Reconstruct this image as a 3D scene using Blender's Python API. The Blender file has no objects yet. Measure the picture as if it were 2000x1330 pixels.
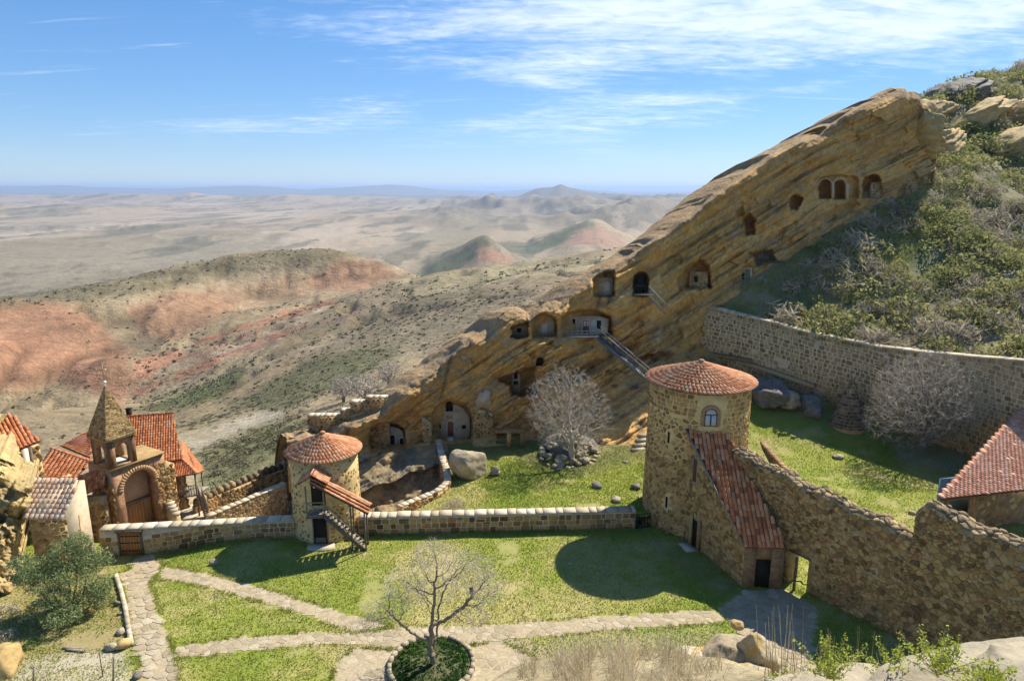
import bpy, math, random
import numpy as np
from mathutils import Vector, Matrix

SC = bpy.context.scene
COL = SC.collection
R = math.radians

# ---------------------------------------------------------------- camera
CAM_Z = 24.0
FPX = 1300.0                      # focal length in pixels of the 2000 px wide photograph
PITCH = math.atan(295.0 / FPX)
cam_data = bpy.data.cameras.new('camera')
cam_data.sensor_width = 36.0
cam_data.lens = 36.0 * FPX / 2000.0
cam_data.clip_start = 0.1
cam_data.clip_end = 90000.0
cam = bpy.data.objects.new('camera', cam_data)
COL.objects.link(cam)
cam.location = (0, 0, CAM_Z)
cam.rotation_euler = (math.pi / 2 - PITCH, 0, 0)
SC.camera = cam

# ---------------------------------------------------------------- light
SUN_AZ = R(45.0)                  # clockwise from +Y (the view direction)
SUN_EL = R(48.0)
SUN_DIR = Vector((math.sin(SUN_AZ) * math.cos(SUN_EL), math.cos(SUN_AZ) * math.cos(SUN_EL), math.sin(SUN_EL)))
sun_data = bpy.data.lights.new('sun', 'SUN')
sun_data.energy = 5.0
sun_data.angle = R(0.53)
sun_data.color = (1.0, 0.92, 0.79)
sun = bpy.data.objects.new('sun', sun_data)
COL.objects.link(sun)
sun.rotation_euler = (-SUN_DIR).to_track_quat('-Z', 'Y').to_euler()
sun.location = (60, 60, 120)

world = bpy.data.worlds.new('World')
SC.world = world
world.use_nodes = True
wn, wl_ = world.node_tree.nodes, world.node_tree.links
wn.clear()
def N(nodes, kind, **kw):
    n = nodes.new(kind)
    for k, v in kw.items():
        setattr(n, k, v)
    return n
w_out = N(wn, 'ShaderNodeOutputWorld')
w_bg = N(wn, 'ShaderNodeBackground')
w_bg.inputs['Strength'].default_value = 0.115
sky = N(wn, 'ShaderNodeTexSky', sky_type='NISHITA', sun_disc=False, sun_elevation=SUN_EL, sun_rotation=SUN_AZ)
sky.altitude = 600.0
sky.air_density = 1.0
sky.dust_density = 0.0
sky.ozone_density = 2.5
w_hsv = N(wn, 'ShaderNodeHueSaturation')
w_hsv.inputs['Saturation'].default_value = 1.26
w_gam = N(wn, 'ShaderNodeGamma')
w_gam.inputs['Gamma'].default_value = 0.65
w_tint = N(wn, 'ShaderNodeMixRGB', blend_type='MULTIPLY')
w_tint.inputs[0].default_value = 1.0
w_tint.inputs[2].default_value = (0.93, 1.09, 1.36, 1)
wl_.new(sky.outputs[0], w_gam.inputs['Color'])
wl_.new(w_gam.outputs[0], w_tint.inputs[1])
wl_.new(w_tint.outputs[0], w_hsv.inputs['Color'])
# thin cirrus on a flat layer high above the place: direction / height gives the layer's plan position
w_tc = N(wn, 'ShaderNodeTexCoord')
w_sep = N(wn, 'ShaderNodeSeparateXYZ')
wl_.new(w_tc.outputs['Generated'], w_sep.inputs[0])
def wmath(op, a, b=None, clamp=False):
    m = N(wn, 'ShaderNodeMath', operation=op, use_clamp=clamp)
    for i, x in enumerate((a, b)):
        if x is None:
            continue
        if isinstance(x, (int, float)):
            m.inputs[i].default_value = x
        else:
            wl_.new(x, m.inputs[i])
    return m.outputs[0]
zc = wmath('ADD', wmath('MAXIMUM', w_sep.outputs[2], 0.0), 0.09)
px = wmath('DIVIDE', w_sep.outputs[0], zc)
py = wmath('DIVIDE', w_sep.outputs[1], zc)
w_cmb = N(wn, 'ShaderNodeCombineXYZ')
wl_.new(px, w_cmb.inputs[0]); wl_.new(py, w_cmb.inputs[1])
def wnoise(scale, rot, stretch, loc, detail, rough, dist):
    mp = N(wn, 'ShaderNodeMapping')
    mp.inputs['Location'].default_value = loc
    mp.inputs['Rotation'].default_value = (0, 0, rot)
    mp.inputs['Scale'].default_value = stretch
    wl_.new(w_cmb.outputs[0], mp.inputs[0])
    n = N(wn, 'ShaderNodeTexNoise')
    n.inputs['Scale'].default_value = scale
    n.inputs['Detail'].default_value = detail
    n.inputs['Roughness'].default_value = rough
    n.inputs['Distortion'].default_value = dist
    wl_.new(mp.outputs[0], n.inputs['Vector'])
    return n.outputs['Fac']
def wrange(x, a, b, smooth=True):
    m = N(wn, 'ShaderNodeMapRange')
    m.interpolation_type = 'SMOOTHSTEP'
    m.inputs[1].default_value = a; m.inputs[2].default_value = b
    wl_.new(x, m.inputs[0])
    return m.outputs[0]
streak = wnoise(1.7, R(8), (0.6, 1.5, 1), (3.1, 1.7, 0), 9.0, 0.66, 0.7)
veil = wnoise(0.30, R(-20), (1.0, 1.2, 1), (2.64, 7.52, 0), 2.0, 0.5, 0.2)
ripple = wnoise(9.0, R(-30), (0.7, 1.3, 1), (0, 0, 0), 5.0, 0.6, 0.5)
c1 = wrange(wmath('ADD', wmath('ADD', streak, wmath('MULTIPLY', veil, 2.2)), wmath('MULTIPLY', ripple, 0.55)), 1.84, 2.5)
fade = wrange(w_sep.outputs[2], 0.02, 0.11)
thin = wnoise(3.2, R(4), (0.22, 1.6, 1), (7.7, 3.3, 0), 5.0, 0.6, 0.4)
c2 = wmath('MULTIPLY', wrange(thin, 0.60, 0.78), 0.45)
cm = wmath('MULTIPLY', wmath('MULTIPLY', wmath('MAXIMUM', c1, c2), fade), 0.70, True)
w_mix = N(wn, 'ShaderNodeMixRGB')
w_mix.inputs[2].default_value = (6.6, 6.9, 7.4, 1)
wl_.new(cm, w_mix.inputs[0]); wl_.new(w_hsv.outputs[0], w_mix.inputs[1])
wl_.new(w_mix.outputs[0], w_bg.inputs[0]); wl_.new(w_bg.outputs[0], w_out.inputs[0])

vs = SC.view_settings
SC.display_settings.display_device = 'sRGB'
vs.view_transform = 'Standard'
vs.look = 'None'
vs.exposure = 0.78
vs.gamma = 1.0
vs.use_curve_mapping = False
SC.render.engine = 'CYCLES'
cy = SC.cycles
cy.use_denoising = True
cy.denoiser = 'OPENIMAGEDENOISE'
cy.max_bounces = 6
cy.diffuse_bounces = 4
cy.glossy_bounces = 2
cy.transmission_bounces = 2
cy.transparent_max_bounces = 6
cy.volume_bounces = 0
cy.use_adaptive_sampling = True
cy.adaptive_threshold = 0.02
# ---------------------------------------------------------------- plan helpers
SP, CP = math.sin(PITCH), math.cos(PITCH)
def ray(u, v):
    a = (np.asarray(u, float) - 1000.0) / FPX
    b = -(np.asarray(v, float) - 665.0) / FPX
    return a, CP + b * SP, -SP + b * CP
def G(u, v, z=0.0):
    a, y, w = ray(u, v)
    t = (z - CAM_Z) / w
    return Vector((float(a * t), float(y * t), z))
def D(u, v, Y):
    a, y, w = ray(u, v)
    t = Y / y
    return Vector((float(a * t), float(Y), float(CAM_Z + w * t)))
def Dn(u, v, Y):
    a, y, w = ray(u, v)
    t = Y / y
    return np.stack([a * t, np.broadcast_to(Y, np.shape(a * t)), CAM_Z + w * t], -1)
def project(P):
    P = np.asarray(P, float)
    dz = P[..., 2] - CAM_Z
    dep = P[..., 1] * CP - dz * SP
    up = P[..., 1] * SP + dz * CP
    dep = np.where(np.abs(dep) < 1e-6, 1e-6, dep)
    return 1000 + FPX * P[..., 0] / dep, 665 - FPX * up / dep, dep

# ---------------------------------------------------------------- noise
def _hash(ix, iy, iz, seed):
    h = (ix.astype(np.int64) * 374761393 + iy.astype(np.int64) * 668265263 + iz.astype(np.int64) * 2147483647 + seed * 974634777) & 0xffffffff
    h = ((h ^ (h >> 13)) * 1274126177) & 0xffffffff
    h = ((h ^ (h >> 16)) * 2246822519) & 0xffffffff
    return ((h ^ (h >> 15)) & 0xffffff) / float(0xffffff)
def vnoise(x, y, z=0.0, seed=0):
    x, y, z = np.broadcast_arrays(np.asarray(x, float), np.asarray(y, float), np.asarray(z, float))
    ix, iy, iz = np.floor(x), np.floor(y), np.floor(z)
    fx, fy, fz = x - ix, y - iy, z - iz
    fx, fy, fz = (f * f * f * (f * (f * 6 - 15) + 10) for f in (fx, fy, fz))
    r = 0
    for dx in (0, 1):
        for dy in (0, 1):
            for dz in (0, 1):
                w = (fx if dx else 1 - fx) * (fy if dy else 1 - fy) * (fz if dz else 1 - fz)
                r = r + w * _hash(ix + dx, iy + dy, iz + dz, seed)
    return r * 2 - 1
def fbm(x, y, z=0.0, oct=4, seed=0, gain=0.5):
    r, a, f, s = 0, 1.0, 1.0, 0.0
    for o in range(oct):
        r = r + a * vnoise(np.asarray(x) * f, np.asarray(y) * f, np.asarray(z) * f, seed + o * 17)
        s += a; a *= gain; f *= 2.03
    return r / s
def ridged(x, y, oct=4, seed=0):
    r, a, f, s = 0, 1.0, 1.0, 0.0
    for o in range(oct):
        r = r + a * (1 - np.abs(vnoise(np.asarray(x) * f, np.asarray(y) * f, 0.0, seed + o * 17)) * 2)
        s += a; a *= 0.5; f *= 2.03
    return r / s
def sstep(a, b, x):
    t = np.clip((np.asarray(x, float) - a) / (b - a), 0, 1)
    return t * t * (3 - 2 * t)
def lerp_pts(pts, x):
    p = np.array(pts, float)
    return np.interp(x, p[:, 0], p[:, 1])
def inpoly(px, py, poly):
    px, py = np.asarray(px, float), np.asarray(py, float)
    inside = np.zeros(px.shape, bool)
    n = len(poly)
    for i in range(n):
        x0, y0 = poly[i]; x1, y1 = poly[(i + 1) % n]
        c = ((y0 > py) != (y1 > py)) & (px < (x1 - x0) * (py - y0) / ((y1 - y0) if y1 != y0 else 1e-9) + x0)
        inside ^= c
    return inside
def polydist(px, py, poly):
    """signed distance, negative inside"""
    px, py = np.asarray(px, float), np.asarray(py, float)
    d = np.full(px.shape, 1e18)
    n = len(poly)
    for i in range(n):
        x0, y0 = poly[i]; x1, y1 = poly[(i + 1) % n]
        ex, ey = x1 - x0, y1 - y0
        t = np.clip(((px - x0) * ex + (py - y0) * ey) / (ex * ex + ey * ey + 1e-12), 0, 1)
        d = np.minimum(d, (px - x0 - t * ex) ** 2 + (py - y0 - t * ey) ** 2)
    d = np.sqrt(d)
    return np.where(inpoly(px, py, poly), -d, d)

# ---------------------------------------------------------------- scene objects
WL = {}
def tag(o, label=None, cat=None, group=None, kind=None):
    if label: o['label'] = label
    if cat: o['category'] = cat
    if group: o['group'] = group
    if kind: o['kind'] = kind
    return o
def thing(name, label, cat, loc=(0, 0, 0), group=None):
    o = bpy.data.objects.new(name, None)
    COL.objects.link(o)
    o.location = loc
    o.empty_display_size = 0.3
    WL[o] = Vector(loc)
    return tag(o, label, cat, group, 'thing')
def link_mesh(name, me, loc, parent=None, rot=None):
    o = bpy.data.objects.new(name, me)
    COL.objects.link(o)
    loc = Vector(loc)
    if parent is not None:
        o.parent = parent
        o.location = loc - WL[parent]
    else:
        o.location = loc
    WL[o] = loc
    return o
def np_mesh(name, verts, faces, mats, smooth=False, rnd=None, col=None):
    """verts (n,3) array; faces: (m,k) int array or list of lists"""
    me = bpy.data.meshes.new(name)
    verts = np.asarray(verts, np.float32)
    if isinstance(faces, np.ndarray):
        m, k = faces.shape
        me.vertices.add(len(verts)); me.vertices.foreach_set('co', verts.ravel())
        me.loops.add(m * k); me.loops.foreach_set('vertex_index', faces.astype(np.int32).ravel())
        me.polygons.add(m)
        me.polygons.foreach_set('loop_start', np.arange(0, m * k, k, dtype=np.int32))
        me.polygons.foreach_set('loop_total', np.full(m, k, np.int32))
        me.update(calc_edges=True)
    else:
        tot = sum(len(f) for f in faces)
        m = len(faces)
        lens = np.fromiter((len(f) for f in faces), np.int32, m)
        me.vertices.add(len(verts)); me.vertices.foreach_set('co', verts.ravel())
        me.loops.add(tot)
        me.loops.foreach_set('vertex_index', np.fromiter((i for f in faces for i in f), np.int32, tot))
        me.polygons.add(m)
        me.polygons.foreach_set('loop_start', np.concatenate([[0], np.cumsum(lens)[:-1]]).astype(np.int32))
        me.polygons.foreach_set('loop_total', lens)
        me.update(calc_edges=True)
    if smooth:
        me.polygons.foreach_set('use_smooth', np.ones(len(me.polygons), bool))
    if rnd is not None:
        at = me.attributes.new('rnd', 'FLOAT', 'POINT')
        at.data.foreach_set('value', np.asarray(rnd, np.float32))
    if col is not None:
        at = me.attributes.new('Col', 'FLOAT_COLOR', 'POINT')
        c = np.ones((len(verts), 4), np.float32); c[:, :3] = col
        at.data.foreach_set('color', c.ravel())
    if mats is not None:
        me.materials.append(mats)
    return me
class MB:
    """collects shapes (world coordinates) that become ONE mesh object"""
    def __init__(s):
        s.v, s.f, s.r = [], [], []
    def add(s, verts, faces, rnd=0.0):
        o = len(s.v)
        s.v.extend([tuple(p) for p in verts]); s.f.extend([[i + o for i in f] for f in faces])
        s.r.extend([rnd] * len(verts))
        return s
    def box(s, c, size, rz=0.0, rnd=0.0, M=None):
        hx, hy, hz = size[0] / 2, size[1] / 2, size[2] / 2
        m = M if M is not None else Matrix.Rotation(rz, 3, 'Z')
        c = Vector(c)
        vs_ = [c + m @ Vector((x, y, z)) for z in (-hz, hz) for y in (-hy, hy) for x in (-hx, hx)]
        return s.add(vs_, [(0, 2, 3, 1), (4, 5, 7, 6), (0, 1, 5, 4), (2, 6, 7, 3), (0, 4, 6, 2), (1, 3, 7, 5)], rnd)
    def hexa(s, bot, top, rnd=0.0):
        return s.add(list(bot) + list(top), [(3, 2, 1, 0), (4, 5, 6, 7), (0, 1, 5, 4), (1, 2, 6, 5), (2, 3, 7, 6), (3, 0, 4, 7)], rnd)
    def prism(s, poly, z0, z1, rnd=0.0):
        n = len(poly)
        vs_ = [(x, y, z0) for x, y in poly] + [(x, y, z1) for x, y in poly]
        return s.add(vs_, [list(range(n))[::-1], list(range(n, 2 * n))] + [(i, (i + 1) % n, n + (i + 1) % n, n + i) for i in range(n)], rnd)
    def extrude(s, poly, off, rnd=0.0):
        """poly: 3D points, extruded by vector off"""
        n = len(poly); off = Vector(off)
        vs_ = [Vector(p) for p in poly] + [Vector(p) + off for p in poly]
        return s.add(vs_, [list(range(n))[::-1], list(range(n, 2 * n))] + [(i, (i + 1) % n, n + (i + 1) % n, n + i) for i in range(n)], rnd)
    def beam(s, p0, p1, w, h=None, up=(0, 0, 1), rnd=0.0):
        p0, p1 = Vector(p0), Vector(p1)
        d = (p1 - p0); L = d.length
        if L < 1e-6: return s
        x = d / L
        y = Vector(up).cross(x)
        if y.length < 1e-3: y = Vector((1, 0, 0)).cross(x)
        y.normalize(); z = x.cross(y)
        M = Matrix((x, y, z)).transposed()
        return s.box((p0 + p1) / 2, (L, w, h or w), M=M, rnd=rnd)
    def tube(s, p0, p1, r0, r1=None, n=6, rnd=0.0, cap=True):
        p0, p1 = Vector(p0), Vector(p1)
        r1 = r0 if r1 is None else r1
        x = (p1 - p0).normalized()
        y = x.orthogonal().normalized(); z = x.cross(y)
        vs_ = []
        for p, r in ((p0, r0), (p1, r1)):
            for i in range(n):
                a = 2 * math.pi * i / n
                vs_.append(p + y * (r * math.cos(a)) + z * (r * math.sin(a)))
        fs = [(i, (i + 1) % n, n + (i + 1) % n, n + i) for i in range(n)]
        if cap: fs += [list(range(n))[::-1], list(range(n, 2 * n))]
        return s.add(vs_, fs, rnd)
    def ball(s, c, r, n=8, m=6, sq=(1, 1, 1), rnd=0.0):
        c = Vector(c); vs_ = [c + Vector((0, 0, -r * sq[2]))]
        for j in range(1, m):
            ph = -math.pi / 2 + math.pi * j / m
            for i in range(n):
                a = 2 * math.pi * i / n
                vs_.append(c + Vector((r * sq[0] * math.cos(ph) * math.cos(a), r * sq[1] * math.cos(ph) * math.sin(a), r * sq[2] * math.sin(ph))))
        vs_.append(c + Vector((0, 0, r * sq[2])))
        fs = [(0, 1 + (i + 1) % n, 1 + i) for i in range(n)]
        for j in range(m - 2):
            b = 1 + j * n
            fs += [(b + i, b + (i + 1) % n, b + n + (i + 1) % n, b + n + i) for i in range(n)]
        b = 1 + (m - 2) * n
        fs += [(b + i, b + (i + 1) % n, len(vs_) - 1) for i in range(n)]
        return s.add(vs_, fs, rnd)
    def build(s, name, mat, parent=None, smooth=False, origin=None):
        v = np.array(s.v, float)
        c = Vector(origin) if origin is not None else Vector(((v[:, 0].min() + v[:, 0].max()) / 2, (v[:, 1].min() + v[:, 1].max()) / 2, v[:, 2].min()))
        me = np_mesh(name, v - np.array(c), s.f, mat, smooth, rnd=s.r)
        return link_mesh(name, me, c, parent)
def grid_faces(nr, nc, closed=False):
    i = np.arange(nr - 1)[:, None]; j = np.arange(nc if closed else nc - 1)[None, :]
    j2 = (j + 1) % nc
    return np.stack([i * nc + j, i * nc + j2, (i + 1) * nc + j2, (i + 1) * nc + j], -1).reshape(-1, 4)

# ---------------------------------------------------------------- materials
def new_mat(name):
    m = bpy.data.materials.new(name)
    m.use_nodes = True
    nt = m.node_tree
    b = nt.nodes['Principled BSDF']
    b.inputs['Roughness'].default_value = 0.9
    b.inputs['Specular IOR Level'].default_value = 0.2
    return m, nt, nt.nodes, nt.links, b
def ramp(nodes, stops):
    r = nodes.new('ShaderNodeValToRGB')
    e = r.color_ramp.elements
    while len(e) > 1: e.remove(e[-1])
    e[0].position = stops[0][0]; e[0].color = (*stops[0][1], 1)
    for p, c in stops[1:]:
        x = e.new(p); x.color = (*c, 1)
    return r
def noise_n(nodes, links, scale, detail=5, rough=0.6, vec=None, dist=0.0):
    n = nodes.new('ShaderNodeTexNoise')
    n.inputs['Scale'].default_value = scale; n.inputs['Detail'].default_value = detail
    n.inputs['Roughness'].default_value = rough; n.inputs['Distortion'].default_value = dist
    if vec is not None: links.new(vec, n.inputs['Vector'])
    return n
def piece_random(nodes, links):
    """per-piece random 0..1: a vertex attribute plus the object's own random number"""
    at = nodes.new('ShaderNodeAttribute'); at.attribute_name = 'rnd'
    oi = nodes.new('ShaderNodeObjectInfo')
    ad = nodes.new('ShaderNodeMath'); ad.operation = 'ADD'
    fr = nodes.new('ShaderNodeMath'); fr.operation = 'FRACT'
    links.new(at.outputs['Fac'], ad.inputs[0]); links.new(oi.outputs['Random'], ad.inputs[1]); links.new(ad.outputs[0], fr.inputs[0])
    return fr.outputs[0]
def pieces_mat(name, stops, scale=3.0, bump=0.25, bscale=14.0, grain=0.35, stain=None, rough=0.9, stretch=None):
    """colour ramp over a per-piece random number, dirtied by noise; world-space grain and bump"""
    m, nt, nd, ln, b = new_mat(name)
    geo = nd.new('ShaderNodeNewGeometry')
    pos = geo.outputs['Position']
    if stretch:
        mp = nd.new('ShaderNodeMapping'); mp.inputs['Scale'].default_value = stretch
        ln.new(pos, mp.inputs[0]); pos = mp.outputs[0]
    rp = ramp(nd, stops)
    n1 = noise_n(nd, ln, scale, 6, 0.65, pos)
    mr = nd.new('ShaderNodeMath'); mr.operation = 'MULTIPLY_ADD'
    ln.new(n1.outputs['Fac'], mr.inputs[0]); mr.inputs[1].default_value = 0.9; mr.inputs[2].default_value = -0.45
    ad = nd.new('ShaderNodeMath'); ad.operation = 'ADD'; ad.use_clamp = True
    ln.new(piece_random(nd, ln), ad.inputs[0]); ln.new(mr.outputs[0], ad.inputs[1])
    ln.new(ad.outputs[0], rp.inputs[0])
    n2 = noise_n(nd, ln, bscale, 6, 0.7, pos)
    r2 = ramp(nd, [(0.3, (1 - grain,) * 3), (0.7, (1 + grain * 0.5,) * 3)])
    ln.new(n2.outputs['Fac'], r2.inputs[0])
    mx = nd.new('ShaderNodeMixRGB'); mx.blend_type = 'MULTIPLY'; mx.inputs[0].default_value = 1
    ln.new(rp.outputs[0], mx.inputs[1]); ln.new(r2.outputs[0], mx.inputs[2])
    out = mx.outputs[0]
    if stain:
        sc_, lo, hi, colr = stain
        n3 = noise_n(nd, ln, sc_, 7, 0.7, pos, 0.4)
        r3 = ramp(nd, [(lo, (0, 0, 0)), (hi, (1, 1, 1))])
        ln.new(n3.outputs['Fac'], r3.inputs[0])
        m3 = nd.new('ShaderNodeMixRGB'); ln.new(r3.outputs[0], m3.inputs[0]); ln.new(out, m3.inputs[1])
        m3.inputs[2].default_value = (*colr, 1)
        out = m3.outputs[0]
    ln.new(out, b.inputs['Base Color'])
    bp = nd.new('ShaderNodeBump'); bp.inputs['Strength'].default_value = bump; bp.inputs['Distance'].default_value = 0.05
    ln.new(n2.outputs['Fac'], bp.inputs['Height']); ln.new(bp.outputs[0], b.inputs['Normal'])
    b.inputs['Roughness'].default_value = rough
    return m
def col_mat(name, scale=0.5, amount=0.35, bump=0.4, bscale=2.0, bdist=0.3, fine=8.0, mid=None):
    """vertex colour 'Col' broken up by two world-space noises"""
    m, nt, nd, ln, b = new_mat(name)
    geo = nd.new('ShaderNodeNewGeometry'); pos = geo.outputs['Position']
    at = nd.new('ShaderNodeAttribute'); at.attribute_name = 'Col'
    n1 = noise_n(nd, ln, scale, 8, 0.7, pos, 0.3)
    r1 = ramp(nd, [(0.25, (1 - amount,) * 3), (0.5, (1, 1, 1)), (0.75, (1 + amount * 0.7,) * 3)])
    ln.new(n1.outputs['Fac'], r1.inputs[0])
    n2 = noise_n(nd, ln, fine, 6, 0.7, pos)
    r2 = ramp(nd, [(0.3, (1 - amount,) * 3), (0.7, (1 + amount * 0.6,) * 3)])
    ln.new(n2.outputs['Fac'], r2.inputs[0])
    x1 = nd.new('ShaderNodeMixRGB'); x1.blend_type = 'MULTIPLY'; x1.inputs[0].default_value = 1
    ln.new(at.outputs['Color'], x1.inputs[1]); ln.new(r1.outputs[0], x1.inputs[2])
    x2 = nd.new('ShaderNodeMixRGB'); x2.blend_type = 'MULTIPLY'; x2.inputs[0].default_value = 1
    ln.new(x1.outputs[0], x2.inputs[1]); ln.new(r2.outputs[0], x2.inputs[2])
    fin = x2.outputs[0]
    if mid:
        n4 = noise_n(nd, ln, mid, 7, 0.72, pos, 0.6)
        r4 = ramp(nd, [(0.3, (1 - amount * 1.3,) * 3), (0.5, (1, 1, 1)), (0.68, (1 + amount,) * 3)])
        ln.new(n4.outputs['Fac'], r4.inputs[0])
        x4 = nd.new('ShaderNodeMixRGB'); x4.blend_type = 'MULTIPLY'; x4.inputs[0].default_value = 1
        ln.new(fin, x4.inputs[1]); ln.new(r4.outputs[0], x4.inputs[2]); fin = x4.outputs[0]
    ln.new(fin, b.inputs['Base Color'])
    n3 = noise_n(nd, ln, bscale, 8, 0.65, pos)
    bp = nd.new('ShaderNodeBump'); bp.inputs['Strength'].default_value = bump; bp.inputs['Distance'].default_value = bdist
    ln.new(n3.outputs['Fac'], bp.inputs['Height']); ln.new(bp.outputs[0], b.inputs['Normal'])
    b.inputs['Roughness'].default_value = 0.95
    return m
def plain_mat(name, colr, rough=0.8, var=0.25, scale=6.0, bump=0.15, metal=0.0, stretch=None):
    m, nt, nd, ln, b = new_mat(name)
    geo = nd.new('ShaderNodeNewGeometry'); pos = geo.outputs['Position']
    if stretch:
        mp = nd.new('ShaderNodeMapping'); mp.inputs['Scale'].default_value = stretch
        ln.new(pos, mp.inputs[0]); pos = mp.outputs[0]
    n = noise_n(nd, ln, scale, 7, 0.68, pos)
    c = np.array(colr)
    r = ramp(nd, [(0.28, tuple(c * (1 - var))), (0.72, tuple(np.minimum(c * (1 + var), 0.95)))])
    ln.new(n.outputs['Fac'], r.inputs[0]); ln.new(r.outputs[0], b.inputs['Base Color'])
    bp = nd.new('ShaderNodeBump'); bp.inputs['Strength'].default_value = bump; bp.inputs['Distance'].default_value = 0.03
    ln.new(n.outputs['Fac'], bp.inputs['Height']); ln.new(bp.outputs[0], b.inputs['Normal'])
    b.inputs['Roughness'].default_value = rough; b.inputs['Metallic'].default_value = metal
    return m
def leaf_mat(name, stops, scale=0.6, trans=0.25, rough=0.6):
    m, nt, nd, ln, b = new_mat(name)
    geo = nd.new('ShaderNodeNewGeometry')
    n = noise_n(nd, ln, scale, 4, 0.6, geo.outputs['Position'])
    at = nd.new('ShaderNodeAttribute'); at.attribute_name = 'rnd'
    mm = nd.new('ShaderNodeMath'); mm.operation = 'MULTIPLY_ADD'; mm.inputs[1].default_value = 0.55
    ad = nd.new('ShaderNodeMath'); ad.operation = 'MULTIPLY_ADD'; ad.inputs[1].default_value = 1.1; ad.inputs[2].default_value = -0.33
    ln.new(n.outputs['Fac'], ad.inputs[0]); ln.new(at.outputs['Fac'], mm.inputs[0]); ln.new(ad.outputs[0], mm.inputs[2])
    r = ramp(nd, stops); ln.new(mm.outputs[0], r.inputs[0])
    ln.new(r.outputs[0], b.inputs['Base Color'])
    b.inputs['Roughness'].default_value = rough
    if trans > 0:
        tr = nd.new('ShaderNodeBsdfTranslucent'); ms = nd.new('ShaderNodeMixShader'); ms.inputs[0].default_value = trans
        ln.new(r.outputs[0], tr.inputs[0]); ln.new(b.outputs[0], ms.inputs[1]); ln.new(tr.outputs[0], ms.inputs[2])
        ln.new(ms.outputs[0], nd['Material Output'].inputs[0])
    return m

# ---------------------------------------------------------------- masonry
def rounded(poly, cut, rng):
    """cuts the corners of a polygon: n corners -> 2n points"""
    out = []
    n = len(poly)
    for i in range(n):
        p0, p, p1 = poly[i - 1], poly[i], poly[(i + 1) % n]
        c = cut * rng.uniform(0.6, 1.4)
        out.append((p[0] + (p0[0] - p[0]) * c, p[1] + (p0[1] - p[1]) * c))
        out.append((p[0] + (p1[0] - p[0]) * c, p[1] + (p1[1] - p[1]) * c))
    return out
def courses(s0, s1, t0, t1, ch, cw, gap, jit, seed, top=None, skip=(), cut=0.13):
    """coursed rubble in a strip s0..s1 by t0..t1; top(s) bounds the height; skip: rectangles left free"""
    rng = random.Random(seed); out = []
    t = t0
    while t < t1 - 0.04:
        h = rng.uniform(*ch)
        if t + h > t1 - ch[0] * 0.5: h = t1 - t
        s = s0 - rng.uniform(0, cw[0])
        while s < s1:
            w = rng.uniform(*cw)
            if rng.random() < 0.15: w *= 0.6
            a, bb = max(s, s0), min(s + w, s1)
            parts = [(t, t + h)] if (rng.random() > 0.18 or h < ch[0] * 1.2) else [(t, t + h * 0.5), (t + h * 0.5, t + h)]
            if bb - a > 0.35 * cw[0]:
                for ta, tb in parts:
                    tbb = min(tb, top((a + bb) / 2)) if top else tb
                    if tbb - ta < 0.4 * (tb - ta): continue
                    if any(bb > r[0] and a < r[1] and tbb > r[2] and ta < r[3] for r in skip): continue
                    g = gap / 2
                    j = lambda k: rng.uniform(-jit, jit) * k
                    w_, h_ = bb - a, tbb - ta
                    pl = [(a + g + j(w_) * .5 + abs(j(w_)), ta + g + j(h_) * .4), (bb - g - abs(j(w_)), ta + g + j(h_) * .4), (bb - g - abs(j(w_)), tbb - g + j(h_) * .4), (a + g + abs(j(w_)), tbb - g + j(h_) * .4)]
                    out.append(rounded(pl, cut, rng))
            s += w
        t += h
    return out
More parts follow.
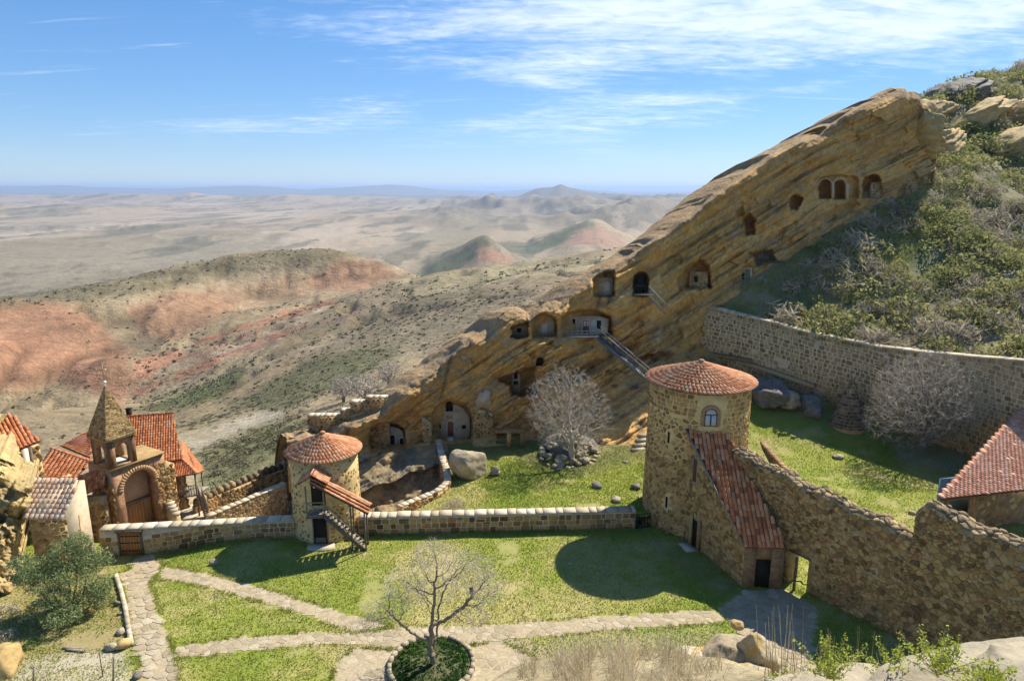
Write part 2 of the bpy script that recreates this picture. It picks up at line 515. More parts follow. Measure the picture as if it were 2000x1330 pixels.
def random_rubble(s0, s1, t0, t1, size, gap, seed, top=None, skip=(), keep=None):
    """polygonal rubble: cells of a jittered hexagonal grid clipped against their neighbours"""
    rng = random.Random(seed)
    dx, dy = size * 1.12, size * 0.78
    pts = {}
    ni, nj = int((s1 - s0) / dx) + 3, int((t1 - t0) / dy) + 3
    for j in range(-1, nj):
        for i in range(-1, ni):
            pts[(i, j)] = (s0 + (i + 0.5 * (j % 2)) * dx + rng.uniform(-.42, .42) * dx, t0 + j * dy + rng.uniform(-.42, .42) * dy)
    out = []
    for (i, j), p in pts.items():
        if not (s0 <= p[0] <= s1 and t0 <= p[1] <= t1): continue
        if top and p[1] > top(p[0]) - 0.08: continue
        poly = [(p[0] - dx, p[1] - dy), (p[0] + dx, p[1] - dy), (p[0] + dx, p[1] + dy), (p[0] - dx, p[1] + dy)]
        for dj in (-2, -1, 0, 1, 2):
            for di in (-2, -1, 0, 1, 2):
                q = pts.get((i + di, j + dj))
                if q is None or (di == 0 and dj == 0): continue
                nx, ny = q[0] - p[0], q[1] - p[1]
                L = math.hypot(nx, ny)
                if L < 1e-6: continue
                nx /= L; ny /= L
                lim = L / 2 - gap / 2
                new = []
                for k in range(len(poly)):
                    a, b = poly[k], poly[(k + 1) % len(poly)]
                    da = (a[0] - p[0]) * nx + (a[1] - p[1]) * ny - lim
                    db = (b[0] - p[0]) * nx + (b[1] - p[1]) * ny - lim
                    if da <= 0: new.append(a)
                    if (da < 0) != (db < 0) and abs(da - db) > 1e-9:
                        t = da / (da - db); new.append((a[0] + (b[0] - a[0]) * t, a[1] + (b[1] - a[1]) * t))
                poly = new
                if len(poly) < 3: break
            if len(poly) < 3: break
        if len(poly) < 3: continue
        xs, ys = [q[0] for q in poly], [q[1] for q in poly]
        if max(xs) - min(xs) < size * .2: continue
        if min(xs) < s0 - .15 or max(xs) > s1 + .15 or min(ys) < t0 - .3: 
            poly = [(min(max(q[0], s0), s1), max(q[1], t0)) for q in poly]
            xs, ys = [q[0] for q in poly], [q[1] for q in poly]
        if top:
            poly = [(q[0], min(q[1], top(q[0]) - 0.02)) for q in poly]
        if any(max(xs) > r[0] and min(xs) < r[1] and max(ys) > r[2] and min(ys) < r[3] for r in skip): continue
        if keep and not keep(*p): continue
        out.append(rounded(poly, 0.13, rng) if len(poly) <= 6 else poly)
    return out
def stone_geo(poly, mapf, proud, rng, lip=0.7, inset=0.86, sink=0.03):
    n = len(poly)
    cx = sum(p[0] for p in poly) / n; cy_ = sum(p[1] for p in poly) / n
    tx, ty = rng.uniform(-.12, .12), rng.uniform(-.12, .12)
    v = [mapf(x, y, -sink) for x, y in poly] + [mapf(x, y, proud * lip) for x, y in poly]
    ins = [(cx + (x - cx) * inset, cy_ + (y - cy_) * inset) for x, y in poly]
    v += [mapf(x, y, proud * (1 + tx * (x - cx) * 4 + ty * (y - cy_) * 4)) for x, y in ins]
    f = []
    for k in range(2):
        for i in range(n):
            f.append((k * n + i, k * n + (i + 1) % n, (k + 1) * n + (i + 1) % n, (k + 1) * n + i))
    f.append(tuple(range(2 * n, 3 * n)))
    return v, f
def lay_stones(parent, polys, mapf, mat, name='stone', proud=(0.025, 0.06), limit=300, seed=1, lip=0.7, inset=0.86, flip=False, budget=None):
    """each polygon becomes a stone of its own; past the limit the smallest in view are joined as stuff"""
    rng = random.Random(seed)
    geos = []
    for p in polys:
        v, f = stone_geo(p, mapf, rng.uniform(*proud), rng, lip, inset)
        if flip: f = [tuple(reversed(q)) for q in f]
        geos.append((np.array([tuple(q) for q in v], float), f))
    sc = []
    for v, f in geos:
        n = len(v) // 3
        u, w, d = project(v[n:2 * n])
        area = 0.5 * (np.dot(u, np.roll(w, -1)) - np.dot(w, np.roll(u, -1)))
        sc.append(abs(area) if d.min() > 1 and u.mean() > -60 and u.mean() < 2060 and w.mean() < 1390 else 0.0)
    c = Vector(np.mean([g[0].mean(0) for g in geos], 0)) if geos else Vector((0, 0, 0))
    # facing the camera only
    for k, (v, f) in enumerate(geos):
        n = len(v) // 3
        cen = v[2 * n:].mean(0); base = v[:n].mean(0)
        if np.dot(cen - base, np.array([0, 0, CAM_Z]) - cen) <= 0: sc[k] = 0.0
    order = np.argsort(-np.array(sc))
    lim = sum(1 for s_ in sc if s_ > 14.0)
    lim = min(limit, max(lim, 0))
    rest_v, rest_f, rest_r = [], [], []
    off = 0
    for q, k in enumerate(order):
        v, f = geos[k]
        if q < lim:
            cen = v.mean(0)
            me = np_mesh(name, v - cen, f, mat)
            link_mesh(name, me, cen, parent)
        else:
            rest_v.append(v); rest_f += [[i + off for i in ff] for ff in f]; rest_r += [rng.random()] * len(v); off += len(v)
    if rest_v:
        v = np.concatenate(rest_v); cen = v.mean(0)
        me = np_mesh('small_stones', v - cen, rest_f, mat, rnd=rest_r)
        o = link_mesh('small_stones', me, cen, parent); o['kind'] = 'stuff'
def lay_copies(parent, mats_, tv, tf, mat, name, limit=300, seed=1, rest='far_tiles', smooth=False, min_px=30.0, nvar=1):
    """copies of one template at the given 4x4 matrices (world); largest in view are objects sharing the mesh"""
    rng = random.Random(seed)
    tv = np.asarray(tv, float)
    me = np_mesh(name, tv, tf, mat, smooth)
    hv = np.c_[tv, np.ones(len(tv))]
    sc = []
    for M in mats_:
        W = hv @ np.array(M).T
        u, w, d = project(W[:, :3])
        ok = d.min() > 1 and -40 < u.mean() < 2040 and w.mean() < 1370
        nrm = np.array(M)[:3, 2]
        face = np.dot(nrm, np.array([0, 0, CAM_Z]) - W[:, :3].mean(0)) > 0
        sc.append((u.max() - u.min()) * (w.max() - w.min()) if ok and face else 0.0)
    order = np.argsort(-np.array(sc))
    lim = min(limit, sum(1 for s_ in sc if s_ > min_px))
    rv, rf, rr, off = [], [], [], 0
    for q, k in enumerate(order):
        M = mats_[k]
        if q < lim:
            o = bpy.data.objects.new(name, me); COL.objects.link(o)
            o.parent = parent
            MM = M.copy(); MM.translation = M.translation - WL[parent]
            o.matrix_local = MM
        else:
            W = hv @ np.array(M).T
            rv.append(W[:, :3]); rf += [[i + off for i in ff] for ff in tf]; rr += [rng.random()] * len(tv); off += len(tv)
    if rv:
        v = np.concatenate(rv); cen = v.mean(0)
        o = link_mesh(rest, np_mesh(rest, v - cen, rf, mat, smooth, rnd=rr), cen, parent); o['kind'] = 'stuff'
def tile_template(w, L, rise, thick=0.02, n=5):
    """barrel tile: axis along +Y (uphill), bulging in +Z, lower end at y=0"""
    v, f = [], []
    for (y, k) in ((0.0, 1.0), (L, 0.86)):
        for i in range(n + 1):
            a = math.pi * i / n
            v.append((-math.cos(a) * w / 2 * k, y, math.sin(a) * rise * k))
    for i in range(n + 1):
        a = math.pi * i / n
        v.append((-math.cos(a) * (w / 2 - thick), 0.0, math.sin(a) * (rise - thick) - 0.002))
    m = n + 1
    f += [(i, i + 1, m + i + 1, m + i) for i in range(n)]
    f += [(2 * m + i, 2 * m + i + 1, i + 1, i) for i in range(n)]
    return v, f
def flat_tile_template(w, L, thick=0.03):
    v = [(-w / 2, 0, 0), (w / 2, 0, 0), (w / 2, L, -0.0), (-w / 2, L, -0.0), (-w / 2, 0, thick), (w / 2, 0, thick), (w / 2, L, thick * .4), (-w / 2, L, thick * .4)]
    return v, [(3, 2, 1, 0), (4, 5, 6, 7), (0, 1, 5, 4), (1, 2, 6, 5), (2, 3, 7, 6), (3, 0, 4, 7)]
def frame_mat(origin, x, y):
    """4x4 with given x axis and y axis (made orthogonal)"""
    y = Vector(y).normalized(); x = Vector(x); x = (x - y * x.dot(y)).normalized(); z = x.cross(y)
    M = Matrix((x, y, z)).transposed().to_4x4(); M.translation = Vector(origin)
    return M
def roof_plane_tiles(parent, p00, p10, p11, p01, w, L, mat, name='roof_tile', limit=300, seed=1, rise=None, flat=False, jit=0.012, lap=0.82, lift=0.02):
    """tiles on the quad p00 (eave start) p10 (eave end) p11 (ridge end) p01 (ridge start)"""
    rng = random.Random(seed)
    p00, p10, p11, p01 = (Vector(p) for p in (p00, p10, p11, p01))
    e = (p10 - p00)
    H = max((p01 - p00).length, (p11 - p10).length)
    rows = max(1, int(round(H / (L * lap))))
    tv, tf = flat_tile_template(w * .97, L) if flat else tile_template(w * .96, L, rise or w * .33)
    out = []
    ex = e.normalized()
    for r_ in range(rows):
        t, t2 = r_ / rows, (r_ + 1) / rows
        a, b = p00.lerp(p01, t), p10.lerp(p11, t)
        a2, b2 = p00.lerp(p01, t2), p10.lerp(p11, t2)
        sa, sb = (a - p00).dot(ex), (b - p00).dot(ex)
        if sb - sa < w * .5: continue
        for k in range(math.ceil(sa / w - .3), math.floor(sb / w - .2) + 1):
            off = (k + 0.5 + (0.5 * (r_ % 2) if flat else 0)) * w
            q = (off - sa) / (sb - sa)
            if q < 0.01 or q > 0.99: continue
            o = a.lerp(b, q); row = (b - a).normalized()
            o2 = a2.lerp(b2, min(1, max(0, q)))
            nrm = row.cross(o2 - o).normalized(); xd = row
            if nrm.z < 0: nrm = -nrm; xd = -row
            upd = nrm.cross(xd)
            if rng.random() < .03: o = o - upd * rng.uniform(.02, .07)
            o = o + row * rng.uniform(-jit, jit) + nrm * (lift + rng.uniform(0, .014)) + upd * rng.uniform(-.02, .02)
            yd = (upd * L - nrm * (0.028 if not flat else 0.012)).normalized() + xd * rng.uniform(-.03, .03)
            out.append(frame_mat(o, xd, yd))
    lay_copies(parent, out, tv, tf, mat, name, limit, seed, smooth=False)
# ================================================================ valley terrain
def tps_fit(P):
    P = np.array(P, float); n = len(P)
    s = 100.0
    X = P[:, :2] / s
    d2 = ((X[:, None] - X[None]) ** 2).sum(-1)
    K = 0.5 * d2 * np.log(d2 + 1e-9) + np.eye(n) * 0.002
    A = np.zeros((n + 3, n + 3)); A[:n, :n] = K
    A[:n, n] = 1; A[:n, n + 1:] = X; A[n:, :n] = A[:n, n:].T
    w = np.linalg.solve(A, np.r_[P[:, 2], 0, 0, 0])
    def f(x, y):
        sh = np.shape(x); q = np.stack([np.ravel(x), np.ravel(y)], -1) / s
        out = np.empty(len(q))
        for i in range(0, len(q), 40000):
            c = q[i:i + 40000]
            dd = ((c[:, None] - X[None]) ** 2).sum(-1)
            out[i:i + 40000] = (0.5 * dd * np.log(dd + 1e-9)) @ w[:n] + w[n] + c @ w[n + 1:]
        return out.reshape(sh)
    return f
def ctl(lst):
    return [tuple(D(*p)) for p in lst]
vis = [
 (0, 800, 190), (100, 800, 200), (-150, 820, 190), (0, 740, 290), (100, 740, 300), (200, 790, 230), (250, 775, 285),
 (-150, 640, 300), (0, 650, 335), (100, 650, 350), (200, 690, 310), (-200, 585, 360), (-400, 590, 360),
 (0, 577, 400), (100, 573, 420), (230, 548, 470), (330, 522, 510), (450, 500, 560), (560, 488, 600), (640, 486, 620), (700, 500, 600), (745, 515, 590), (782, 542, 560),
 (330, 600, 420), (400, 600, 445), (500, 570, 510), (600, 540, 540), (680, 545, 540), (300, 660, 370), (400, 660, 355), (480, 625, 400), (560, 600, 430), (640, 585, 440), (330, 732, 300), (290, 700, 330),
 (400, 690, 318), (480, 650, 345), (560, 618, 370), (640, 597, 390),
 (400, 760, 220), (330, 790, 215), (480, 720, 235), (560, 680, 260), (640, 640, 300), (700, 600, 345),
 (400, 820, 150), (480, 830, 128), (480, 880, 98), (430, 930, 78), (300, 850, 150), (200, 850, 165), (100, 860, 120), (560, 800, 128), (600, 830, 95),
 (640, 700, 205), (640, 760, 140), (740, 700, 175), (740, 770, 118), (850, 700, 158), (850, 640, 220), (850, 580, 325), (790, 548, 400), (700, 650, 245),
 (930, 545, 380), (1000, 535, 360), (1000, 515, 440), (900, 523, 450), (960, 620, 205), (1100, 580, 205), (1100, 503, 470), (1240, 490, 500), (1190, 520, 300), (1300, 470, 470),
]
hid = [(-40, 20, -3), (0, 20, -3), (30, 20, -3), (-40, 42, -4), (-20, 42, -2.5), (0, 45, -2.5), (20, 45, -2.5), (40, 45, -2.5), (-28, 48, -2.6), (-34, 50, -3.0), (-20, 49, -3.4), (-24, 56, -5.5), (-15, 55, -6), (-10, 54, -5), (-60, 60, -9), (-45, 70, -10), (60, 60, -3),
       (-5, 64, -4), (-5, 78, -8), (10, 85, -8), (40, 110, -6), (80, 130, -6), (130, 60, -3), (-90, 60, -14), (100, 250, -10), (180, 400, -18), (-120, 110, -30), (-200, 180, -45), (-300, 260, -50)]
# hidden ground behind the crests
for p in [(0, 577, 400), (230, 548, 470), (450, 500, 560), (640, 486, 620), (782, 542, 560), (-300, 590, 380)]:
    q = D(*p); dirn = Vector((q.x, q.y, 0)).normalized()
    hid.append((q.x + dirn.x * 130, q.y + dirn.y * 130, q.z - 42)); hid.append((q.x + dirn.x * 320, q.y + dirn.y * 320, -124))
for p in [(900, 523, 450), (1000, 515, 440), (1240, 490, 500)]:
    q = D(*p); dirn = Vector((q.x, q.y, 0)).normalized()
    hid.append((q.x + dirn.x * 180, q.y + dirn.y * 180, q.z - 40)); hid.append((q.x + dirn.x * 380, q.y + dirn.y * 380, -124))
mid_f = tps_fit(ctl(vis) + hid)
PLAIN = -126.0
def skyline(x, y, pts, Yc, near, far, base=PLAIN, rough=0.0, seed=0):
    """a ridge whose crest follows the given profile at distance Yc"""
    tn = np.array([ray(u, v)[0] / ray(u, v)[1] for u, v in pts]); zc_ = np.array([D(u, v, Yc).z for u, v in pts])
    t = x / np.maximum(y, 1.0)
    zz = np.interp(t, tn, zc_)
    wob = near * 0.45 * fbm(t * 9 + 3, t * 3, oct=4, seed=seed)
    dd = (y - Yc) + wob
    fo = np.where(dd < 0, np.exp(-(np.abs(dd) / near) ** 1.35), np.exp(-(np.abs(dd) / far) ** 2))
    e = np.clip((t - tn[0]) / max(1e-6, (tn[1] - tn[0])), 0, 1) * np.clip((tn[-1] - t) / max(1e-6, (tn[-1] - tn[-2])), 0, 1)
    return base + (zz - base) * fo * e + rough * fo * ridged(x / near * 1.6, y / near * 1.6, 4, seed)
def far_f(x, y):
    r = np.hypot(x, y); t = x / np.maximum(y, 1.0)
    z = PLAIN + 12 * fbm(x / 600, y / 600, oct=5, seed=3) + 26 * sstep(3000, 9000, r) * fbm(x / 2600, y / 2600, oct=4, seed=5)
    z = z + 24 * np.clip(fbm(x / 260, y / 260, oct=4, seed=9), 0, 1) * sstep(-.05, .25, fbm(x / 1500, y / 900, oct=2, seed=21) + .1) * sstep(1300, 2200, r)
    bad = sstep(-0.22, 0.0, t) * (1 - sstep(0.55, 0.8, t)) * sstep(2300, 3200, r) * (1 - sstep(7500, 10500, r))
    z = z + bad * (135 * np.clip(ridged(x / 620, y / 900, 5, 31), -.2, 1) - 8)
    z = z + 52 * np.clip(ridged(x / 800 + .3 * y / 900, y / 1500, 5, 37) - .05, 0, 1) * sstep(2800, 4800, r) * (1 - bad)
    rocky = np.exp(-((r - 2900) / 420) ** 2) * (1 - sstep(-.45, -.28, t)) + 0.8 * np.exp(-((r - 2150) / 150) ** 2) * np.exp(-((t + .5) / .12) ** 2)
    z = z + rocky * 26 * np.clip(ridged(x / 120, y / 200, 4, 41) + .1, 0, 1)
    pl = skyline(x, y, [(-900, 384), (-300, 385), (0, 383), (120, 384), (200, 381), (340, 383), (372, 378), (410, 384), (470, 387), (560, 384), (690, 386), (760, 389), (820, 393), (950, 403), (1060, 412)], 7600, 900, 3000, rough=28, seed=51)
    z = np.maximum(z, pl)
    z = np.maximum(z, skyline(x, y, [(-1500, 370), (-200, 366), (0, 365), (120, 363), (170, 366), (330, 369), (420, 365), (480, 364), (540, 367), (600, 371), (680, 367), (730, 363), (765, 361), (820, 366), (860, 371), (960, 375), (1030, 370), (1080, 367), (1180, 374), (1290, 386), (1500, 388), (2600, 388)], 21000, 3500, 5000, rough=30, seed=61))
    z = np.maximum(z, skyline(x, y, [(840, 404), (900, 398), (960, 392), (1010, 386), (1050, 370), (1078, 368), (1095, 361), (1112, 367), (1160, 377), (1230, 384), (1300, 394), (1390, 402), (1500, 408)], 8600, 1900, 1600, rough=34, seed=71))
    z = np.maximum(z, skyline(x, y, [(1180, 440), (1240, 425), (1290, 415), (1350, 404), (1500, 404), (1700, 410)], 5200, 900, 1200, rough=20, seed=77))
    z = np.maximum(z, skyline(x, y, [(790, 545), (840, 515), (880, 496), (930, 470), (948, 465), (975, 480), (1000, 500), (1030, 520), (1060, 530)], 1250, 160, 220, base=-122, rough=9, seed=81))
    z = np.maximum(z, skyline(x, y, [(960, 510), (1010, 492), (1060, 466), (1110, 440), (1150, 431), (1165, 432), (1195, 452), (1225, 470), (1290, 495)], 1800, 250, 320, base=-122, rough=14, seed=83))
    z = np.maximum(z, skyline(x, y, [(1180, 480), (1205, 452), (1230, 440), (1250, 446), (1300, 470)], 2500, 220, 340, base=-122, rough=10, seed=85))
    return z
def ground_f(x, y):
    r = np.hypot(x, y)
    m = mid_f(x, y)
    m = m + (1.6 * fbm(x / 38, y / 38, oct=4, seed=101) + 2.2 * (ridged(x / 70, y / 70, 4, 103) - .4)) * sstep(130, 260, r) + 0.35 * fbm(x / 6, y / 6, oct=3, seed=105) * sstep(60, 90, r)
    m = m - 4.2 * sstep(.3, .95, ridged(x / 34 + .2 * y / 34, y / 60, 4, 233)) * sstep(180, 280, r)
    f = far_f(x, y)
    w = sstep(620, 860, r)
    lo = np.maximum(m, -135)
    return lo * (1 - w) + f * w
az = np.radians(np.linspace(-52, 52, 540))
rr = np.exp(np.linspace(math.log(22), math.log(60000), 480))
AZ, RR = np.meshgrid(az, rr)
TX, TY = RR * np.sin(AZ), RR * np.cos(AZ)
TZ = ground_f(TX, TY)
TV = np.stack([TX, TY, TZ], -1).reshape(-1, 3)
pu, pv, pd = project(TV)
pu = np.clip(pu, -3000, 5000); pv = np.clip(pv, -3000, 5000)
tx, ty = TV[:, 0], TV[:, 1]; tr = np.hypot(tx, ty)
nz = fbm(tx / 30, ty / 30, oct=4, seed=201); nb = fbm(tx / 120, ty / 120, oct=3, seed=203)
C = np.empty((len(TV), 3))
C[:] = (0.335, 0.262, 0.155)
C += 0.05 * nb[:, None] * np.array([1, .9, .6]) + 0.05 * nz[:, None]
def paint(mask, colr):
    global C
    C = C * (1 - mask[:, None]) + np.array(colr) * mask[:, None]
wobu, wobv = pu + 22 * fbm(tx / 25, ty / 25, oct=5, seed=207, gain=.65), pv + 12 * fbm(tx / 25, ty / 25, oct=5, seed=209, gain=.65)
def zone(poly, soft, colr, amt=1.0, lim=(60, 900)):
    d = polydist(wobu, wobv, poly)
    paint((1 - sstep(-soft, soft, d)) * amt * ((tr > lim[0]) & (tr < lim[1])), colr)
# far ground
far_m = sstep(650, 900, tr)
paint(far_m, (0.31, 0.25, 0.17))
drk = ridged(tx / 260, ty / 900, 5, 219); paint(far_m * sstep(.35, .75, drk) * .5, (0.18, 0.155, 0.11))
paint(far_m * sstep(-.1, .35, fbm(tx / 420, ty / 1900, oct=4, seed=211)) * .5, (0.38, 0.33, 0.26))
paint(far_m * sstep(.05, .4, fbm(tx / 240, ty / 1400, oct=5, seed=213)) * .6, (0.17, 0.155, 0.10))
paint(far_m * sstep(.18, .3, fbm(tx / 80, ty / 420, oct=5, seed=217)) * .6, (0.10, 0.10, 0.07))
zone([(-200, 565), (80, 585), (180, 615), (245, 680), (262, 740), (240, 790), (120, 750), (-200, 790)], 12, (0.345, 0.192, 0.110), .95)
zone([(-200, 655), (40, 650), (160, 690), (220, 760), (100, 720), (-200, 720)], 10, (0.37, 0.195, 0.112), .6)
zone([(240, 600), (350, 572), (460, 575), (450, 612), (380, 645), (330, 662), (270, 650)], 9, (0.35, 0.205, 0.118), .85)
zone([(400, 560), (560, 540), (640, 560), (560, 590), (470, 612)], 9, (0.345, 0.215, 0.125), .6)
zone([(650, 505), (735, 512), (785, 545), (700, 568), (600, 570), (600, 545)], 8, (0.355, 0.205, 0.12), .85)
zone([(262, 705), (330, 680), (365, 690), (300, 740), (262, 745)], 5, (0.40, 0.20, 0.12), .9)
for (a, b, wd, cc) in [((375, 672), (650, 588), 6, (0.35, 0.165, 0.10)), ((255, 775), (600, 628), 6, (0.35, 0.165, 0.10)), ((330, 715), (520, 640), 4, (0.33, 0.16, 0.11)), ((300, 735), (640, 600), 4, (0.40, 0.33, 0.22)), ((420, 700), (700, 610), 4, (0.33, 0.19, 0.14))]:
    zone([(a[0], a[1] - wd), (b[0], b[1] - wd), (b[0], b[1] + wd), (a[0], a[1] + wd)], 4, cc, .9)
zone([(255, 800), (480, 712), (480, 735), (430, 775), (330, 805)], 8, (0.115, 0.135, 0.05), .9)
zone([(440, 800), (600, 705), (770, 665), (785, 690), (700, 742), (560, 806)], 9, (0.13, 0.135, 0.06), .85)
zone([(560, 640), (700, 610), (760, 560), (1000, 560), (1100, 600), (900, 680), (760, 690)], 30, (0.235, 0.195, 0.125), .8)
zone([(780, 548), (900, 525), (1100, 505), (1260, 490), (1260, 520), (1000, 545), (800, 585)], 6, (0.40, 0.345, 0.20), .8)
zone([(-100, 572), (330, 518), (600, 482), (690, 482), (640, 510), (440, 535), (200, 588), (-100, 606)], 6, (0.19, 0.165, 0.09), .75)
zone([(330, 850), (480, 820), (560, 800), (560, 818), (470, 850), (380, 880)], 6, (0.50, 0.44, 0.32), .9)
zone([(130, 830), (330, 800), (500, 790), (420, 860), (200, 880)], 25, (0.30, 0.245, 0.135), .7)
zone([(390, 880), (560, 820), (640, 830), (640, 960), (380, 960)], 15, (0.16, 0.17, 0.07), .8)
# hills in the middle distance: dark scrub left, red soil right
zone([(790, 550), (880, 494), (948, 462), (955, 480), (900, 520), (850, 545)], 5, (0.09, 0.105, 0.06), .9, (950, 1520))
zone([(940, 475), (1000, 500), (1010, 515), (930, 515), (930, 490)], 6, (0.30, 0.175, 0.115), .85, (950, 1520))
zone([(960, 512), (1060, 464), (1150, 428), (1160, 440), (1100, 475), (1020, 512)], 5, (0.10, 0.12, 0.07), .85, (1520, 2300))
zone([(1130, 450), (1170, 436), (1240, 485), (1150, 492), (1090, 490)], 6, (0.30, 0.19, 0.13), .8, (1520, 2300))
rock_b = sstep(8, 14, np.abs(TV[:, 2] - PLAIN)) * np.exp(-((tr - 2900) / 420) ** 2)
paint(rock_b * .6 * (tx / ty < -.28), (0.14, 0.13, 0.11))
slope_d = sstep(9500, 11000, tr)
mt_ = tx / np.maximum(ty, 1.0); paint(sstep(-95, -60, TV[:, 2]) * (tr > 6300) * (tr < 11500) * sstep(-.13, -.06, mt_) * .85, (0.085, 0.095, 0.085))
paint(slope_d * .75, (0.13, 0.14, 0.12))
tt_ = tx / np.maximum(ty, 1.0); badm = sstep(-0.26, 0.0, tt_) * sstep(2300, 3200, tr) * (1 - sstep(8500, 11500, tr)); paint(badm * .6, (0.17, 0.155, 0.115))
str_ = fbm(TV[:, 2] / 2.2 + tx / 90, tx / 130, oct=3, seed=231) * (tr < 900)
C = C * (1 + .5 * str_ * sstep(150, 260, tr))[:, None]
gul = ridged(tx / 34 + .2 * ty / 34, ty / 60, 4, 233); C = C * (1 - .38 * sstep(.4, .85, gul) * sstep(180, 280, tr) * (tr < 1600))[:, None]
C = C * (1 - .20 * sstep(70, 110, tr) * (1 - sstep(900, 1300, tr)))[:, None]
C = np.clip(C, 0.02, 0.8)
m_valley = col_mat('valley_soil', scale=0.035, amount=0.28, bump=0.8, bscale=0.22, bdist=2.6, fine=0.9, mid=.16)
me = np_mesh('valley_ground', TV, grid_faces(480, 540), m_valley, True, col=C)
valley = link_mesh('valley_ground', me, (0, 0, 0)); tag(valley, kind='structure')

# low scrub scattered over the valley sides: nobody could count it
def shrub_template(n, seed, leaf=0.16, flat=0.75, hollow=0.55, thin=1.0):
    """n leaf clumps (triangles pairs) through a lumpy half ball of radius 1"""
    rng = np.random.RandomState(seed)
    d = rng.normal(size=(n, 3)); d[:, 2] = np.abs(d[:, 2]) * 0.9 - 0.12; d /= np.linalg.norm(d, axis=1)[:, None]
    lump = 0.78 + 0.30 * fbm(d[:, 0] * 1.7 + seed, d[:, 1] * 1.7, d[:, 2] * 1.7, 2, seed)
    rad = (hollow + (1 - hollow) * rng.rand(n) ** 0.5) * lump
    p = d * rad[:, None]; p[:, 2] *= flat
    a = rng.normal(size=(n, 3)); a /= np.linalg.norm(a, axis=1)[:, None]
    b = np.cross(a, rng.normal(size=(n, 3))); b /= np.linalg.norm(b, axis=1)[:, None]
    s = leaf * (0.6 + 0.8 * rng.rand(n))[:, None]
    q = np.stack([p - a * s, p + b * s * .55 * thin, p + a * s, p - b * s * .55 * thin], 1)
    return q.reshape(-1, 3), rng.rand(n)
def scatter(name, templates, pos, rad, rot, mat, hs=None, seed=0):
    vs_, rs_ = [], []
    rng = np.random.RandomState(seed)
    for i in range(len(pos)):
        tv, tr_ = templates[i % len(templates)]
        c, s = math.cos(rot[i]), math.sin(rot[i])
        v = tv.copy()
        x = v[:, 0] * c - v[:, 1] * s; y = v[:, 0] * s + v[:, 1] * c
        v[:, 0] = x * rad[i] + pos[i][0]; v[:, 1] = y * rad[i] + pos[i][1]; v[:, 2] = v[:, 2] * rad[i] * (hs[i] if hs is not None else 1) + pos[i][2]
        vs_.append(v); rs_.append(np.repeat(np.clip(tr_ * .5 + rng.rand() * .5, 0, 1), 4))
    v = np.concatenate(vs_); r_ = np.concatenate(rs_)
    f = np.arange(len(v)).reshape(-1, 4)
    cen = np.array([v[:, 0].mean(), v[:, 1].mean(), v[:, 2].min()])
    return link_mesh(name, np_mesh(name, v - cen, f, mat, False, rnd=r_), cen)
m_scrub = leaf_mat('valley_scrub', [(0.0, (0.09, 0.085, 0.05)), (0.35, (0.15, 0.145, 0.07)), (0.6, (0.20, 0.18, 0.12)), (0.85, (0.20, 0.22, 0.075)), (1.0, (0.27, 0.24, 0.17))], scale=0.06, trans=0.1, rough=0.8)
rng = np.random.RandomState(5)
cand = np.where((tr > 95) & (tr < 900) & (pu > -80) & (pu < 1320) & (pv > 460) & (pv < 900))[0]
dens = 0.07 + 1.25 * sstep(.02, .42, fbm(tx[cand] / 38, ty[cand] / 38, oct=4, seed=301, gain=.6))
def zmask(poly, soft=10):
    return 1 - sstep(-soft, soft, polydist(pu[cand], pv[cand], poly))
redm = np.maximum.reduce([zmask([(-200, 590), (80, 588), (180, 615), (245, 680), (262, 740), (240, 790), (120, 750), (-200, 790)], 18), zmask([(240, 600), (350, 572), (640, 530), (560, 590), (450, 612), (330, 662)]), zmask([(650, 505), (735, 512), (785, 545), (700, 568), (600, 570)]), zmask([(330, 850), (480, 820), (560, 800), (560, 818), (470, 850), (380, 880)])])
dens *= 1 - .93 * redm
dens += 2.5 * zmask([(255, 800), (480, 712), (480, 735), (430, 775), (330, 805)]) + 2.6 * zmask([(440, 800), (600, 705), (770, 665), (785, 690), (700, 742), (560, 806)]) + 2.0 * zmask([(390, 870), (560, 820), (640, 830), (640, 960), (380, 960)]) + .8 * zmask([(-100, 572), (330, 518), (600, 482), (690, 482), (640, 510), (440, 535), (200, 588), (-100, 606)], 6) + .8 * zmask([(560, 640), (700, 610), (760, 560), (1000, 560), (1100, 600), (900, 680), (760, 690)], 20)
dens *= np.clip(tr[cand] / 260, .25, 1.0) ** 0.5
pick = cand[rng.rand(len(cand)) < dens * 0.58]
sp = TV[pick].copy(); sp[:, :2] += rng.normal(scale=1.0, size=(len(sp), 2)) * (tr[pick] / 150)[:, None]
sp[:, 2] = ground_f(sp[:, 0], sp[:, 1]) - 0.1
srad = (0.18 + 0.7 * rng.rand(len(sp)) ** 3) * np.clip(tr[pick] / 220, .7, 1.7)
vt = [shrub_template(11, 400 + i, leaf=0.55) for i in range(6)]
o = scatter('valley_scrub', vt, sp, srad, rng.rand(len(sp)) * 6.28, m_scrub, seed=6)
tag(o, 'low grey green scrub dotted over the valley slopes beyond the ridge', 'scrub', kind='stuff')
print('valley scrub', len(sp))

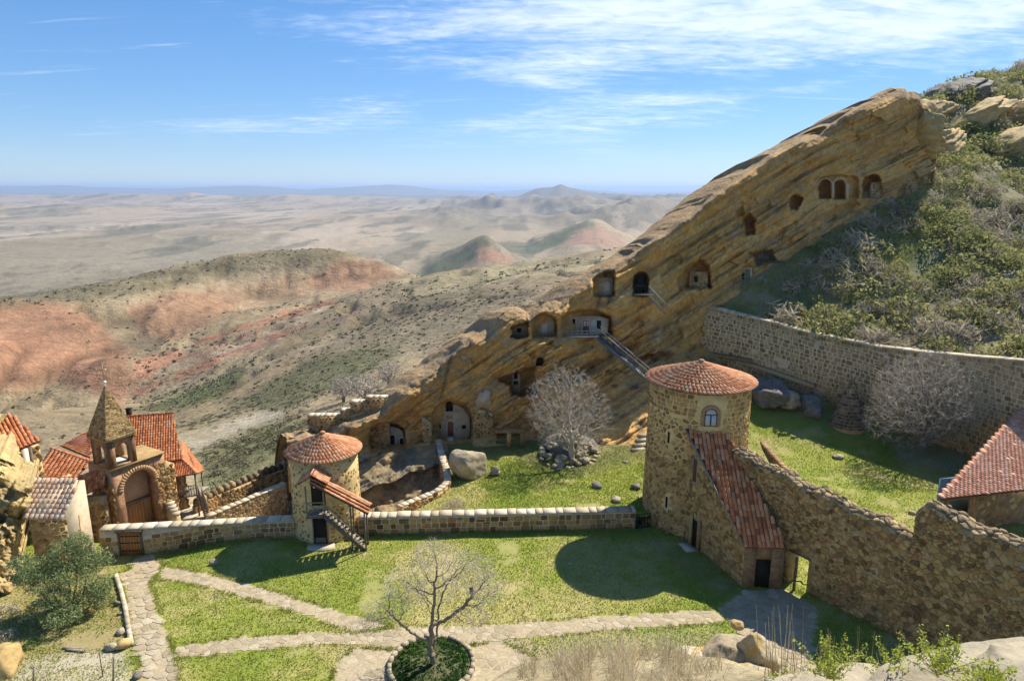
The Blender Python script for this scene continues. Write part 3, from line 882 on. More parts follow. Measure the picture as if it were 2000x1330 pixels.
rng = np.random.RandomState(8)
cx = rng.uniform(-95, -8, 9000); cy2 = rng.uniform(52, 170, 9000); cz2 = ground_f(cx, cy2)
cu, cv, cd = project(np.stack([cx, cy2, cz2], -1))
def zm2(poly, soft=10): return 1 - sstep(-soft, soft, polydist(cu, cv, poly))
pr2 = .10 + .9 * zm2([(385, 880), (470, 850), (560, 815), (640, 825), (700, 790), (760, 770), (640, 850), (600, 900), (560, 915), (390, 985)], 12) + .35 * zm2([(60, 790), (330, 790), (440, 800), (380, 880), (100, 880)], 20)
pr2 *= 1 - zm2([(330, 850), (480, 820), (560, 800), (560, 818), (470, 850), (380, 880)], 6)
okk = (rng.rand(len(cx)) < pr2 * .5) & (cu > -60) & (cu < 790) & (cd > 55) & (polydist(cu, cv, [(0, 1100), (0, 870), (240, 800), (400, 900), (380, 1000), (600, 930), (640, 1100)]) > 0)
tpl = [shrub_template(70, 430 + i, leaf=0.22, hollow=.35, thin=.35) for i in range(5)]
pp2 = np.stack([cx, cy2, cz2 - .1], -1)[okk]
o = scatter('slope_scrub', tpl, pp2, .45 + .75 * rng.rand(len(pp2)), rng.rand(len(pp2)) * 6.28, m_scrub, seed=9)
tag(o, 'grey brown scrub on the slope just outside the monastery walls', 'scrub', kind='stuff')
print('slope scrub', len(pp2))
# ================================================================ sandstone ridge with caves
CREST = [(560, 858), (600, 850), (650, 842), (690, 815), (720, 803), (750, 787), (800, 745), (850, 713), (900, 674), (950, 640), (985, 612), (1008, 600), (1022, 603), (1034, 612), (1046, 604), (1060, 592), (1082, 587), (1096, 590), (1108, 574), (1125, 560), (1160, 533), (1200, 513), (1240, 490), (1300, 452), (1350, 415), (1400, 374), (1450, 335), (1500, 303), (1545, 278), (1565, 266), (1600, 262), (1615, 246), (1640, 229), (1680, 205), (1720, 188), (1745, 178), (1768, 173), (1775, 184), (1782, 178), (1796, 187), (1808, 218), (1818, 262), (1830, 300)]
BASE = [(560, 880), (600, 880), (690, 889), (750, 890), (830, 876), (925, 871), (1000, 868), (1080, 858), (1180, 880), (1270, 890), (1345, 840), (1400, 740), (1480, 600), (1540, 525), (1600, 470), (1700, 420), (1760, 378), (1830, 330)]
YBASE = [(560, 57), (690, 58.5), (880, 61.5), (1000, 63), (1100, 64.8), (1200, 67.5), (1350, 72.5), (1480, 78), (1600, 83), (1780, 90), (1850, 93)]
us = np.arange(560, 1828.1, 2.0)
ws = np.linspace(0, 1, 190) ** 1.0
U, W = np.meshgrid(us, ws)
crest_j = lerp_pts(CREST, U) + 4.4 * fbm(U / 26, 0.0, oct=4, seed=11) + 3.0 * (_hash(np.floor(U / 17), U * 0, U * 0, 13) - .5)
base_j = lerp_pts(BASE, U)
V = crest_j + (base_j - crest_j) * W
Q = V - lerp_pts(CREST, U)                       # distance under the crest
QB = V - lerp_pts([(560, 890), (800, 742), (1000, 608), (1200, 500), (1400, 372), (1600, 254), (1850, 130)], U)   # across the bedding, which dips evenly
Y0 = lerp_pts(YBASE, U)
def box_mask(u0, u1, v0, v1, soft=2.0, arch=0.0, skew=0.0):
    """recess outline: rectangle with an arched top; skew shifts with v"""
    uu = U - skew * (V - (v0 + v1) / 2)
    h = (u1 - u0) / 2; c = (u0 + u1) / 2
    top = v0 + arch * (1 - np.sqrt(np.clip(1 - ((uu - c) / h) ** 2, 0, 1)))
    n = 2.6 * fbm(U / 8, V / 8, oct=3, seed=5)
    return sstep(-soft, soft, uu - u0 + n) * sstep(-soft, soft, u1 - uu + n) * sstep(-soft, soft, V - top + n) * sstep(-soft, soft, v1 - V)
def poly_mask(poly, soft=3.0):
    n = 4.2 * fbm(U / 10, V / 10, oct=4, seed=8)
    return 1 - sstep(-soft, soft, polydist(U + n, V + n, poly))
dep = np.zeros_like(U)
# rounded top edge: the slab's back curves away
edge = np.clip(1 - Q / (15.0 + 12 * vnoise(U / 60, 3.0, 0, 14) + 8 * (U < 1030)), 0, 1)
dep += (2.0 + 1.2 * vnoise(U / 35, 7.0, 0, 15)) * edge ** 1.6
# the slab leans out over its foot: higher parts come forward
fr = np.clip(Q / np.maximum(base_j - crest_j, 1), 0, 1)
dep += lerp_pts([(0, -0.6), (.25, -0.5), (.5, 0.3), (.8, 0.3), (1, -0.3)], fr)
# bedding: beds proud and recessed in turn
bw = 5 * fbm(U / 260, V / 260, oct=2, seed=21)
q2 = QB + bw
bed = fbm(q2 / 24.0, U / 420.0, oct=3, seed=31)
# beds with sharp edges: every bed stands out by its own amount, joints break it into blocks
q3 = q2 / 11.0 + 1.6 * fbm(q2 / 60, 0.0, oct=2, seed=34) + .5 * fbm(U / 300, V / 300, oct=2, seed=35)
bi = np.floor(q3); bf = q3 - bi
own = vnoise(bi * 7.31, U / 130.0, 0, 36)
und = np.exp(-(np.minimum(bf, 1 - bf) / .10) ** 2)
bl = U / (26 + 16 * _hash(bi, bi * 0 + 3, bi * 0, 37)) + 9 * _hash(bi, bi * 0, bi * 0 + 1, 38) + .15 * bf
bli = np.floor(bl); blf = bl - bli
blk = _hash(bi, bli, bi * 0, 39) - .5
crk = np.exp(-(np.minimum(blf, 1 - blf) / .035) ** 2) * (_hash(bi, bli, bi * 0 + 5, 40) > .45)
msk = sstep(-.02, .4, fbm(QB / 45, U / 150, oct=3, seed=42)) * sstep(8, 30, Q)
amp = sstep(700, 1000, U) * .45 + .4
dep += (bed * .8 + own * .62 * (.2 + .8 * msk) + (.34 * und + .5 * blk * sstep(0, .3, msk) + .42 * crk) * (.1 + .9 * msk)) * amp * sstep(4, 14, Q)
# jointed blocks at two sizes, long along the bedding
ua = U * .86 - V * .5
f1, f2 = np.floor(ua / 62 + 1.3 * _hash(np.floor(q2 / 19), U * 0, U * 0, 201) + .5 * fbm(U / 70, V / 70, oct=2, seed=202)), np.floor(q2 / 19 + .7 * fbm(U / 90, V / 90, oct=2, seed=203))
g1, g2 = np.floor(ua / 23 + .8 * _hash(np.floor(q2 / 8), U * 0, U * 0, 204)), np.floor(q2 / 8 + .4 * fbm(U / 40, V / 40, oct=2, seed=205))
lowm = .35 + .65 * np.maximum(msk, sstep(90, 180, QB) * .8)
dep += (1.15 * (_hash(f1, f2, f1 * 0, 206) - .5) + .42 * (_hash(g1, g2, g1 * 0, 207) - .5)) * lowm * sstep(6, 24, Q)
# overhanging shelves: sharp lip above, sloping out below
for qq, wd, dpt, u0, u1 in [(52, 26, 1.5, 1390, 1770), (118, 30, 1.8, 1200, 1580), (36, 20, 1.1, 1120, 1420), (92, 22, 1.1, 760, 990), (185, 34, 1.9, 1080, 1330), (215, 26, 1.5, 1000, 1200), (150, 24, 1.3, 1340, 1500), (250, 30, 1.6, 1120, 1290), (74, 18, 1.0, 1560, 1800)]:
    xx = (q2 + 6 * fbm(U / 60, V / 60, oct=3, seed=int(qq) + 3) - qq) / wd
    dep += dpt * np.where((xx > 0) & (xx < 1), (1 - xx) ** 1.3, 0) * sstep(u0, u0 + 50, U) * (1 - sstep(u1 - 50, u1, U)) * np.clip(.5 + 1.1 * fbm(U / 70, Q / 50, oct=2, seed=int(qq) + 7), .1, 1.2)
for qq, wd, dpt, u0, u1 in [(40, 3.0, .7, 1330, 1760), (72, 4.0, .9, 1180, 1700), (108, 3.5, .8, 1320, 1650), (150, 4, 1.0, 1190, 1540), (58, 3, .6, 760, 1000), (88, 3, .6, 1380, 1800), (190, 5, 1.1, 1180, 1400), (230, 5, .9, 1100, 1380)]:
    g = np.exp(-((q2 - qq) / wd) ** 2) * sstep(u0, u0 + 60, U) * (1 - sstep(u1 - 60, u1, U)) * np.clip(.55 + .9 * fbm(U / 55, Q / 30, oct=2, seed=int(qq)), 0, 1)
    dep += dpt * g
dep += 0.9 * fbm(U / 90, V / 60, oct=3, seed=41) + 0.30 * fbm(U / 16, V / 12, oct=4, seed=43, gain=.6)
# big masses: ledges and the foot of the slope come forward
LEDGE = [(1040, 661), (1100, 664), (1165, 668), (1230, 690), (1275, 665), (1305, 650), (1310, 860), (1180, 905), (1085, 905), (1060, 780), (1045, 700)]
led = 1 - sstep(-14, 8, polydist(U, V, LEDGE))
dep -= led * (1.0 + 2.0 * sstep(655, 880, V)) * 1.25
rest = 1 - sstep(-25, 25, polydist(U, V, [(1190, 560), (1290, 570), (1310, 590), (1305, 640), (1260, 670), (1190, 655)]))
dep -= rest * 1.3
# dark dripstone pockets
for cu, cv, rx, ry, dd in [(1232, 748, 40, 14, 1.5), (1120, 690, 50, 8, .8), (1500, 470, 50, 7, 1.0), (1690, 300, 45, 8, 1.0), (980, 735, 16, 14, .9), (1640, 420, 40, 8, 1.2), (1320, 480, 60, 6, .8), (1560, 340, 50, 6, .7)]:
    ang = -0.62
    du = (U - cu) * math.cos(ang) + (V - cv) * math.sin(ang); dv = -(U - cu) * math.sin(ang) + (V - cv) * math.cos(ang)
    dep += dd * np.exp(-(du / rx) ** 2 - (dv / ry) ** 2)
cav = np.zeros_like(U)
def cave(mask, d):
    global dep, cav
    dep = dep * (1 - mask * .65) + mask * d
    cav = np.maximum(cav, mask)
cave(box_mask(722, 791, 826, 886, 2.2, 18), 2.6)
cave(box_mask(843, 921, 782, 874, 1.8, 34), 1.7)
cave(poly_mask([(972, 742), (1000, 728), (1045, 716), (1047, 770), (1002, 774), (996, 752)], 2.5), 3.2)
cave(box_mask(1048, 1062, 697, 713, 1.6, 4), 2.0)
cave(box_mask(970, 990, 842, 866, 1.6), 2.2)
cave(box_mask(999, 1016, 842, 868, 1.6), 2.2)
cave(poly_mask([(998, 640), (1010, 633), (1031, 628), (1032, 660), (998, 660)], 2.0), 2.6)
cave(box_mask(1040, 1088, 612, 658, 1.8, 20), 1.6)
cave(poly_mask([(1096, 618), (1128, 608), (1165, 606), (1192, 618), (1196, 655), (1096, 658)], 3.0), 2.2)
cave(poly_mask([(1156, 545), (1170, 536), (1198, 530), (1201, 578), (1160, 580)], 2.4), 1.9)
cave(box_mask(1236, 1266, 532, 577, 2.0, 10), 3.0)
cave(poly_mask([(1324, 545), (1345, 518), (1366, 506), (1384, 520), (1388, 562), (1326, 566)], 3.0), 3.4)
cave(box_mask(1447, 1470, 521, 562, 2.0, 5), 1.2)
cave(poly_mask([(1466, 494), (1505, 489), (1516, 512), (1476, 516)], 3.0), 3.5)
cave(poly_mask([(1437, 412), (1452, 405), (1452, 440), (1438, 444)], 2.5), 1.4)
cave(poly_mask([(1453, 424), (1464, 418), (1476, 432), (1472, 456), (1454, 458)], 2.2), 3.4)
cave(poly_mask([(1543, 388), (1552, 381), (1566, 386), (1562, 402), (1556, 412), (1543, 410)], 2.2), 3.0)
cave(box_mask(1598, 1676, 343, 387, 2.0, 8), 1.3)
cave(box_mask(1599, 1622, 348, 388, 1.8, 10), 4.0)
cave(box_mask(1627, 1650, 354, 389, 1.8, 10), 4.0)
cave(box_mask(1684, 1722, 342, 386, 2.2, 20), 3.6)
cave(poly_mask([(1236, 712), (1262, 694), (1300, 690), (1345, 700), (1345, 745), (1262, 740)], 3.0), 4.5)
Yr = Y0 + dep
# the foot of the slope runs out towards the yard
YA = lerp_pts([(600, 110), (680, 74), (720, 68.5), (760, 65.0), (800, 62.5), (850, 59.6), (895, 56.8)], V) + .55 * fbm(q2 / 11.0, U / 200, oct=3, seed=47) + .5 * fbm(U / 30, V / 30, oct=3, seed=49)
wa = sstep(1030, 1090, U) * (1 - sstep(1390, 1440, U))
Yr = np.where(YA < Yr, Yr * (1 - wa) + YA * wa, Yr)
Yg = np.where(ray(U, V)[2] < -.15, 23.8 * ray(U, V)[1] / np.maximum(-ray(U, V)[2], .15), 1e9)
Yr = np.minimum(Yr, np.where(U > 700, Yg + 1.5 * cav, 1e9))
face = Dn(U, V, Yr)
# back of the slab: curves over and runs down behind
nb_ = 14
top = face[0]
back = []
for k in range(nb_, 0, -1):
    d = 30.0 * (k / nb_) ** 1.5
    bz = top[:, 2] - 0.10 * d - 0.028 * d * d * .9 + 0.5 * fbm(us / 30, d / 3.0, oct=3, seed=61)
    back.append(np.stack([top[:, 0] - 0.42 * d, top[:, 1] + 0.9 * d, np.maximum(bz, -14)], -1))
skirt = face[-1].copy(); skirt[:, 2] -= 4.0; skirt[:, 1] -= 0.2
RG = np.concatenate([np.array(back), face, skirt[None]], 0)
nr, nc = RG.shape[:2]
# colour of the stone itself: ochre beds, grey weathered crust on the exposed upper skin, dark dripping stains
uu_ = np.broadcast_to(us, (nr, nc)); 
Qf = np.concatenate([np.zeros((nb_, nc)), Q, Q[-1:]], 0); Vf = np.concatenate([np.repeat(V[:1], nb_, 0), V, V[-1:]], 0)
q2f = np.concatenate([np.zeros((nb_, nc)), q2, q2[-1:]], 0)
n1 = fbm(q2f / 18, uu_ / 300, oct=4, seed=71); n2 = fbm(uu_ / 40, Vf / 40, oct=4, seed=73); n3 = fbm(uu_ / 11, Vf / 11, oct=3, seed=75)
rc = np.zeros((nr, nc, 3)); rc[:] = (0.53, 0.335, 0.115)
def rp(mask, colr):
    global rc
    rc = rc * (1 - mask[..., None]) + np.array(colr) * mask[..., None]
rp(sstep(-.1, .5, n1) * .6, (0.64, 0.43, 0.165))
rp(sstep(.05, .5, n2) * .5, (0.40, 0.265, 0.12))
rp(sstep(.1, .5, -n1 + .4 * n3) * .55, (0.33, 0.22, 0.10))
rp(sstep(.25, .6, n2 - .3 * n1) * .45, (0.54, 0.41, 0.23))
crust = np.clip(1 - (Qf + 12 * n2) / np.where(uu_ < 1050, 34.0, 20.0), 0, 1)
bif = np.concatenate([np.zeros((nb_, nc)), bi, bi[-1:]], 0)
bh = _hash(bif, bif * 0 + 8, bif * 0, 81) * (.6 + .4 * n2)
rp(sstep(.55, .75, bh) * .3, (0.40, 0.265, 0.115)); rp(sstep(.75, .95, bh) * .4, (0.66, 0.49, 0.24))
rp(sstep(.1, .6, crust) * .8, (0.235, 0.19, 0.125))
lich = sstep(.15, .45, fbm(uu_ / 26 + 9, Vf / 14, oct=4, seed=77)) * sstep(660, 700, Vf) * sstep(1040, 1100, uu_)
rp(lich * .75, (0.10, 0.10, 0.085))
lich2 = sstep(.2, .5, fbm(q2f / 12 + 3, uu_ / 60, oct=4, seed=79))
rp(lich2 * .28, (0.17, 0.14, 0.10))
for cu, w_ in [(1167, 4), (1186, 5), (905, 4), (740, 5)]:
    rp(np.exp(-((uu_ + .25 * (Vf - 600) - cu) / w_) ** 2) * (np.abs(Qf - 40) < 34) * .7, (0.07, 0.06, 0.045))
rc = rc * np.array((1.16, 1.06, 0.98)) + 0.03 * n3[..., None]
m_ridge = col_mat('ridge_sandstone', scale=0.5, amount=0.26, bump=0.8, bscale=1.6, bdist=0.45, fine=5.0, mid=1.7)
me = np_mesh('sandstone_ridge', RG.reshape(-1, 3), grid_faces(nr, nc)[:, ::-1], m_ridge, False, col=np.clip(rc, .02, .8).reshape(-1, 3))
ridge = link_mesh('sandstone_ridge', me, (0, 0, 0))
tag(ridge, 'long slanting ochre sandstone ridge riddled with cave openings', 'rock ridge', kind='structure')
def ridge_y(u, v):
    """distance Y of the ridge surface at a photo position"""
    j = int(np.clip(round((u - 560) / 2.0), 0, len(us) - 1))
    i = int(np.argmin(np.abs(V[:, j] - v)))
    return float(Yr[i, j])

# ================================================================ scrub hillside on the right
hill_pts = ctl([(1352, 592, 75.8), (1420, 612, 73.4), (1500, 632, 70.8), (1650, 668, 66.6), (1800, 694, 62.2), (2000, 712, 56), (2250, 725, 48),
    (1400, 596, 74), (1480, 564, 77), (1540, 512, 79), (1600, 466, 81.8), (1700, 420, 86.6), (1760, 376, 89.2), (1830, 312, 93),
    (1560, 600, 74.5), (1700, 600, 73.5), (1900, 620, 67), (1700, 480, 81), (1620, 520, 78.5), (1800, 520, 79), (1900, 450, 88), (2000, 520, 77), (2000, 620, 64), (1850, 380, 93), (2000, 380, 97), (1930, 310, 108), (1850, 300, 98), (2000, 270, 115), (1860, 240, 117), (1930, 215, 121), (2000, 190, 127),
    (1822, 207, 122), (1860, 178, 126), (1900, 160, 130), (1950, 150, 133), (2010, 130, 137), (2250, 120, 135), (2250, 400, 92), (2250, 620, 60)])
for p in [(1822, 207, 122), (1900, 160, 130), (2010, 130, 137), (2250, 120, 135)]:
    q = D(*p); hill_pts += [(q.x + 8, q.y + 30, q.z - 8), (q.x + 15, q.y + 60, q.z - 24)]
hill_pts += [(60, 125, 20), (45, 110, 8), (60, 170, 0)]
hill_f0 = tps_fit(hill_pts)
def hill_f(x, y):
    return hill_f0(x, y) + 0.8 * fbm(x / 9, y / 9, oct=4, seed=91) + .25 * fbm(x / 2.5, y / 2.5, oct=2, seed=93)
UPW = [(1340, 588, 74.8), (1420, 609, 72.3), (1500, 629, 69.8), (1570, 649, 67.6), (1650, 665, 65.4), (1720, 679, 63.4), (1800, 689, 61.0), (1900, 698, 57.8), (2000, 706, 54.2), (2120, 714, 50)]
UPT = [D(*p) for p in UPW]
hx, hy = np.meshgrid(np.linspace(14, 140, 210), np.linspace(44, 180, 220))
wall_line = [(p.x + .35, p.y + .2) for p in UPT]
keep_poly = wall_line + [(60, 30), (260, 30), (260, 260), (14, 260), (14, 78)]
kd = polydist(hx, hy, keep_poly)
hz = hill_f(hx, hy)
hv = np.stack([hx, hy, hz], -1).reshape(-1, 3)
fc = grid_faces(220, 210)
km = (kd < 0.3).ravel()
fc = fc[km[fc].all(1)]
hc = np.empty((len(hv), 3)); hc[:] = (0.20, 0.185, 0.10)
hn = fbm(hv[:, 0] / 7, hv[:, 1] / 7, oct=4, seed=95)
hm = sstep(0, .5, hn)[:, None]; hc = hc * (1 - hm) + np.array((0.28, 0.25, 0.15)) * hm
hm = sstep(.1, .5, -hn)[:, None] * .7; hc = hc * (1 - hm) + np.array((0.10, 0.14, 0.04)) * hm
m_hill = col_mat('hillside_soil', scale=0.4, amount=0.3, bump=0.7, bscale=2.5, bdist=0.3, fine=4.0)
hill = link_mesh('hillside', np_mesh('hillside', hv, fc, m_hill, True, col=hc), (0, 0, 0)); tag(hill, kind='structure')
# ================================================================ lawns and paths
def zc(x, y):
    x = np.asarray(x, float); y = np.asarray(y, float)
    return -1.0 * sstep(9, 0, np.hypot((x + 27.5) * .9, y - 42.0)) + 0.05 * fbm(x / 3, y / 3, oct=2, seed=501)
def zm(x, y):      # middle yard behind the front wall
    x = np.asarray(x, float); y = np.asarray(y, float)
    return 0.35 + 0.035 * (x - 2) + 0.25 * fbm(x / 5, y / 5, oct=3, seed=503)
def zu(x, y):      # upper yard under the high wall
    x = np.asarray(x, float); y = np.asarray(y, float)
    return 0.0 + 5.0 * sstep(54, 78, y) + 0.15 * fbm(x / 5, y / 5, oct=3, seed=505)
LAWN_A = [(-38, 16), (-38, 43.4), (-29, 43.3), (-15, 43.6), (9.5, 44.7), (13, 46), (15.4, 41), (21.8, 32), (28, 23.6), (34, 16)]
LAWN_B = [tuple(G(x, y, .2).xy) for x, y in [(768, 1003), (800, 985), (850, 966), (873, 940), (866, 900), (852, 868), (905, 862), (1000, 856), (1080, 868), (1180, 880), (1290, 878)]] + [(14, 60), (15, 52), (13.5, 46.5), (9.3, 44.4), (-9, 43.6)]
LAWN_C = [(15.4, 40.8), (13.8, 46), (14.5, 60), (16, 72), (19, 74)] + [(p.x, p.y) for p in UPT] + [(60, 45), (60, 20), (29, 23)]
def lawn_sheet(name, poly, zf, step, dry, seed, bare=()):
    P = np.array(poly)
    x0, y0 = P.min(0); x1, y1 = P.max(0)
    nx, ny = int((x1 - x0) / step) + 2, int((y1 - y0) / step) + 2
    gx, gy = np.meshgrid(np.linspace(x0, x1, nx), np.linspace(y0, y1, ny))
    d = polydist(gx, gy, poly)
    v = np.stack([gx, gy, zf(gx, gy)], -1).reshape(-1, 3)
    f = grid_faces(ny, nx); k = (d < step * .7).ravel(); f = f[k[f].all(1)]
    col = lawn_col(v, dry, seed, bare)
    used = np.unique(f); mp = np.full(len(v), -1); mp[used] = np.arange(len(used))
    o = link_mesh(name, np_mesh(name, v[used], mp[f], m_lawn, True, col=col[used]), (0, 0, 0))
    tag(o, kind='structure')
    return o
def lawn_col(v, dry, seed, bare):
    x, y = v[:, 0], v[:, 1]
    n = fbm(x / 4.5, y / 4.5, oct=4, seed=seed); n2 = fbm(x / .9, y / .9, oct=3, seed=seed + 1)
    c = np.empty((len(v), 3)); c[:] = (0.225, 0.26, 0.042)
    k = np.clip(sstep(-.15, .55, n + .45 * n2 + dry) * .8, 0, 1)[:, None]
    c = c * (1 - k) + np.array((0.40, 0.345, 0.14)) * k
    k = (sstep(.15, .5, -n + .3 * n2 - .4 * dry) * .6)[:, None]
    c = c * (1 - k) + np.array((0.16, 0.225, 0.03)) * k
    n4 = fbm(x / 2.1 + 7, y / 1.6, oct=4, seed=seed + 5); k = (sstep(.24, .46, n4) * .38)[:, None]; c = c * (1 - k) + np.array((0.38, 0.30, 0.16)) * k
    u, w, _ = project(v)
    for poly, soft, cc, amt in bare:  # bare ground patches, and the wall shadow painted on the upper lawn
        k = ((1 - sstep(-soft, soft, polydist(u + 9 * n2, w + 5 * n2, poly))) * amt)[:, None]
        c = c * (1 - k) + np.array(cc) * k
    return c
m_lawn = col_mat('lawn_turf', scale=1.2, amount=0.22, bump=0.6, bscale=9.0, bdist=0.08, fine=14.0)
EARTH = (0.36, 0.30, 0.19)
bareA = [([(-300, 1110), (215, 1110), (236, 1160), (252, 1250), (200, 1290), (150, 1345), (-300, 1345)], 14, (0.30, 0.235, 0.115), .8),
         ([(40, 1290), (200, 1268), (245, 1275), (255, 1345), (20, 1345)], 8, (0.42, 0.37, 0.27), .9),
         ([(690, 1240), (1000, 1236), (1070, 1265), (1150, 1345), (640, 1345), (665, 1290)], 8, EARTH, .85),
         ([(1060, 1240), (1400, 1225), (1420, 1345), (1100, 1345)], 20, (0.30, 0.27, 0.15), .6),
         ([(1250, 1045), (1360, 1080), (1460, 1150), (1420, 1165), (1330, 1110)], 16, (0.25, 0.215, 0.11), .6)]
court = lawn_sheet('courtyard_lawn', LAWN_A, zc, 0.28, 0.02, 511, bareA)
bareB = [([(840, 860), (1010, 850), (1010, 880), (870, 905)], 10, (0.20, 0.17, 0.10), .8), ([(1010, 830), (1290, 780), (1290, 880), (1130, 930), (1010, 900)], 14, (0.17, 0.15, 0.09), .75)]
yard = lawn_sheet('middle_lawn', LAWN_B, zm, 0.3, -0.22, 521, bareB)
bareShadeC = [([(1740, 860), (1900, 880), (1880, 930), (1760, 905)], 10, (0.33, 0.28, 0.19), .8), ([(1470, 800), (1700, 860), (1900, 890), (1900, 850), (1480, 740)], 12, (0.14, 0.15, 0.06), .5)]  # bare earth by the tree, then the high wall's cast shadow painted dark
upper = lawn_sheet('upper_lawn', LAWN_C, zu, 0.4, -0.16, 531, bareShadeC)

m_blade = leaf_mat('grass_blades', [(0.0, (0.13, 0.20, 0.022)), (0.3, (0.225, 0.29, 0.038)), (0.55, (0.36, 0.36, 0.075)), (0.8, (0.48, 0.42, 0.18)), (1.0, (0.56, 0.49, 0.26))], scale=0.28, trans=0.3, rough=0.7)
PATHS = {}
def px_poly(pts, z=0.0):
    return [tuple(G(u, v, z).xy) for u, v in pts]
PATH_MAIN = px_poly([(221, 1102), (250, 1092), (253, 1066), (300, 1061), (318, 1088), (302, 1112), (292, 1132), (302, 1165), (319, 1210), (333, 1255), (341, 1282), (354, 1345), (284, 1345), (270, 1290), (257, 1240), (247, 1180), (234, 1125)])
PATH_B1 = px_poly([(318, 1090), (400, 1118), (480, 1138), (560, 1162), (640, 1187), (720, 1208), (770, 1222), (690, 1234), (600, 1205), (500, 1174), (400, 1147), (305, 1124)])
PATH_B2 = px_poly([(338, 1262), (480, 1243), (620, 1234), (700, 1236), (780, 1224), (900, 1222), (1000, 1215), (1200, 1200), (1400, 1188), (1425, 1215), (1200, 1230), (1000, 1248), (900, 1262), (760, 1268), (640, 1258), (500, 1270), (343, 1287)])
PATH_BED = px_poly([(690, 1262), (770, 1268), (900, 1262), (980, 1252), (1040, 1280), (1090, 1345), (640, 1345), (655, 1305)])
YARD = px_poly([(1400, 1186), (1452, 1152), (1525, 1148), (1598, 1182), (1592, 1260), (1600, 1345), (1470, 1345), (1440, 1240), (1425, 1215)])
def grass(name, poly, zf, n, h, seed, avoid=(), label=None, dry=0.0, clump=None):
    rng = np.random.RandomState(seed)
    P = np.array(poly); x0, y0 = P.min(0); x1, y1 = P.max(0)
    y0 = max(y0, 25)
    x = x0 + (x1 - x0) * rng.rand(n * 3); y = y0 + (y1 - y0) * rng.rand(n * 3)
    ok = polydist(x, y, poly) < -.25
    for a in avoid: ok &= polydist(x, y, a) > .04
    ok &= fbm(x / 2.1 + 7, y / 1.6, oct=4, seed=seed + 5) + .12 * rng.normal(size=len(x)) < .40
    if clump is not None: ok &= fbm(x / .55, y / .55, oct=2, seed=seed + 9) > clump
    u, w, _ = project(np.stack([x, y, zf(x, y)], -1))
    ok &= (u > -60) & (u < 2060) & (w < 1400)
    x, y = x[ok][:n], y[ok][:n]
    m = len(x); z = zf(x, y)
    a = rng.rand(m) * 6.283; hh = h * (.5 + rng.rand(m)); wd = .022 + .02 * rng.rand(m)
    lean = rng.normal(scale=.6, size=(m, 2)) * hh[:, None]
    v = np.empty((m, 3, 3))
    v[:, 0] = np.stack([x - np.cos(a) * wd, y - np.sin(a) * wd, z - .01], -1)
    v[:, 1] = np.stack([x + np.cos(a) * wd, y + np.sin(a) * wd, z - .01], -1)
    v[:, 2] = np.stack([x + lean[:, 0], y + lean[:, 1], z + hh], -1)
    k = np.clip(.5 + .75 * fbm(x / 4.5, y / 4.5, oct=4, seed=seed) + .35 * rng.normal(size=m) * .6 + dry, 0, 1)
    o = link_mesh(name, np_mesh(name, v.reshape(-1, 3), np.arange(m * 3).reshape(-1, 3), m_blade, False, rnd=np.repeat(k, 3)), (0, 0, 0))
    tag(o, label, 'grass', kind='stuff')
grass('courtyard_grass', LAWN_A, zc, 110000, .075, 511, (PATH_MAIN, PATH_B1, PATH_B2, PATH_BED, YARD), 'short patchy grass covering the front courtyard', dry=-.05)
grass('courtyard_tufts', LAWN_A, zc, 16000, .17, 511, (PATH_MAIN, PATH_B1, PATH_B2, PATH_BED, YARD), 'taller tufts of grass standing in the courtyard lawn', dry=-.15, clump=.42)
grass('upper_tufts', LAWN_C, zu, 9000, .2, 531, (), 'taller tufts of grass in the yard under the high wall', dry=-.25, clump=.42)
grass('middle_grass', LAWN_B, zm, 45000, .10, 521, (), 'bright green grass behind the front boundary wall', dry=-.3)
grass('upper_grass', LAWN_C, zu, 60000, .10, 531, (), 'bright green grass of the yard under the high wall', dry=-.22)

m_flag = pieces_mat('flagstone', [(0.0, (0.31, 0.255, 0.16)), (0.4, (0.37, 0.305, 0.20)), (0.7, (0.41, 0.34, 0.23)), (1.0, (0.46, 0.395, 0.28))], scale=1.3, bump=0.4, bscale=9, grain=0.3, stain=(3.0, 0.55, 0.75, (0.30, 0.25, 0.14)))
m_joint = plain_mat('path_earth', (0.36, 0.295, 0.185), var=0.35, scale=5.0, bump=0.3)
def paved(name, poly, size, gap, seed, zf=zc, limit=300, proud=(0.012, 0.03), label=None, bare=.12):
    P = np.array(poly); x0, y0 = P.min(0); x1, y1 = P.max(0)
    step = .25
    nx, ny = int((x1 - x0) / step) + 2, int((y1 - y0) / step) + 2
    gx, gy = np.meshgrid(np.linspace(x0, x1, nx), np.linspace(y0, y1, ny))
    d = polydist(gx, gy, poly) + .12 * fbm(gx / .7, gy / .7, oct=2, seed=seed)
    v = np.stack([gx, gy, zf(gx, gy) + .014], -1).reshape(-1, 3)
    f = grid_faces(ny, nx); k = (d < .05).ravel(); f = f[k[f].all(1)]
    used = np.unique(f); mp = np.full(len(v), -1); mp[used] = np.arange(len(used))
    o = link_mesh(name, np_mesh(name, v[used], mp[f], m_joint, True), (0, 0, 0)); tag(o, label, kind='structure')
    cells = random_rubble(x0, x1, y0, y1, size, gap, seed)
    keep = []
    for c in cells:
        cx, cy_ = np.mean([q[0] for q in c]), np.mean([q[1] for q in c])
        if polydist(np.array([cx]), np.array([cy_]), poly)[0] < -.12 and float(vnoise(cx * .9, cy_ * .9, 0, seed)) * .6 + float(_hash(np.array(int(cx * 97)), np.array(int(cy_ * 89)), np.array(0), seed)) > bare: keep.append(c)
    lay_stones(o, keep, lambda x, y, off: Vector((x, y, float(zf(x, y)) + .014 + off)), m_flag, 'flagstone', proud, limit, seed, lip=.8, inset=.93)
    return o
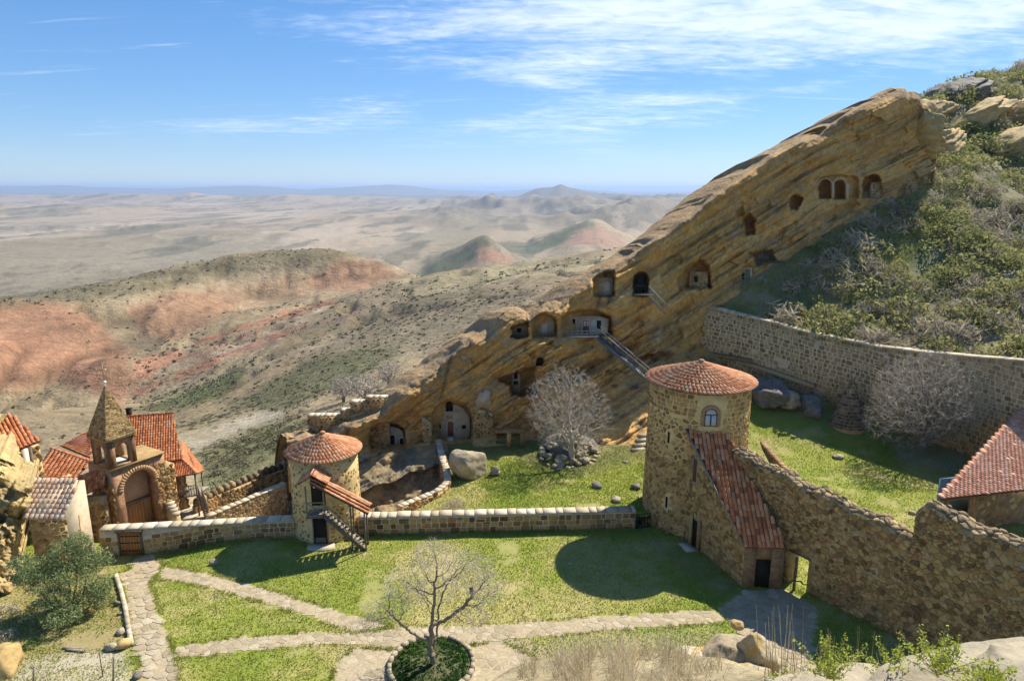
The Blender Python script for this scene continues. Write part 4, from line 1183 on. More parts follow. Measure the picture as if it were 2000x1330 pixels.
paved('flagstone_path', PATH_MAIN, .55, .035, 601)
paved('branch_path', PATH_B1, .42, .03, 602, proud=(.003, .014), bare=.35)
paved('cross_path', PATH_B2, .42, .03, 603, proud=(.003, .014), bare=.35)
paved('bed_path', PATH_BED, .5, .10, 604, proud=(.002, .012), bare=.55)
paved('paved_yard', YARD, .62, .06, 605)
# ================================================================ walls
def path_fn(pts):
    P = [Vector((p[0], p[1])) for p in pts]
    seg = [(P[i + 1] - P[i]).length for i in range(len(P) - 1)]
    cum = [0]
    for s in seg: cum.append(cum[-1] + s)
    def f(s):
        s = max(0, min(cum[-1], s))
        for i in range(len(seg)):
            if s <= cum[i + 1] or i == len(seg) - 1:
                t = (s - cum[i]) / seg[i]
                return P[i].lerp(P[i + 1], t), i
    def nrm(i):
        d = (P[i + 1] - P[i]).normalized()
        return Vector((d.y, -d.x))
    def n(s):
        p, i = f(s)
        # smooth normals near the joints
        t = (s - cum[i]) / seg[i]
        a = nrm(i)
        if t > .7 and i + 1 < len(seg): a = a.lerp((nrm(i) + nrm(i + 1)).normalized(), (t - .7) / .3)
        if t < .3 and i > 0: a = a.lerp((nrm(i) + nrm(i - 1)).normalized(), (.3 - t) / .3)
        return a.normalized()
    return lambda s: f(s)[0], n, cum[-1]
def wall_core(root, pts, z0, ztop, thick, mat, name='wall_core', step=.5, rough=0.0, seed=1, holes=()):
    """pts: line of the face that looks right of the walking direction; z0/ztop functions of s"""
    pf, nf, L = path_fn(pts)
    n = max(2, int(L / step) + 1)
    ss = np.linspace(0, L, n)
    vs_, fs = [], []
    for s in ss:
        p, q = pf(s), nf(s)
        b = p - q * thick
        vs_ += [(p.x, p.y, z0(s)), (p.x, p.y, ztop(s)), (b.x, b.y, ztop(s)), (b.x, b.y, z0(s))]
    for i in range(n - 1):
        a = 4 * i
        sm = (ss[i] + ss[i + 1]) / 2
        for k in range(4):
            fs.append((a + k, a + (k + 1) % 4, a + 4 + (k + 1) % 4, a + 4 + k))
    fs += [(3, 2, 1, 0), (4 * n - 4, 4 * n - 3, 4 * n - 2, 4 * n - 1)]
    mb = MB(); mb.add(vs_, fs)
    return mb.build(name, mat, root), pf, nf, L
def face_map(pf, nf, z0):
    def m(s, t, off):
        p, q = pf(s), nf(s)
        return Vector((p.x + q.x * off, p.y + q.y * off, z0(s) + t))
    return m

m_mortar_l = plain_mat('pale_mortar', (0.58, 0.475, 0.30), var=0.25, scale=3.0, bump=0.3)
m_mortar_d = plain_mat('dark_mortar', (0.45, 0.315, 0.155), var=0.35, scale=3.0, bump=0.4)
m_mortar_y = plain_mat('yellow_mortar', (0.60, 0.44, 0.205), var=0.25, scale=2.5, bump=0.3)
m_stone_front = pieces_mat('brown_wall_stone', [(0.0, (0.139, 0.076, 0.029)), (0.3, (0.278, 0.158, 0.057)), (0.55, (0.429, 0.255, 0.094)), (0.8, (0.534, 0.347, 0.139)), (1.0, (0.371, 0.153, 0.061))], scale=1.4, bump=0.5, bscale=10, grain=0.4)
m_stone_up = pieces_mat('grey_wall_stone', [(0.0, (0.220, 0.148, 0.070)), (0.4, (0.336, 0.230, 0.111)), (0.75, (0.441, 0.306, 0.152)), (1.0, (0.534, 0.383, 0.201))], scale=.8, bump=0.5, bscale=8, grain=0.35)
m_stone_rub = pieces_mat('rubble_stone', [(0.0, (0.174, 0.107, 0.045)), (0.3, (0.325, 0.199, 0.078)), (0.6, (0.452, 0.286, 0.111)), (0.85, (0.568, 0.367, 0.152)), (1.0, (0.371, 0.168, 0.070))], scale=1.2, bump=0.6, bscale=8, grain=0.4, stain=(1.3, 0.56, 0.74, (0.17, 0.14, 0.105)))
m_cope = pieces_mat('coping_slab', [(0.0, (0.40, 0.33, 0.22)), (0.5, (0.52, 0.445, 0.32)), (1.0, (0.62, 0.55, 0.43))], scale=1.2, bump=0.35, bscale=9, grain=0.25)
def coping(root, pts, ztop, thick, seed, over=.08, lens=(.5, 1.0), th=.09, mat=None, limit=300):
    pf, nf, L = path_fn(pts)
    rng = random.Random(seed)
    s = 0.0
    while s < L - .05:
        l = min(rng.uniform(*lens), L - s)
        if L - s - l < .25: l = L - s
        a, b = s + .012, s + l - .012
        dz = rng.uniform(-.012, .02); o1 = over + rng.uniform(-.02, .03); o2 = over + rng.uniform(-.02, .03)
        q = []
        for x, o_ in ((a, o1), (b, o1)):
            p, n_ = pf(x), nf(x); q.append((p + n_ * o_, ztop(x)))
        for x, o_ in ((b, o2), (a, o2)):
            p, n_ = pf(x), nf(x); q.append((p - n_ * (thick + o_), ztop(x)))
        mb = MB()
        bot = [Vector((v.x, v.y, z + .004 + dz * .2)) for v, z in q]; 
        c = sum(bot, Vector()) / 4
        top_ = [Vector((c.x + (v.x - c.x) * .96, c.y + (v.y - c.y) * .96, v.z + th + dz)) for v in bot]
        mb.hexa(bot, top_)
        mb.build('coping_slab', mat or m_cope, root)
        s += l
# --- front boundary wall, right run (small tower to big tower)
def front_wall(label, a, b, z0v, z1, seed, skip=()):
    root = thing('boundary_wall', label, 'stone wall', (a[0], a[1], z0v(0)))
    pts = [a, b]
    core, pf, nf, L = wall_core(root, pts, lambda s: z0v(s) - .4, z1, .66, m_mortar_l)
    pol = courses(0, L, .02, 1.45, (.28, .46), (.35, .8), .045, .05, seed, top=lambda s: z1(s) - z0v(s) - .03, skip=skip)
    lay_stones(root, pol, face_map(pf, nf, z0v), m_stone_front, 'stone', (.02, .06), 300, seed)
    coping(root, pts, z1, .66, seed, over=.07)
    return root
front_wall('low stone wall with pale coping between the two round towers', (-10.9, 43.15), (8.95, 44.15), lambda s: 0.0, lambda s: 1.33, 701)
LW0, LW1 = (-28.6, 42.0), (-15.35, 42.85)
def lz(s):
    t = s / 13.3
    return float(zc(LW0[0] + (LW1[0] - LW0[0]) * t, LW0[1] + (LW1[1] - LW0[1]) * t - .2))
wl_top = lambda s: .95 + .35 * (s / 13.3)
GATE = (1.35, 2.75)
lw = front_wall('low stone wall with pale coping running from the gate to the small tower', LW0, LW1, lz, wl_top, 702, skip=[(GATE[0] - .1, GATE[1] + .12, -1, 2.0)])
# gate: plank door with iron straps, hung in the wall
m_wood_o = plain_mat('orange_wood', (0.42, 0.19, 0.06), var=0.4, scale=4.0, bump=0.3, stretch=(6, 6, .6))
m_wood_d = plain_mat('weathered_wood', (0.15, 0.115, 0.08), var=0.4, scale=5.0, bump=0.3)
m_wood_g = plain_mat('grey_wood', (0.24, 0.205, 0.16), var=0.35, scale=6.0, bump=0.3)
m_iron = plain_mat('dark_iron', (0.03, 0.03, 0.032), rough=0.5, var=0.3, metal=0.6)
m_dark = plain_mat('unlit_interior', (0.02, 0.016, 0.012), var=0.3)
pf, nf, L_ = path_fn([LW0, LW1])
fm = face_map(pf, nf, lambda s: lz(2.0))
mb = MB()
for s0_, s1_ in ((GATE[0] - .12, GATE[0]), (GATE[1], GATE[1] + .12)):
    p = [fm(s0_, -.05, .02), fm(s1_, -.05, .02), fm(s1_, 1.8, .02), fm(s0_, 1.8, .02)]
    mb.extrude(p, Vector((*(nf(2) * .10), 0)))
mb.extrude([fm(GATE[0] - .2, 1.8, .02), fm(GATE[1] + .2, 1.8, .02), fm(GATE[1] + .2, 1.95, .02), fm(GATE[0] - .2, 1.95, .02)], Vector((*(nf(2) * .16), 0)))
fr_ = mb.build('gate_frame', m_wood_d, lw)
for k in range(7):
    a_ = GATE[0] + (GATE[1] - GATE[0]) * k / 7 + .01; b_ = GATE[0] + (GATE[1] - GATE[0]) * (k + 1) / 7 - .01
    mb = MB(); mb.extrude([fm(a_, 0, .02), fm(b_, 0, .02), fm(b_, 1.79, .02), fm(a_, 1.79, .02)], Vector((*(nf(2) * (.05 + .008 * (k % 2))), 0)))
    mb.build('gate_plank', m_wood_o, lw)
for t in (.35, .95, 1.45):
    mb = MB(); mb.extrude([fm(GATE[0] + .05, t, .075), fm(GATE[1] - .05, t, .075), fm(GATE[1] - .05, t + .07, .075), fm(GATE[0] + .05, t + .07, .075)], Vector((*(nf(2) * .02), 0)))
    mb.build('iron_strap', m_iron, lw)

# --- high fortification wall under the hillside
root = thing('fortification_wall', 'tall curving masonry wall holding back the scrub hillside', 'stone wall', (UPT[4].x, UPT[4].y, 0))
up_pts = [(p.x, p.y) for p in UPT][::-1]
# walking from right to left the face looks left/toward the yard; flip so it looks right of the direction
up_pts = up_pts[::-1]
pf, nf, L = path_fn(up_pts)
cum_s = np.concatenate([[0], np.cumsum([(Vector(up_pts[i + 1]) - Vector(up_pts[i])).length for i in range(len(up_pts) - 1)])])
up_top = lambda s: float(np.interp(s, cum_s, [p.z for p in UPT]))
up_z0 = lambda s: float(zu(pf(s).x, pf(s).y)) - .6
if nf(L / 2).dot(Vector((-1, -.4))) < 0:
    print('upper wall faces away')
wall_core(root, up_pts, lambda s: up_z0(s) - .5, up_top, 1.0, m_mortar_l, step=.8)
SH = 55.0
polA = courses(0, L, 0, 12, (.36, .50), (.34, .72), .085, .07, 711, top=lambda s: up_top(s) - up_z0(s) - .45)
bandc = []
rng = random.Random(3)
s = 0
while s < L:
    w = rng.uniform(.22, .36)
    t1 = up_top(s + w / 2) - up_z0(s + w / 2)
    bandc.append(rounded([(s + .03, t1 - .42), (s + w - .03, t1 - .42), (s + w - .03, t1 - .05), (s + .03, t1 - .05)], .18, rng)); s += w
polA = [p for p in polA if float(fbm(p[0][0] / 2.6, p[0][1] / 1.6, oct=3, seed=715)) < .52]
lay_stones(root, polA, face_map(pf, nf, up_z0), m_stone_up, 'stone', (.02, .06), 300, 712)
lay_stones(root, bandc, face_map(pf, nf, up_z0), m_stone_up, 'parapet_stone', (.03, .08), 220, 713)
coping(root, up_pts, up_top, 1.0, 714, over=.05, lens=(.7, 1.5), th=.10)
# two shadowy string ledges at the wall's foot on the ridge side
for k, (u0, v0, u1, v1) in enumerate([(1346, 683, 1420, 700), (1400, 702, 1500, 742)]):
    s0_ = (k * 6.5 + .3); mb = MB()
    a_, b_ = s0_, s0_ + 7.5
    za, zb = D(u0, v0, 74 - k * 2.5).z, D(u1, v1, 71 - k * 2.5).z
    pa, pb = pf(a_), pf(b_); na, nb2 = nf(a_), nf(b_)
    mb.hexa([(pa.x, pa.y, za - .35), (pb.x, pb.y, zb - .35), (pb.x + nb2.x * .5, pb.y + nb2.y * .5, zb - .35), (pa.x + na.x * .5, pa.y + na.y * .5, za - .35)],
            [(pa.x, pa.y, za + .1), (pb.x, pb.y, zb + .1), (pb.x + nb2.x * .45, pb.y + nb2.y * .45, zb), (pa.x + na.x * .45, pa.y + na.y * .45, za)])
    mb.build('string_ledge', m_stone_up, root)

# --- rubble wall stepping down from the big tower
def rubble_wall(label, pts, z0, top, seed, thick=.85, size=.42, skip=()):
    root = thing('rubble_wall', label, 'stone wall', (pts[0][0], pts[0][1], 0))
    pf, nf, L = path_fn(pts)
    return root, pf, nf, L
RW = [(14.6, 41.4), (16.2, 38.9), (18.0, 36.3), (21.3, 31.9)]
RW2 = [(21.2, 32.05), (24.0, 28.2), (27.0, 24.0), (29.5, 20.6)]
m_moss = pieces_mat('mossy_rubble_top', [(0.0, (0.116, 0.087, 0.049)), (0.4, (0.220, 0.168, 0.098)), (0.75, (0.325, 0.245, 0.139)), (1.0, (0.418, 0.306, 0.164))], scale=2.0, bump=0.8, bscale=12, grain=0.45)
def lumps_top(root, pf, nf, L, top, thick, seed, size=.34):
    """rough capping of small stones on a ruinous wall top"""
    rng = random.Random(seed); cells = random_rubble(0, L, 0, thick + .1, size, .02, seed)
    def mp(s, t, off):
        p, n_ = pf(s), nf(s); k = t / thick
        return Vector((p.x + n_.x * (.06 - t), p.y + n_.y * (.06 - t), top(s) + .10 * math.sin(math.pi * min(1, max(0, k))) + off - .02))
    lay_stones(root, cells, mp, m_moss, 'cap_stone', (.05, .18), 220, seed, lip=.5, inset=.62, flip=True)
def do_rubble(label, pts, z0, top, seed, thick, doors=()):
    root = thing('rubble_wall', label, 'stone wall', (pts[0][0], pts[0][1], 0))
    pf, nf, L = path_fn(pts)
    # core in runs so that a doorway stays open
    runs, s = [], 0.0
    for (a, b, h) in doors:
        runs.append((s, a, None)); runs.append((a, b, h)); s = b
    runs.append((s, L, None))
    for a, b, h in runs:
        n = max(2, int((b - a) / .4) + 1); vs_, fs = [], []
        for x in np.linspace(a, b, n):
            p, q = pf(x), nf(x); bk = p - q * thick
            zz = (z0 - .5) if h is None else z0 + h
            vs_ += [(p.x, p.y, zz), (p.x, p.y, top(x)), (bk.x, bk.y, top(x)), (bk.x, bk.y, zz)]
        for i in range(n - 1):
            for k in range(4): fs.append((4 * i + k, 4 * i + (k + 1) % 4, 4 * i + 4 + (k + 1) % 4, 4 * i + 4 + k))
        fs += [(3, 2, 1, 0), (4 * n - 4, 4 * n - 3, 4 * n - 2, 4 * n - 1)]
        MB().add(vs_, fs).build('wall_core', m_mortar_d, root)
    sk_d = [(a - .05, b + .05, -.5, h + .05) for a, b, h in doors]
    pol = []
    for sz_, gp_, lo, hi in ((.20, .02, -9, -.08), (.27, .026, -.08, .16), (.36, .032, .16, 9)):
        pol += random_rubble(0, L, 0, 9, sz_, gp_, seed + int(sz_ * 100), top=lambda s: top(s) - z0, skip=sk_d, keep=lambda s, t, lo=lo, hi=hi: lo <= float(fbm(s / 1.5, t / 1.1, oct=2, seed=seed)) < hi)
    lay_stones(root, pol, face_map(pf, nf, lambda s: z0), m_stone_rub, 'stone', (.02, .10), 300, seed)
    # the far face too, as the yard side sees it
    pol = random_rubble(0, L, 0, 9, .55, .04, seed + 1, top=lambda s: top(s) - z0, skip=[(a - .05, b + .05, -.5, h + .05) for a, b, h in doors])
    def mb_(s, t, off):
        p, q = pf(s), nf(s); return Vector((p.x - q.x * (thick + off), p.y - q.y * (thick + off), z0 + t))
    lay_stones(root, pol, mb_, m_stone_rub, 'stone', (.02, .08), 0, seed + 1, flip=True)
    lumps_top(root, pf, nf, L, top, thick, seed + 2)
    return root, pf, nf, L
rt1 = lambda s: 7.1 - .062 * s * 1.6 + .10 * math.sin(s * 2.1) + .06 * math.sin(s * 5.3)
rw1, pf1, nf1, L1 = do_rubble('dark rubble wall sloping down from the big tower with an open doorway', RW, 0.0, rt1, 721, .95, doors=[(4.9, 6.1, 2.15)])
rt2 = lambda s: 7.95 - .09 * s + .14 * math.sin(s * 1.7) + .08 * math.sin(s * 4.1) - .9 * max(0, .5 - s)
rw2, pf2, nf2, L2 = do_rubble('higher broken end of the rubble wall nearest the tiled building', RW2, 0.0, rt2, 724, 1.0)
# wooden post and jamb in the doorway
mb = MB(); p = pf1(5.55); mb.box((p.x - .35, p.y - .25, 1.1), (.12, .14, 2.2)); mb.build('door_post', m_wood_d, rw1)
mb = MB(); p = pf1(5.5); n_ = nf1(5.5); mb.box((p.x - n_.x * .3, p.y - n_.y * .3, 2.2), (1.5, .7, .12), rz=math.atan2(RW[2][1] - RW[1][1], RW[2][0] - RW[1][0])); mb.build('lintel', m_wood_d, rw1)

# --- low brick edged garden wall beside the big tower
m_brick_e = pieces_mat('edging_brick', [(0.0, (0.26, 0.14, 0.085)), (0.5, (0.37, 0.22, 0.13)), (1.0, (0.46, 0.33, 0.22))], scale=2, grain=.3, bump=.3)
gw = [tuple(G(u, v, .3).xy) for u, v in [(1465, 845), (1492, 878), (1525, 915), (1558, 945), (1600, 985), (1650, 1030)]]
root = thing('garden_wall', 'low narrow wall edged with brick crossing the lawn behind the big tower', 'low wall', (*gw[0], 0))
_, pf, nf, L = wall_core(root, gw, lambda s: -.2, lambda s: .55, .3, m_mortar_d)
s = 0; rng = random.Random(9)
while s < L - .1:
    p, n_ = pf(s + .12), nf(s + .12)
    mb = MB(); mb.box((p.x - n_.x * .15, p.y - n_.y * .15, .60 + rng.uniform(-.01, .02)), (.21, .42, .09), rz=math.atan2(n_.y, n_.x) + math.pi / 2)
    mb.build('edging_brick', m_brick_e, root); s += .24
lay_stones(root, courses(0, L, 0, .5, (.2, .28), (.25, .5), .03, .06, 731), face_map(pf, nf, lambda s: 0.0), m_stone_rub, 'stone', (.02, .04), 80, 732)

# --- curved dry stone retaining wall at the gully
rw = [tuple(G(u, v, .2).xy) for u, v in [(851, 868), (858, 900), (869, 935), (868, 952), (850, 968), (815, 982), (775, 998)]]
root = thing('retaining_wall', 'curved dry stone retaining wall edging the lawn above the gully', 'retaining wall', (*rw[3], 0))
_, pf, nf, L = wall_core(root, rw, lambda s: -5.0, lambda s: .65, .5, m_mortar_d)
lay_stones(root, random_rubble(0, L, 0, 5.6, .38, .03, 741), face_map(pf, nf, lambda s: -5.0), m_stone_rub, 'stone', (.02, .08), 120, 742)
lay_stones(root, random_rubble(0, L, 0, 5.6, .38, .03, 745), lambda s, t, off: Vector((pf(s).x - nf(s).x * (.5 + off), pf(s).y - nf(s).y * (.5 + off), -5 + t)), m_stone_rub, 'stone', (.02, .08), 60, 746, flip=True)
coping(root, rw, lambda s: .65, .5, 743, over=.04, lens=(.35, .6), th=.08)
# ================================================================ round towers
def brick_mat(name, ang, c1, c2, mort, bw=.26, bh=.085, radial=None):
    """fine brickwork on a vertical face whose horizontal direction has plan angle ang; radial=(cx,cy,r) wraps it round a cylinder"""
    m, nt, nd, ln, b = new_mat(name)
    geo = nd.new('ShaderNodeNewGeometry'); sp_ = nd.new('ShaderNodeSeparateXYZ'); ln.new(geo.outputs['Position'], sp_.inputs[0])
    def mth(op, a, c):
        n = nd.new('ShaderNodeMath'); n.operation = op
        for i, x in enumerate((a, c)):
            if isinstance(x, (int, float)): n.inputs[i].default_value = x
            else: ln.new(x, n.inputs[i])
        return n.outputs[0]
    al = mth('ADD', mth('MULTIPLY', sp_.outputs[0], math.cos(ang)), mth('MULTIPLY', sp_.outputs[1], math.sin(ang)))
    cb = nd.new('ShaderNodeCombineXYZ'); ln.new(al, cb.inputs[0]); ln.new(sp_.outputs[2], cb.inputs[1])
    br = nd.new('ShaderNodeTexBrick')
    br.inputs['Scale'].default_value = 1.0; br.inputs['Brick Width'].default_value = bw; br.inputs['Row Height'].default_value = bh
    br.inputs['Mortar Size'].default_value = .012; br.inputs['Mortar Smooth'].default_value = .3
    br.inputs['Color1'].default_value = (*c1, 1); br.inputs['Color2'].default_value = (*c2, 1); br.inputs['Mortar'].default_value = (*mort, 1)
    n0 = noise_n(nd, ln, 1.5, 4, .6, cb.outputs[0]); 
    av = nd.new('ShaderNodeMixRGB'); av.blend_type = 'ADD'; av.inputs[0].default_value = .03
    ln.new(cb.outputs[0], av.inputs[1]); ln.new(n0.outputs['Color'], av.inputs[2]); ln.new(av.outputs[0], br.inputs['Vector'])
    n1 = noise_n(nd, ln, 2.2, 7, .7, geo.outputs['Position']); r1 = ramp(nd, [(.3, (.55, .5, .45)), (.7, (1.25, 1.2, 1.1))]); ln.new(n1.outputs['Fac'], r1.inputs[0])
    mx = nd.new('ShaderNodeMixRGB'); mx.blend_type = 'MULTIPLY'; mx.inputs[0].default_value = 1
    ln.new(br.outputs['Color'], mx.inputs[1]); ln.new(r1.outputs[0], mx.inputs[2]); ln.new(mx.outputs[0], b.inputs['Base Color'])
    bp = nd.new('ShaderNodeBump'); bp.inputs['Strength'].default_value = .5; bp.inputs['Distance'].default_value = .03; bp.invert = True
    ln.new(br.outputs['Fac'], bp.inputs['Height']); ln.new(bp.outputs[0], b.inputs['Normal'])
    return m
BR1, BR2, BRM = (0.33, 0.20, 0.105), (0.24, 0.13, 0.07), (0.38, 0.30, 0.19)
m_tile = pieces_mat('terracotta_tile', [(0.0, (0.36, 0.145, 0.065)), (0.3, (0.48, 0.20, 0.090)), (0.6, (0.56, 0.26, 0.130)), (0.85, (0.62, 0.34, 0.20)), (1.0, (0.40, 0.25, 0.15))], scale=1.5, bump=.25, bscale=14, grain=.35, stain=(2.2, .6, .78, (0.25, 0.19, 0.12)))
m_tile_r = pieces_mat('red_tile', [(0.0, (0.28, 0.105, 0.050)), (0.3, (0.44, 0.165, 0.070)), (0.65, (0.54, 0.235, 0.105)), (0.9, (0.60, 0.32, 0.18)), (1.0, (0.36, 0.21, 0.12))], scale=1.5, bump=.2, bscale=12, grain=.3, stain=(2.5, .62, .75, (0.10, 0.08, 0.06)))
m_tile_o = pieces_mat('orange_tile', [(0.0, (0.40, 0.125, 0.045)), (0.4, (0.54, 0.19, 0.075)), (0.8, (0.62, 0.26, 0.12)), (1.0, (0.60, 0.33, 0.19))], scale=1.2, bump=.2, bscale=12, grain=.32, stain=(1.8, .62, .8, (0.28, 0.17, 0.10)))
m_tile_p = pieces_mat('pale_old_tile', [(0.0, (0.55, 0.34, 0.22)), (0.4, (0.66, 0.47, 0.33)), (0.8, (0.70, 0.55, 0.40)), (1.0, (0.62, 0.46, 0.30))], scale=1.5, bump=.25, bscale=10, grain=.3)
m_under = plain_mat('roof_underlay', (0.15, 0.055, 0.035), var=.3)
def ring_verts(cx, cy, prof, n=64):
    a = np.linspace(0, 2 * math.pi, n, endpoint=False)
    v = np.concatenate([np.stack([cx + r * np.cos(a), cy + r * np.sin(a), np.full(n, z)], -1) for r, z in prof])
    return v, [tuple(q) for q in grid_faces(len(prof), n, True)]
def cone_roof(root, cx, cy, re, z0, z1, w, L, mat, seed, lap=.8):
    sl = math.hypot(re, z1 - z0); k = (z1 - z0) / re
    v, f = ring_verts(cx, cy, [(re - .35, z0 - .02 + .0), (re - .02, z0 - .04), (re, z0), (.02, z1)])
    mb = MB(); mb.add(v, f)
    roof = mb.build('roof', m_under, root)
    rng = random.Random(seed); out = []
    rows = int(sl / (L * lap))
    for i in range(rows):
        r = re + .06 - i * L * lap * re / sl
        z = z0 - .02 + (re - r) * k
        n = max(5, int(2 * math.pi * r / w))
        ph = rng.random()
        for j in range(n):
            a = 2 * math.pi * (j + (ph if i % 5 == 0 else 0) * .4) / n + rng.uniform(-.02, .02) * w
            rad = Vector((math.cos(a), math.sin(a), 0)); tan = Vector((-math.sin(a), math.cos(a), 0))
            up = (-rad + Vector((0, 0, k - .05))).normalized()
            M = frame_mat(Vector((cx, cy, z)) + rad * r + Vector((0, 0, .03 + rng.uniform(0, .012))), tan, up + tan * rng.uniform(-.04, .04))
            if M.col[2].z < 0: M = frame_mat(M.translation, -tan, up)
            sx = (2 * math.pi * r / n) / w
            out.append(M @ Matrix.Diagonal((sx, 1, 1, 1)))
    tv, tf = tile_template(w, L, w * .26)
    lay_copies(roof, out, tv, tf, mat, 'roof_tile', 300, seed)
    MB().ball((cx, cy, z1 + .04), .22, 8, 5, (1, 1, .6)).build('roof_cap', mat, root)
    return roof
def cyl_hit(u, v, cx, cy, r):
    a, y, w = (float(x) for x in ray(u, v))
    A = a * a + y * y; B = -2 * (a * cx + y * cy); Cc = cx * cx + cy * cy - r * r
    d = B * B - 4 * A * Cc
    t = (-B - math.sqrt(max(d, 0))) / (2 * A)
    return Vector((a * t, y * t, CAM_Z + w * t))
# ---------------- big tower
BX, BY, BR_, BZ = 13.57, 46.15, 3.52, 10.72
big = thing('round_tower', 'big round stone tower with a steep tiled stair roof at its foot', 'tower', (BX, BY, 0))
radf = lambda z: BR_ + .16 * (1 - min(1, max(0, z / 9)))
v, f = ring_verts(BX, BY, [(radf(-1), -1.0), (radf(0), 0)] + [(radf(z), z) for z in (2, 4, 6, 8, 10)] + [(BR_, BZ), (BR_ - .5, BZ + .02)], 72)
MB().add(v, f).build('wall', m_mortar_y, big, smooth=False)
def bmap(s, t, off):
    r = radf(t) + off
    a = s / BR_
    return Vector((BX + r * math.cos(a), BY + r * math.sin(a), t))
def ang_of(p, cx, cy): return math.atan2(p.y - cy, p.x - cx) % (2 * math.pi)
win = cyl_hit(1387, 833, BX, BY, BR_); wa_ = ang_of(win, BX, BY)
sl1 = cyl_hit(1306, 865, BX, BY, BR_); sl2 = cyl_hit(1303, 990, BX, BY, BR_)
skips = [(wa_ * BR_ - .75, wa_ * BR_ + .75, win.z - .2, win.z + 2.0)]
for q in (sl1, sl2):
    a_ = ang_of(q, BX, BY) * BR_; skips.append((a_ - .12, a_ + .12, q.z - .1, q.z + .95))
C2 = 2 * math.pi * BR_
st = random_rubble(0, C2, 0.0, 5.6, .32, .03, 801, skip=skips)
st += random_rubble(0, C2, 5.6, 8.9, .38, .085, 802, skip=skips)
st += courses(0, C2, 8.95, 10.7, (.28, .42), (.3, .65), .05, .08, 803, skip=skips)
m_stone_tw = pieces_mat('tower_stone', [(0.0, (0.197, 0.117, 0.045)), (0.3, (0.336, 0.209, 0.082)), (0.6, (0.476, 0.301, 0.115)), (0.85, (0.580, 0.383, 0.160)), (1.0, (0.371, 0.178, 0.070))], scale=1.0, bump=.55, bscale=9, grain=.38, stain=(1.2, .58, .75, (0.16, 0.125, 0.08)))
lay_stones(big, st, bmap, m_stone_tw, 'stone', (.015, .055), 300, 804)
cone_roof(big, BX, BY, 3.86, BZ, 12.0, .29, .46, m_tile, 805)
# window: brick arch, dark frame, two pale casements and a fanlight
rad = Vector((math.cos(wa_), math.sin(wa_), 0)); tan = Vector((-math.sin(wa_), math.cos(wa_), 0))
wb = Vector((BX, BY, win.z)) + rad * (BR_ + .02)
m_pane = plain_mat('pale_pane', (0.42, 0.47, 0.50), rough=.25, var=.12); m_frame = plain_mat('window_frame_wood', (0.12, 0.075, 0.045), var=.3)
m_ybrick = plain_mat('arch_brick', (0.40, 0.25, 0.13), var=.35, scale=9, bump=.3)
HW, HS = .42, .85
mb = MB()
def wp(x, z, o): return wb + tan * x + Vector((0, 0, z)) + rad * o
mb.extrude([wp(-HW, 0, -.1), wp(HW, 0, -.1), wp(HW, HS, -.1)] + [wp(HW * math.cos(a), HS + HW * math.sin(a), -.1) for a in np.linspace(.3, math.pi - .3, 7)] + [wp(-HW, HS, -.1)], rad * .11)
wob_ = mb.build('window', m_frame, big)
for x0_, x1_ in ((-.36, -.05), (.05, .36)):
    mb = MB(); mb.extrude([wp(x0_, .07, .02), wp(x1_, .07, .02), wp(x1_, HS - .05, .02), wp(x0_, HS - .05, .02)], rad * .02); mb.build('pane', m_pane, wob_)
mb = MB(); mb.extrude([wp(.35 * math.cos(a), HS + .04 + .33 * math.sin(a), .02) for a in np.linspace(0, math.pi, 9)], rad * .02); mb.build('fanlight', m_pane, wob_)
for k in range(13):
    a0, a1 = math.pi * k / 13 + .02, math.pi * (k + 1) / 13 - .02
    mb = MB(); mb.extrude([wp(r_ * math.cos(a), HS + r_ * math.sin(a), -.05) for r_, a in ((HW + .01, a0), (HW + .25, a0), (HW + .25, a1), (HW + .01, a1))], rad * .11)
    mb.build('arch_brick', m_ybrick, big)
for sgn in (-1, 1):
    for k in range(7):
        mb = MB(); z_ = HS * k / 7
        x0_, x1_ = sorted((sgn * (HW + .01), sgn * (HW + .2 + .06 * (k % 2))))
        mb.extrude([wp(x0_, z_ + .01, -.05), wp(x1_, z_ + .01, -.05), wp(x1_, z_ + HS / 7 - .01, -.05), wp(x0_, z_ + HS / 7 - .01, -.05)], rad * .10); mb.build('jamb_brick', m_ybrick, big)
for q in (sl1, sl2):
    a_ = ang_of(q, BX, BY); r_ = Vector((math.cos(a_), math.sin(a_), 0)); t_ = Vector((-math.sin(a_), math.cos(a_), 0))
    mb = MB(); c_ = Vector((BX, BY, q.z + .42)) + r_ * (radf(q.z) + .0)
    mb.box(c_, (.06, .15, .8), rz=a_); mb.build('arrow_slit', m_dark, big)
# annex with the stair roof
A_, B_ = Vector((14.25, 36.95)), Vector((16.6, 36.75))
C_, D_ = Vector((12.0, 43.3)), Vector((14.4, 43.1))
ZE, ZT = 3.05, 8.25
def az_top(t): return ZE + (ZT - ZE) * t
mb = MB()
mb.add([(*A_, -.5), (*B_, -.5), (*D_, -.5), (*C_, -.5), (*A_, ZE), (*B_, ZE), (*D_, az_top(1)), (*C_, az_top(1))], [(0, 1, 5, 4), (1, 2, 6, 5), (2, 3, 7, 6), (3, 0, 4, 7), (4, 5, 6, 7)])
annex = mb.build('stair_annex', m_mortar_d, big)
LS = (C_ - A_).length
nL = Vector((-(C_ - A_).y, (C_ - A_).x)).normalized()
if nL.x > 0: nL = -nL
def amap(s, t, off):
    p = A_ + (C_ - A_) * (s / LS) + nL * off
    return Vector((p.x, p.y, t))
dop = (4.55, 5.25, 0, 1.95); nic = (5.3, 5.65, 4.6, 6.2)
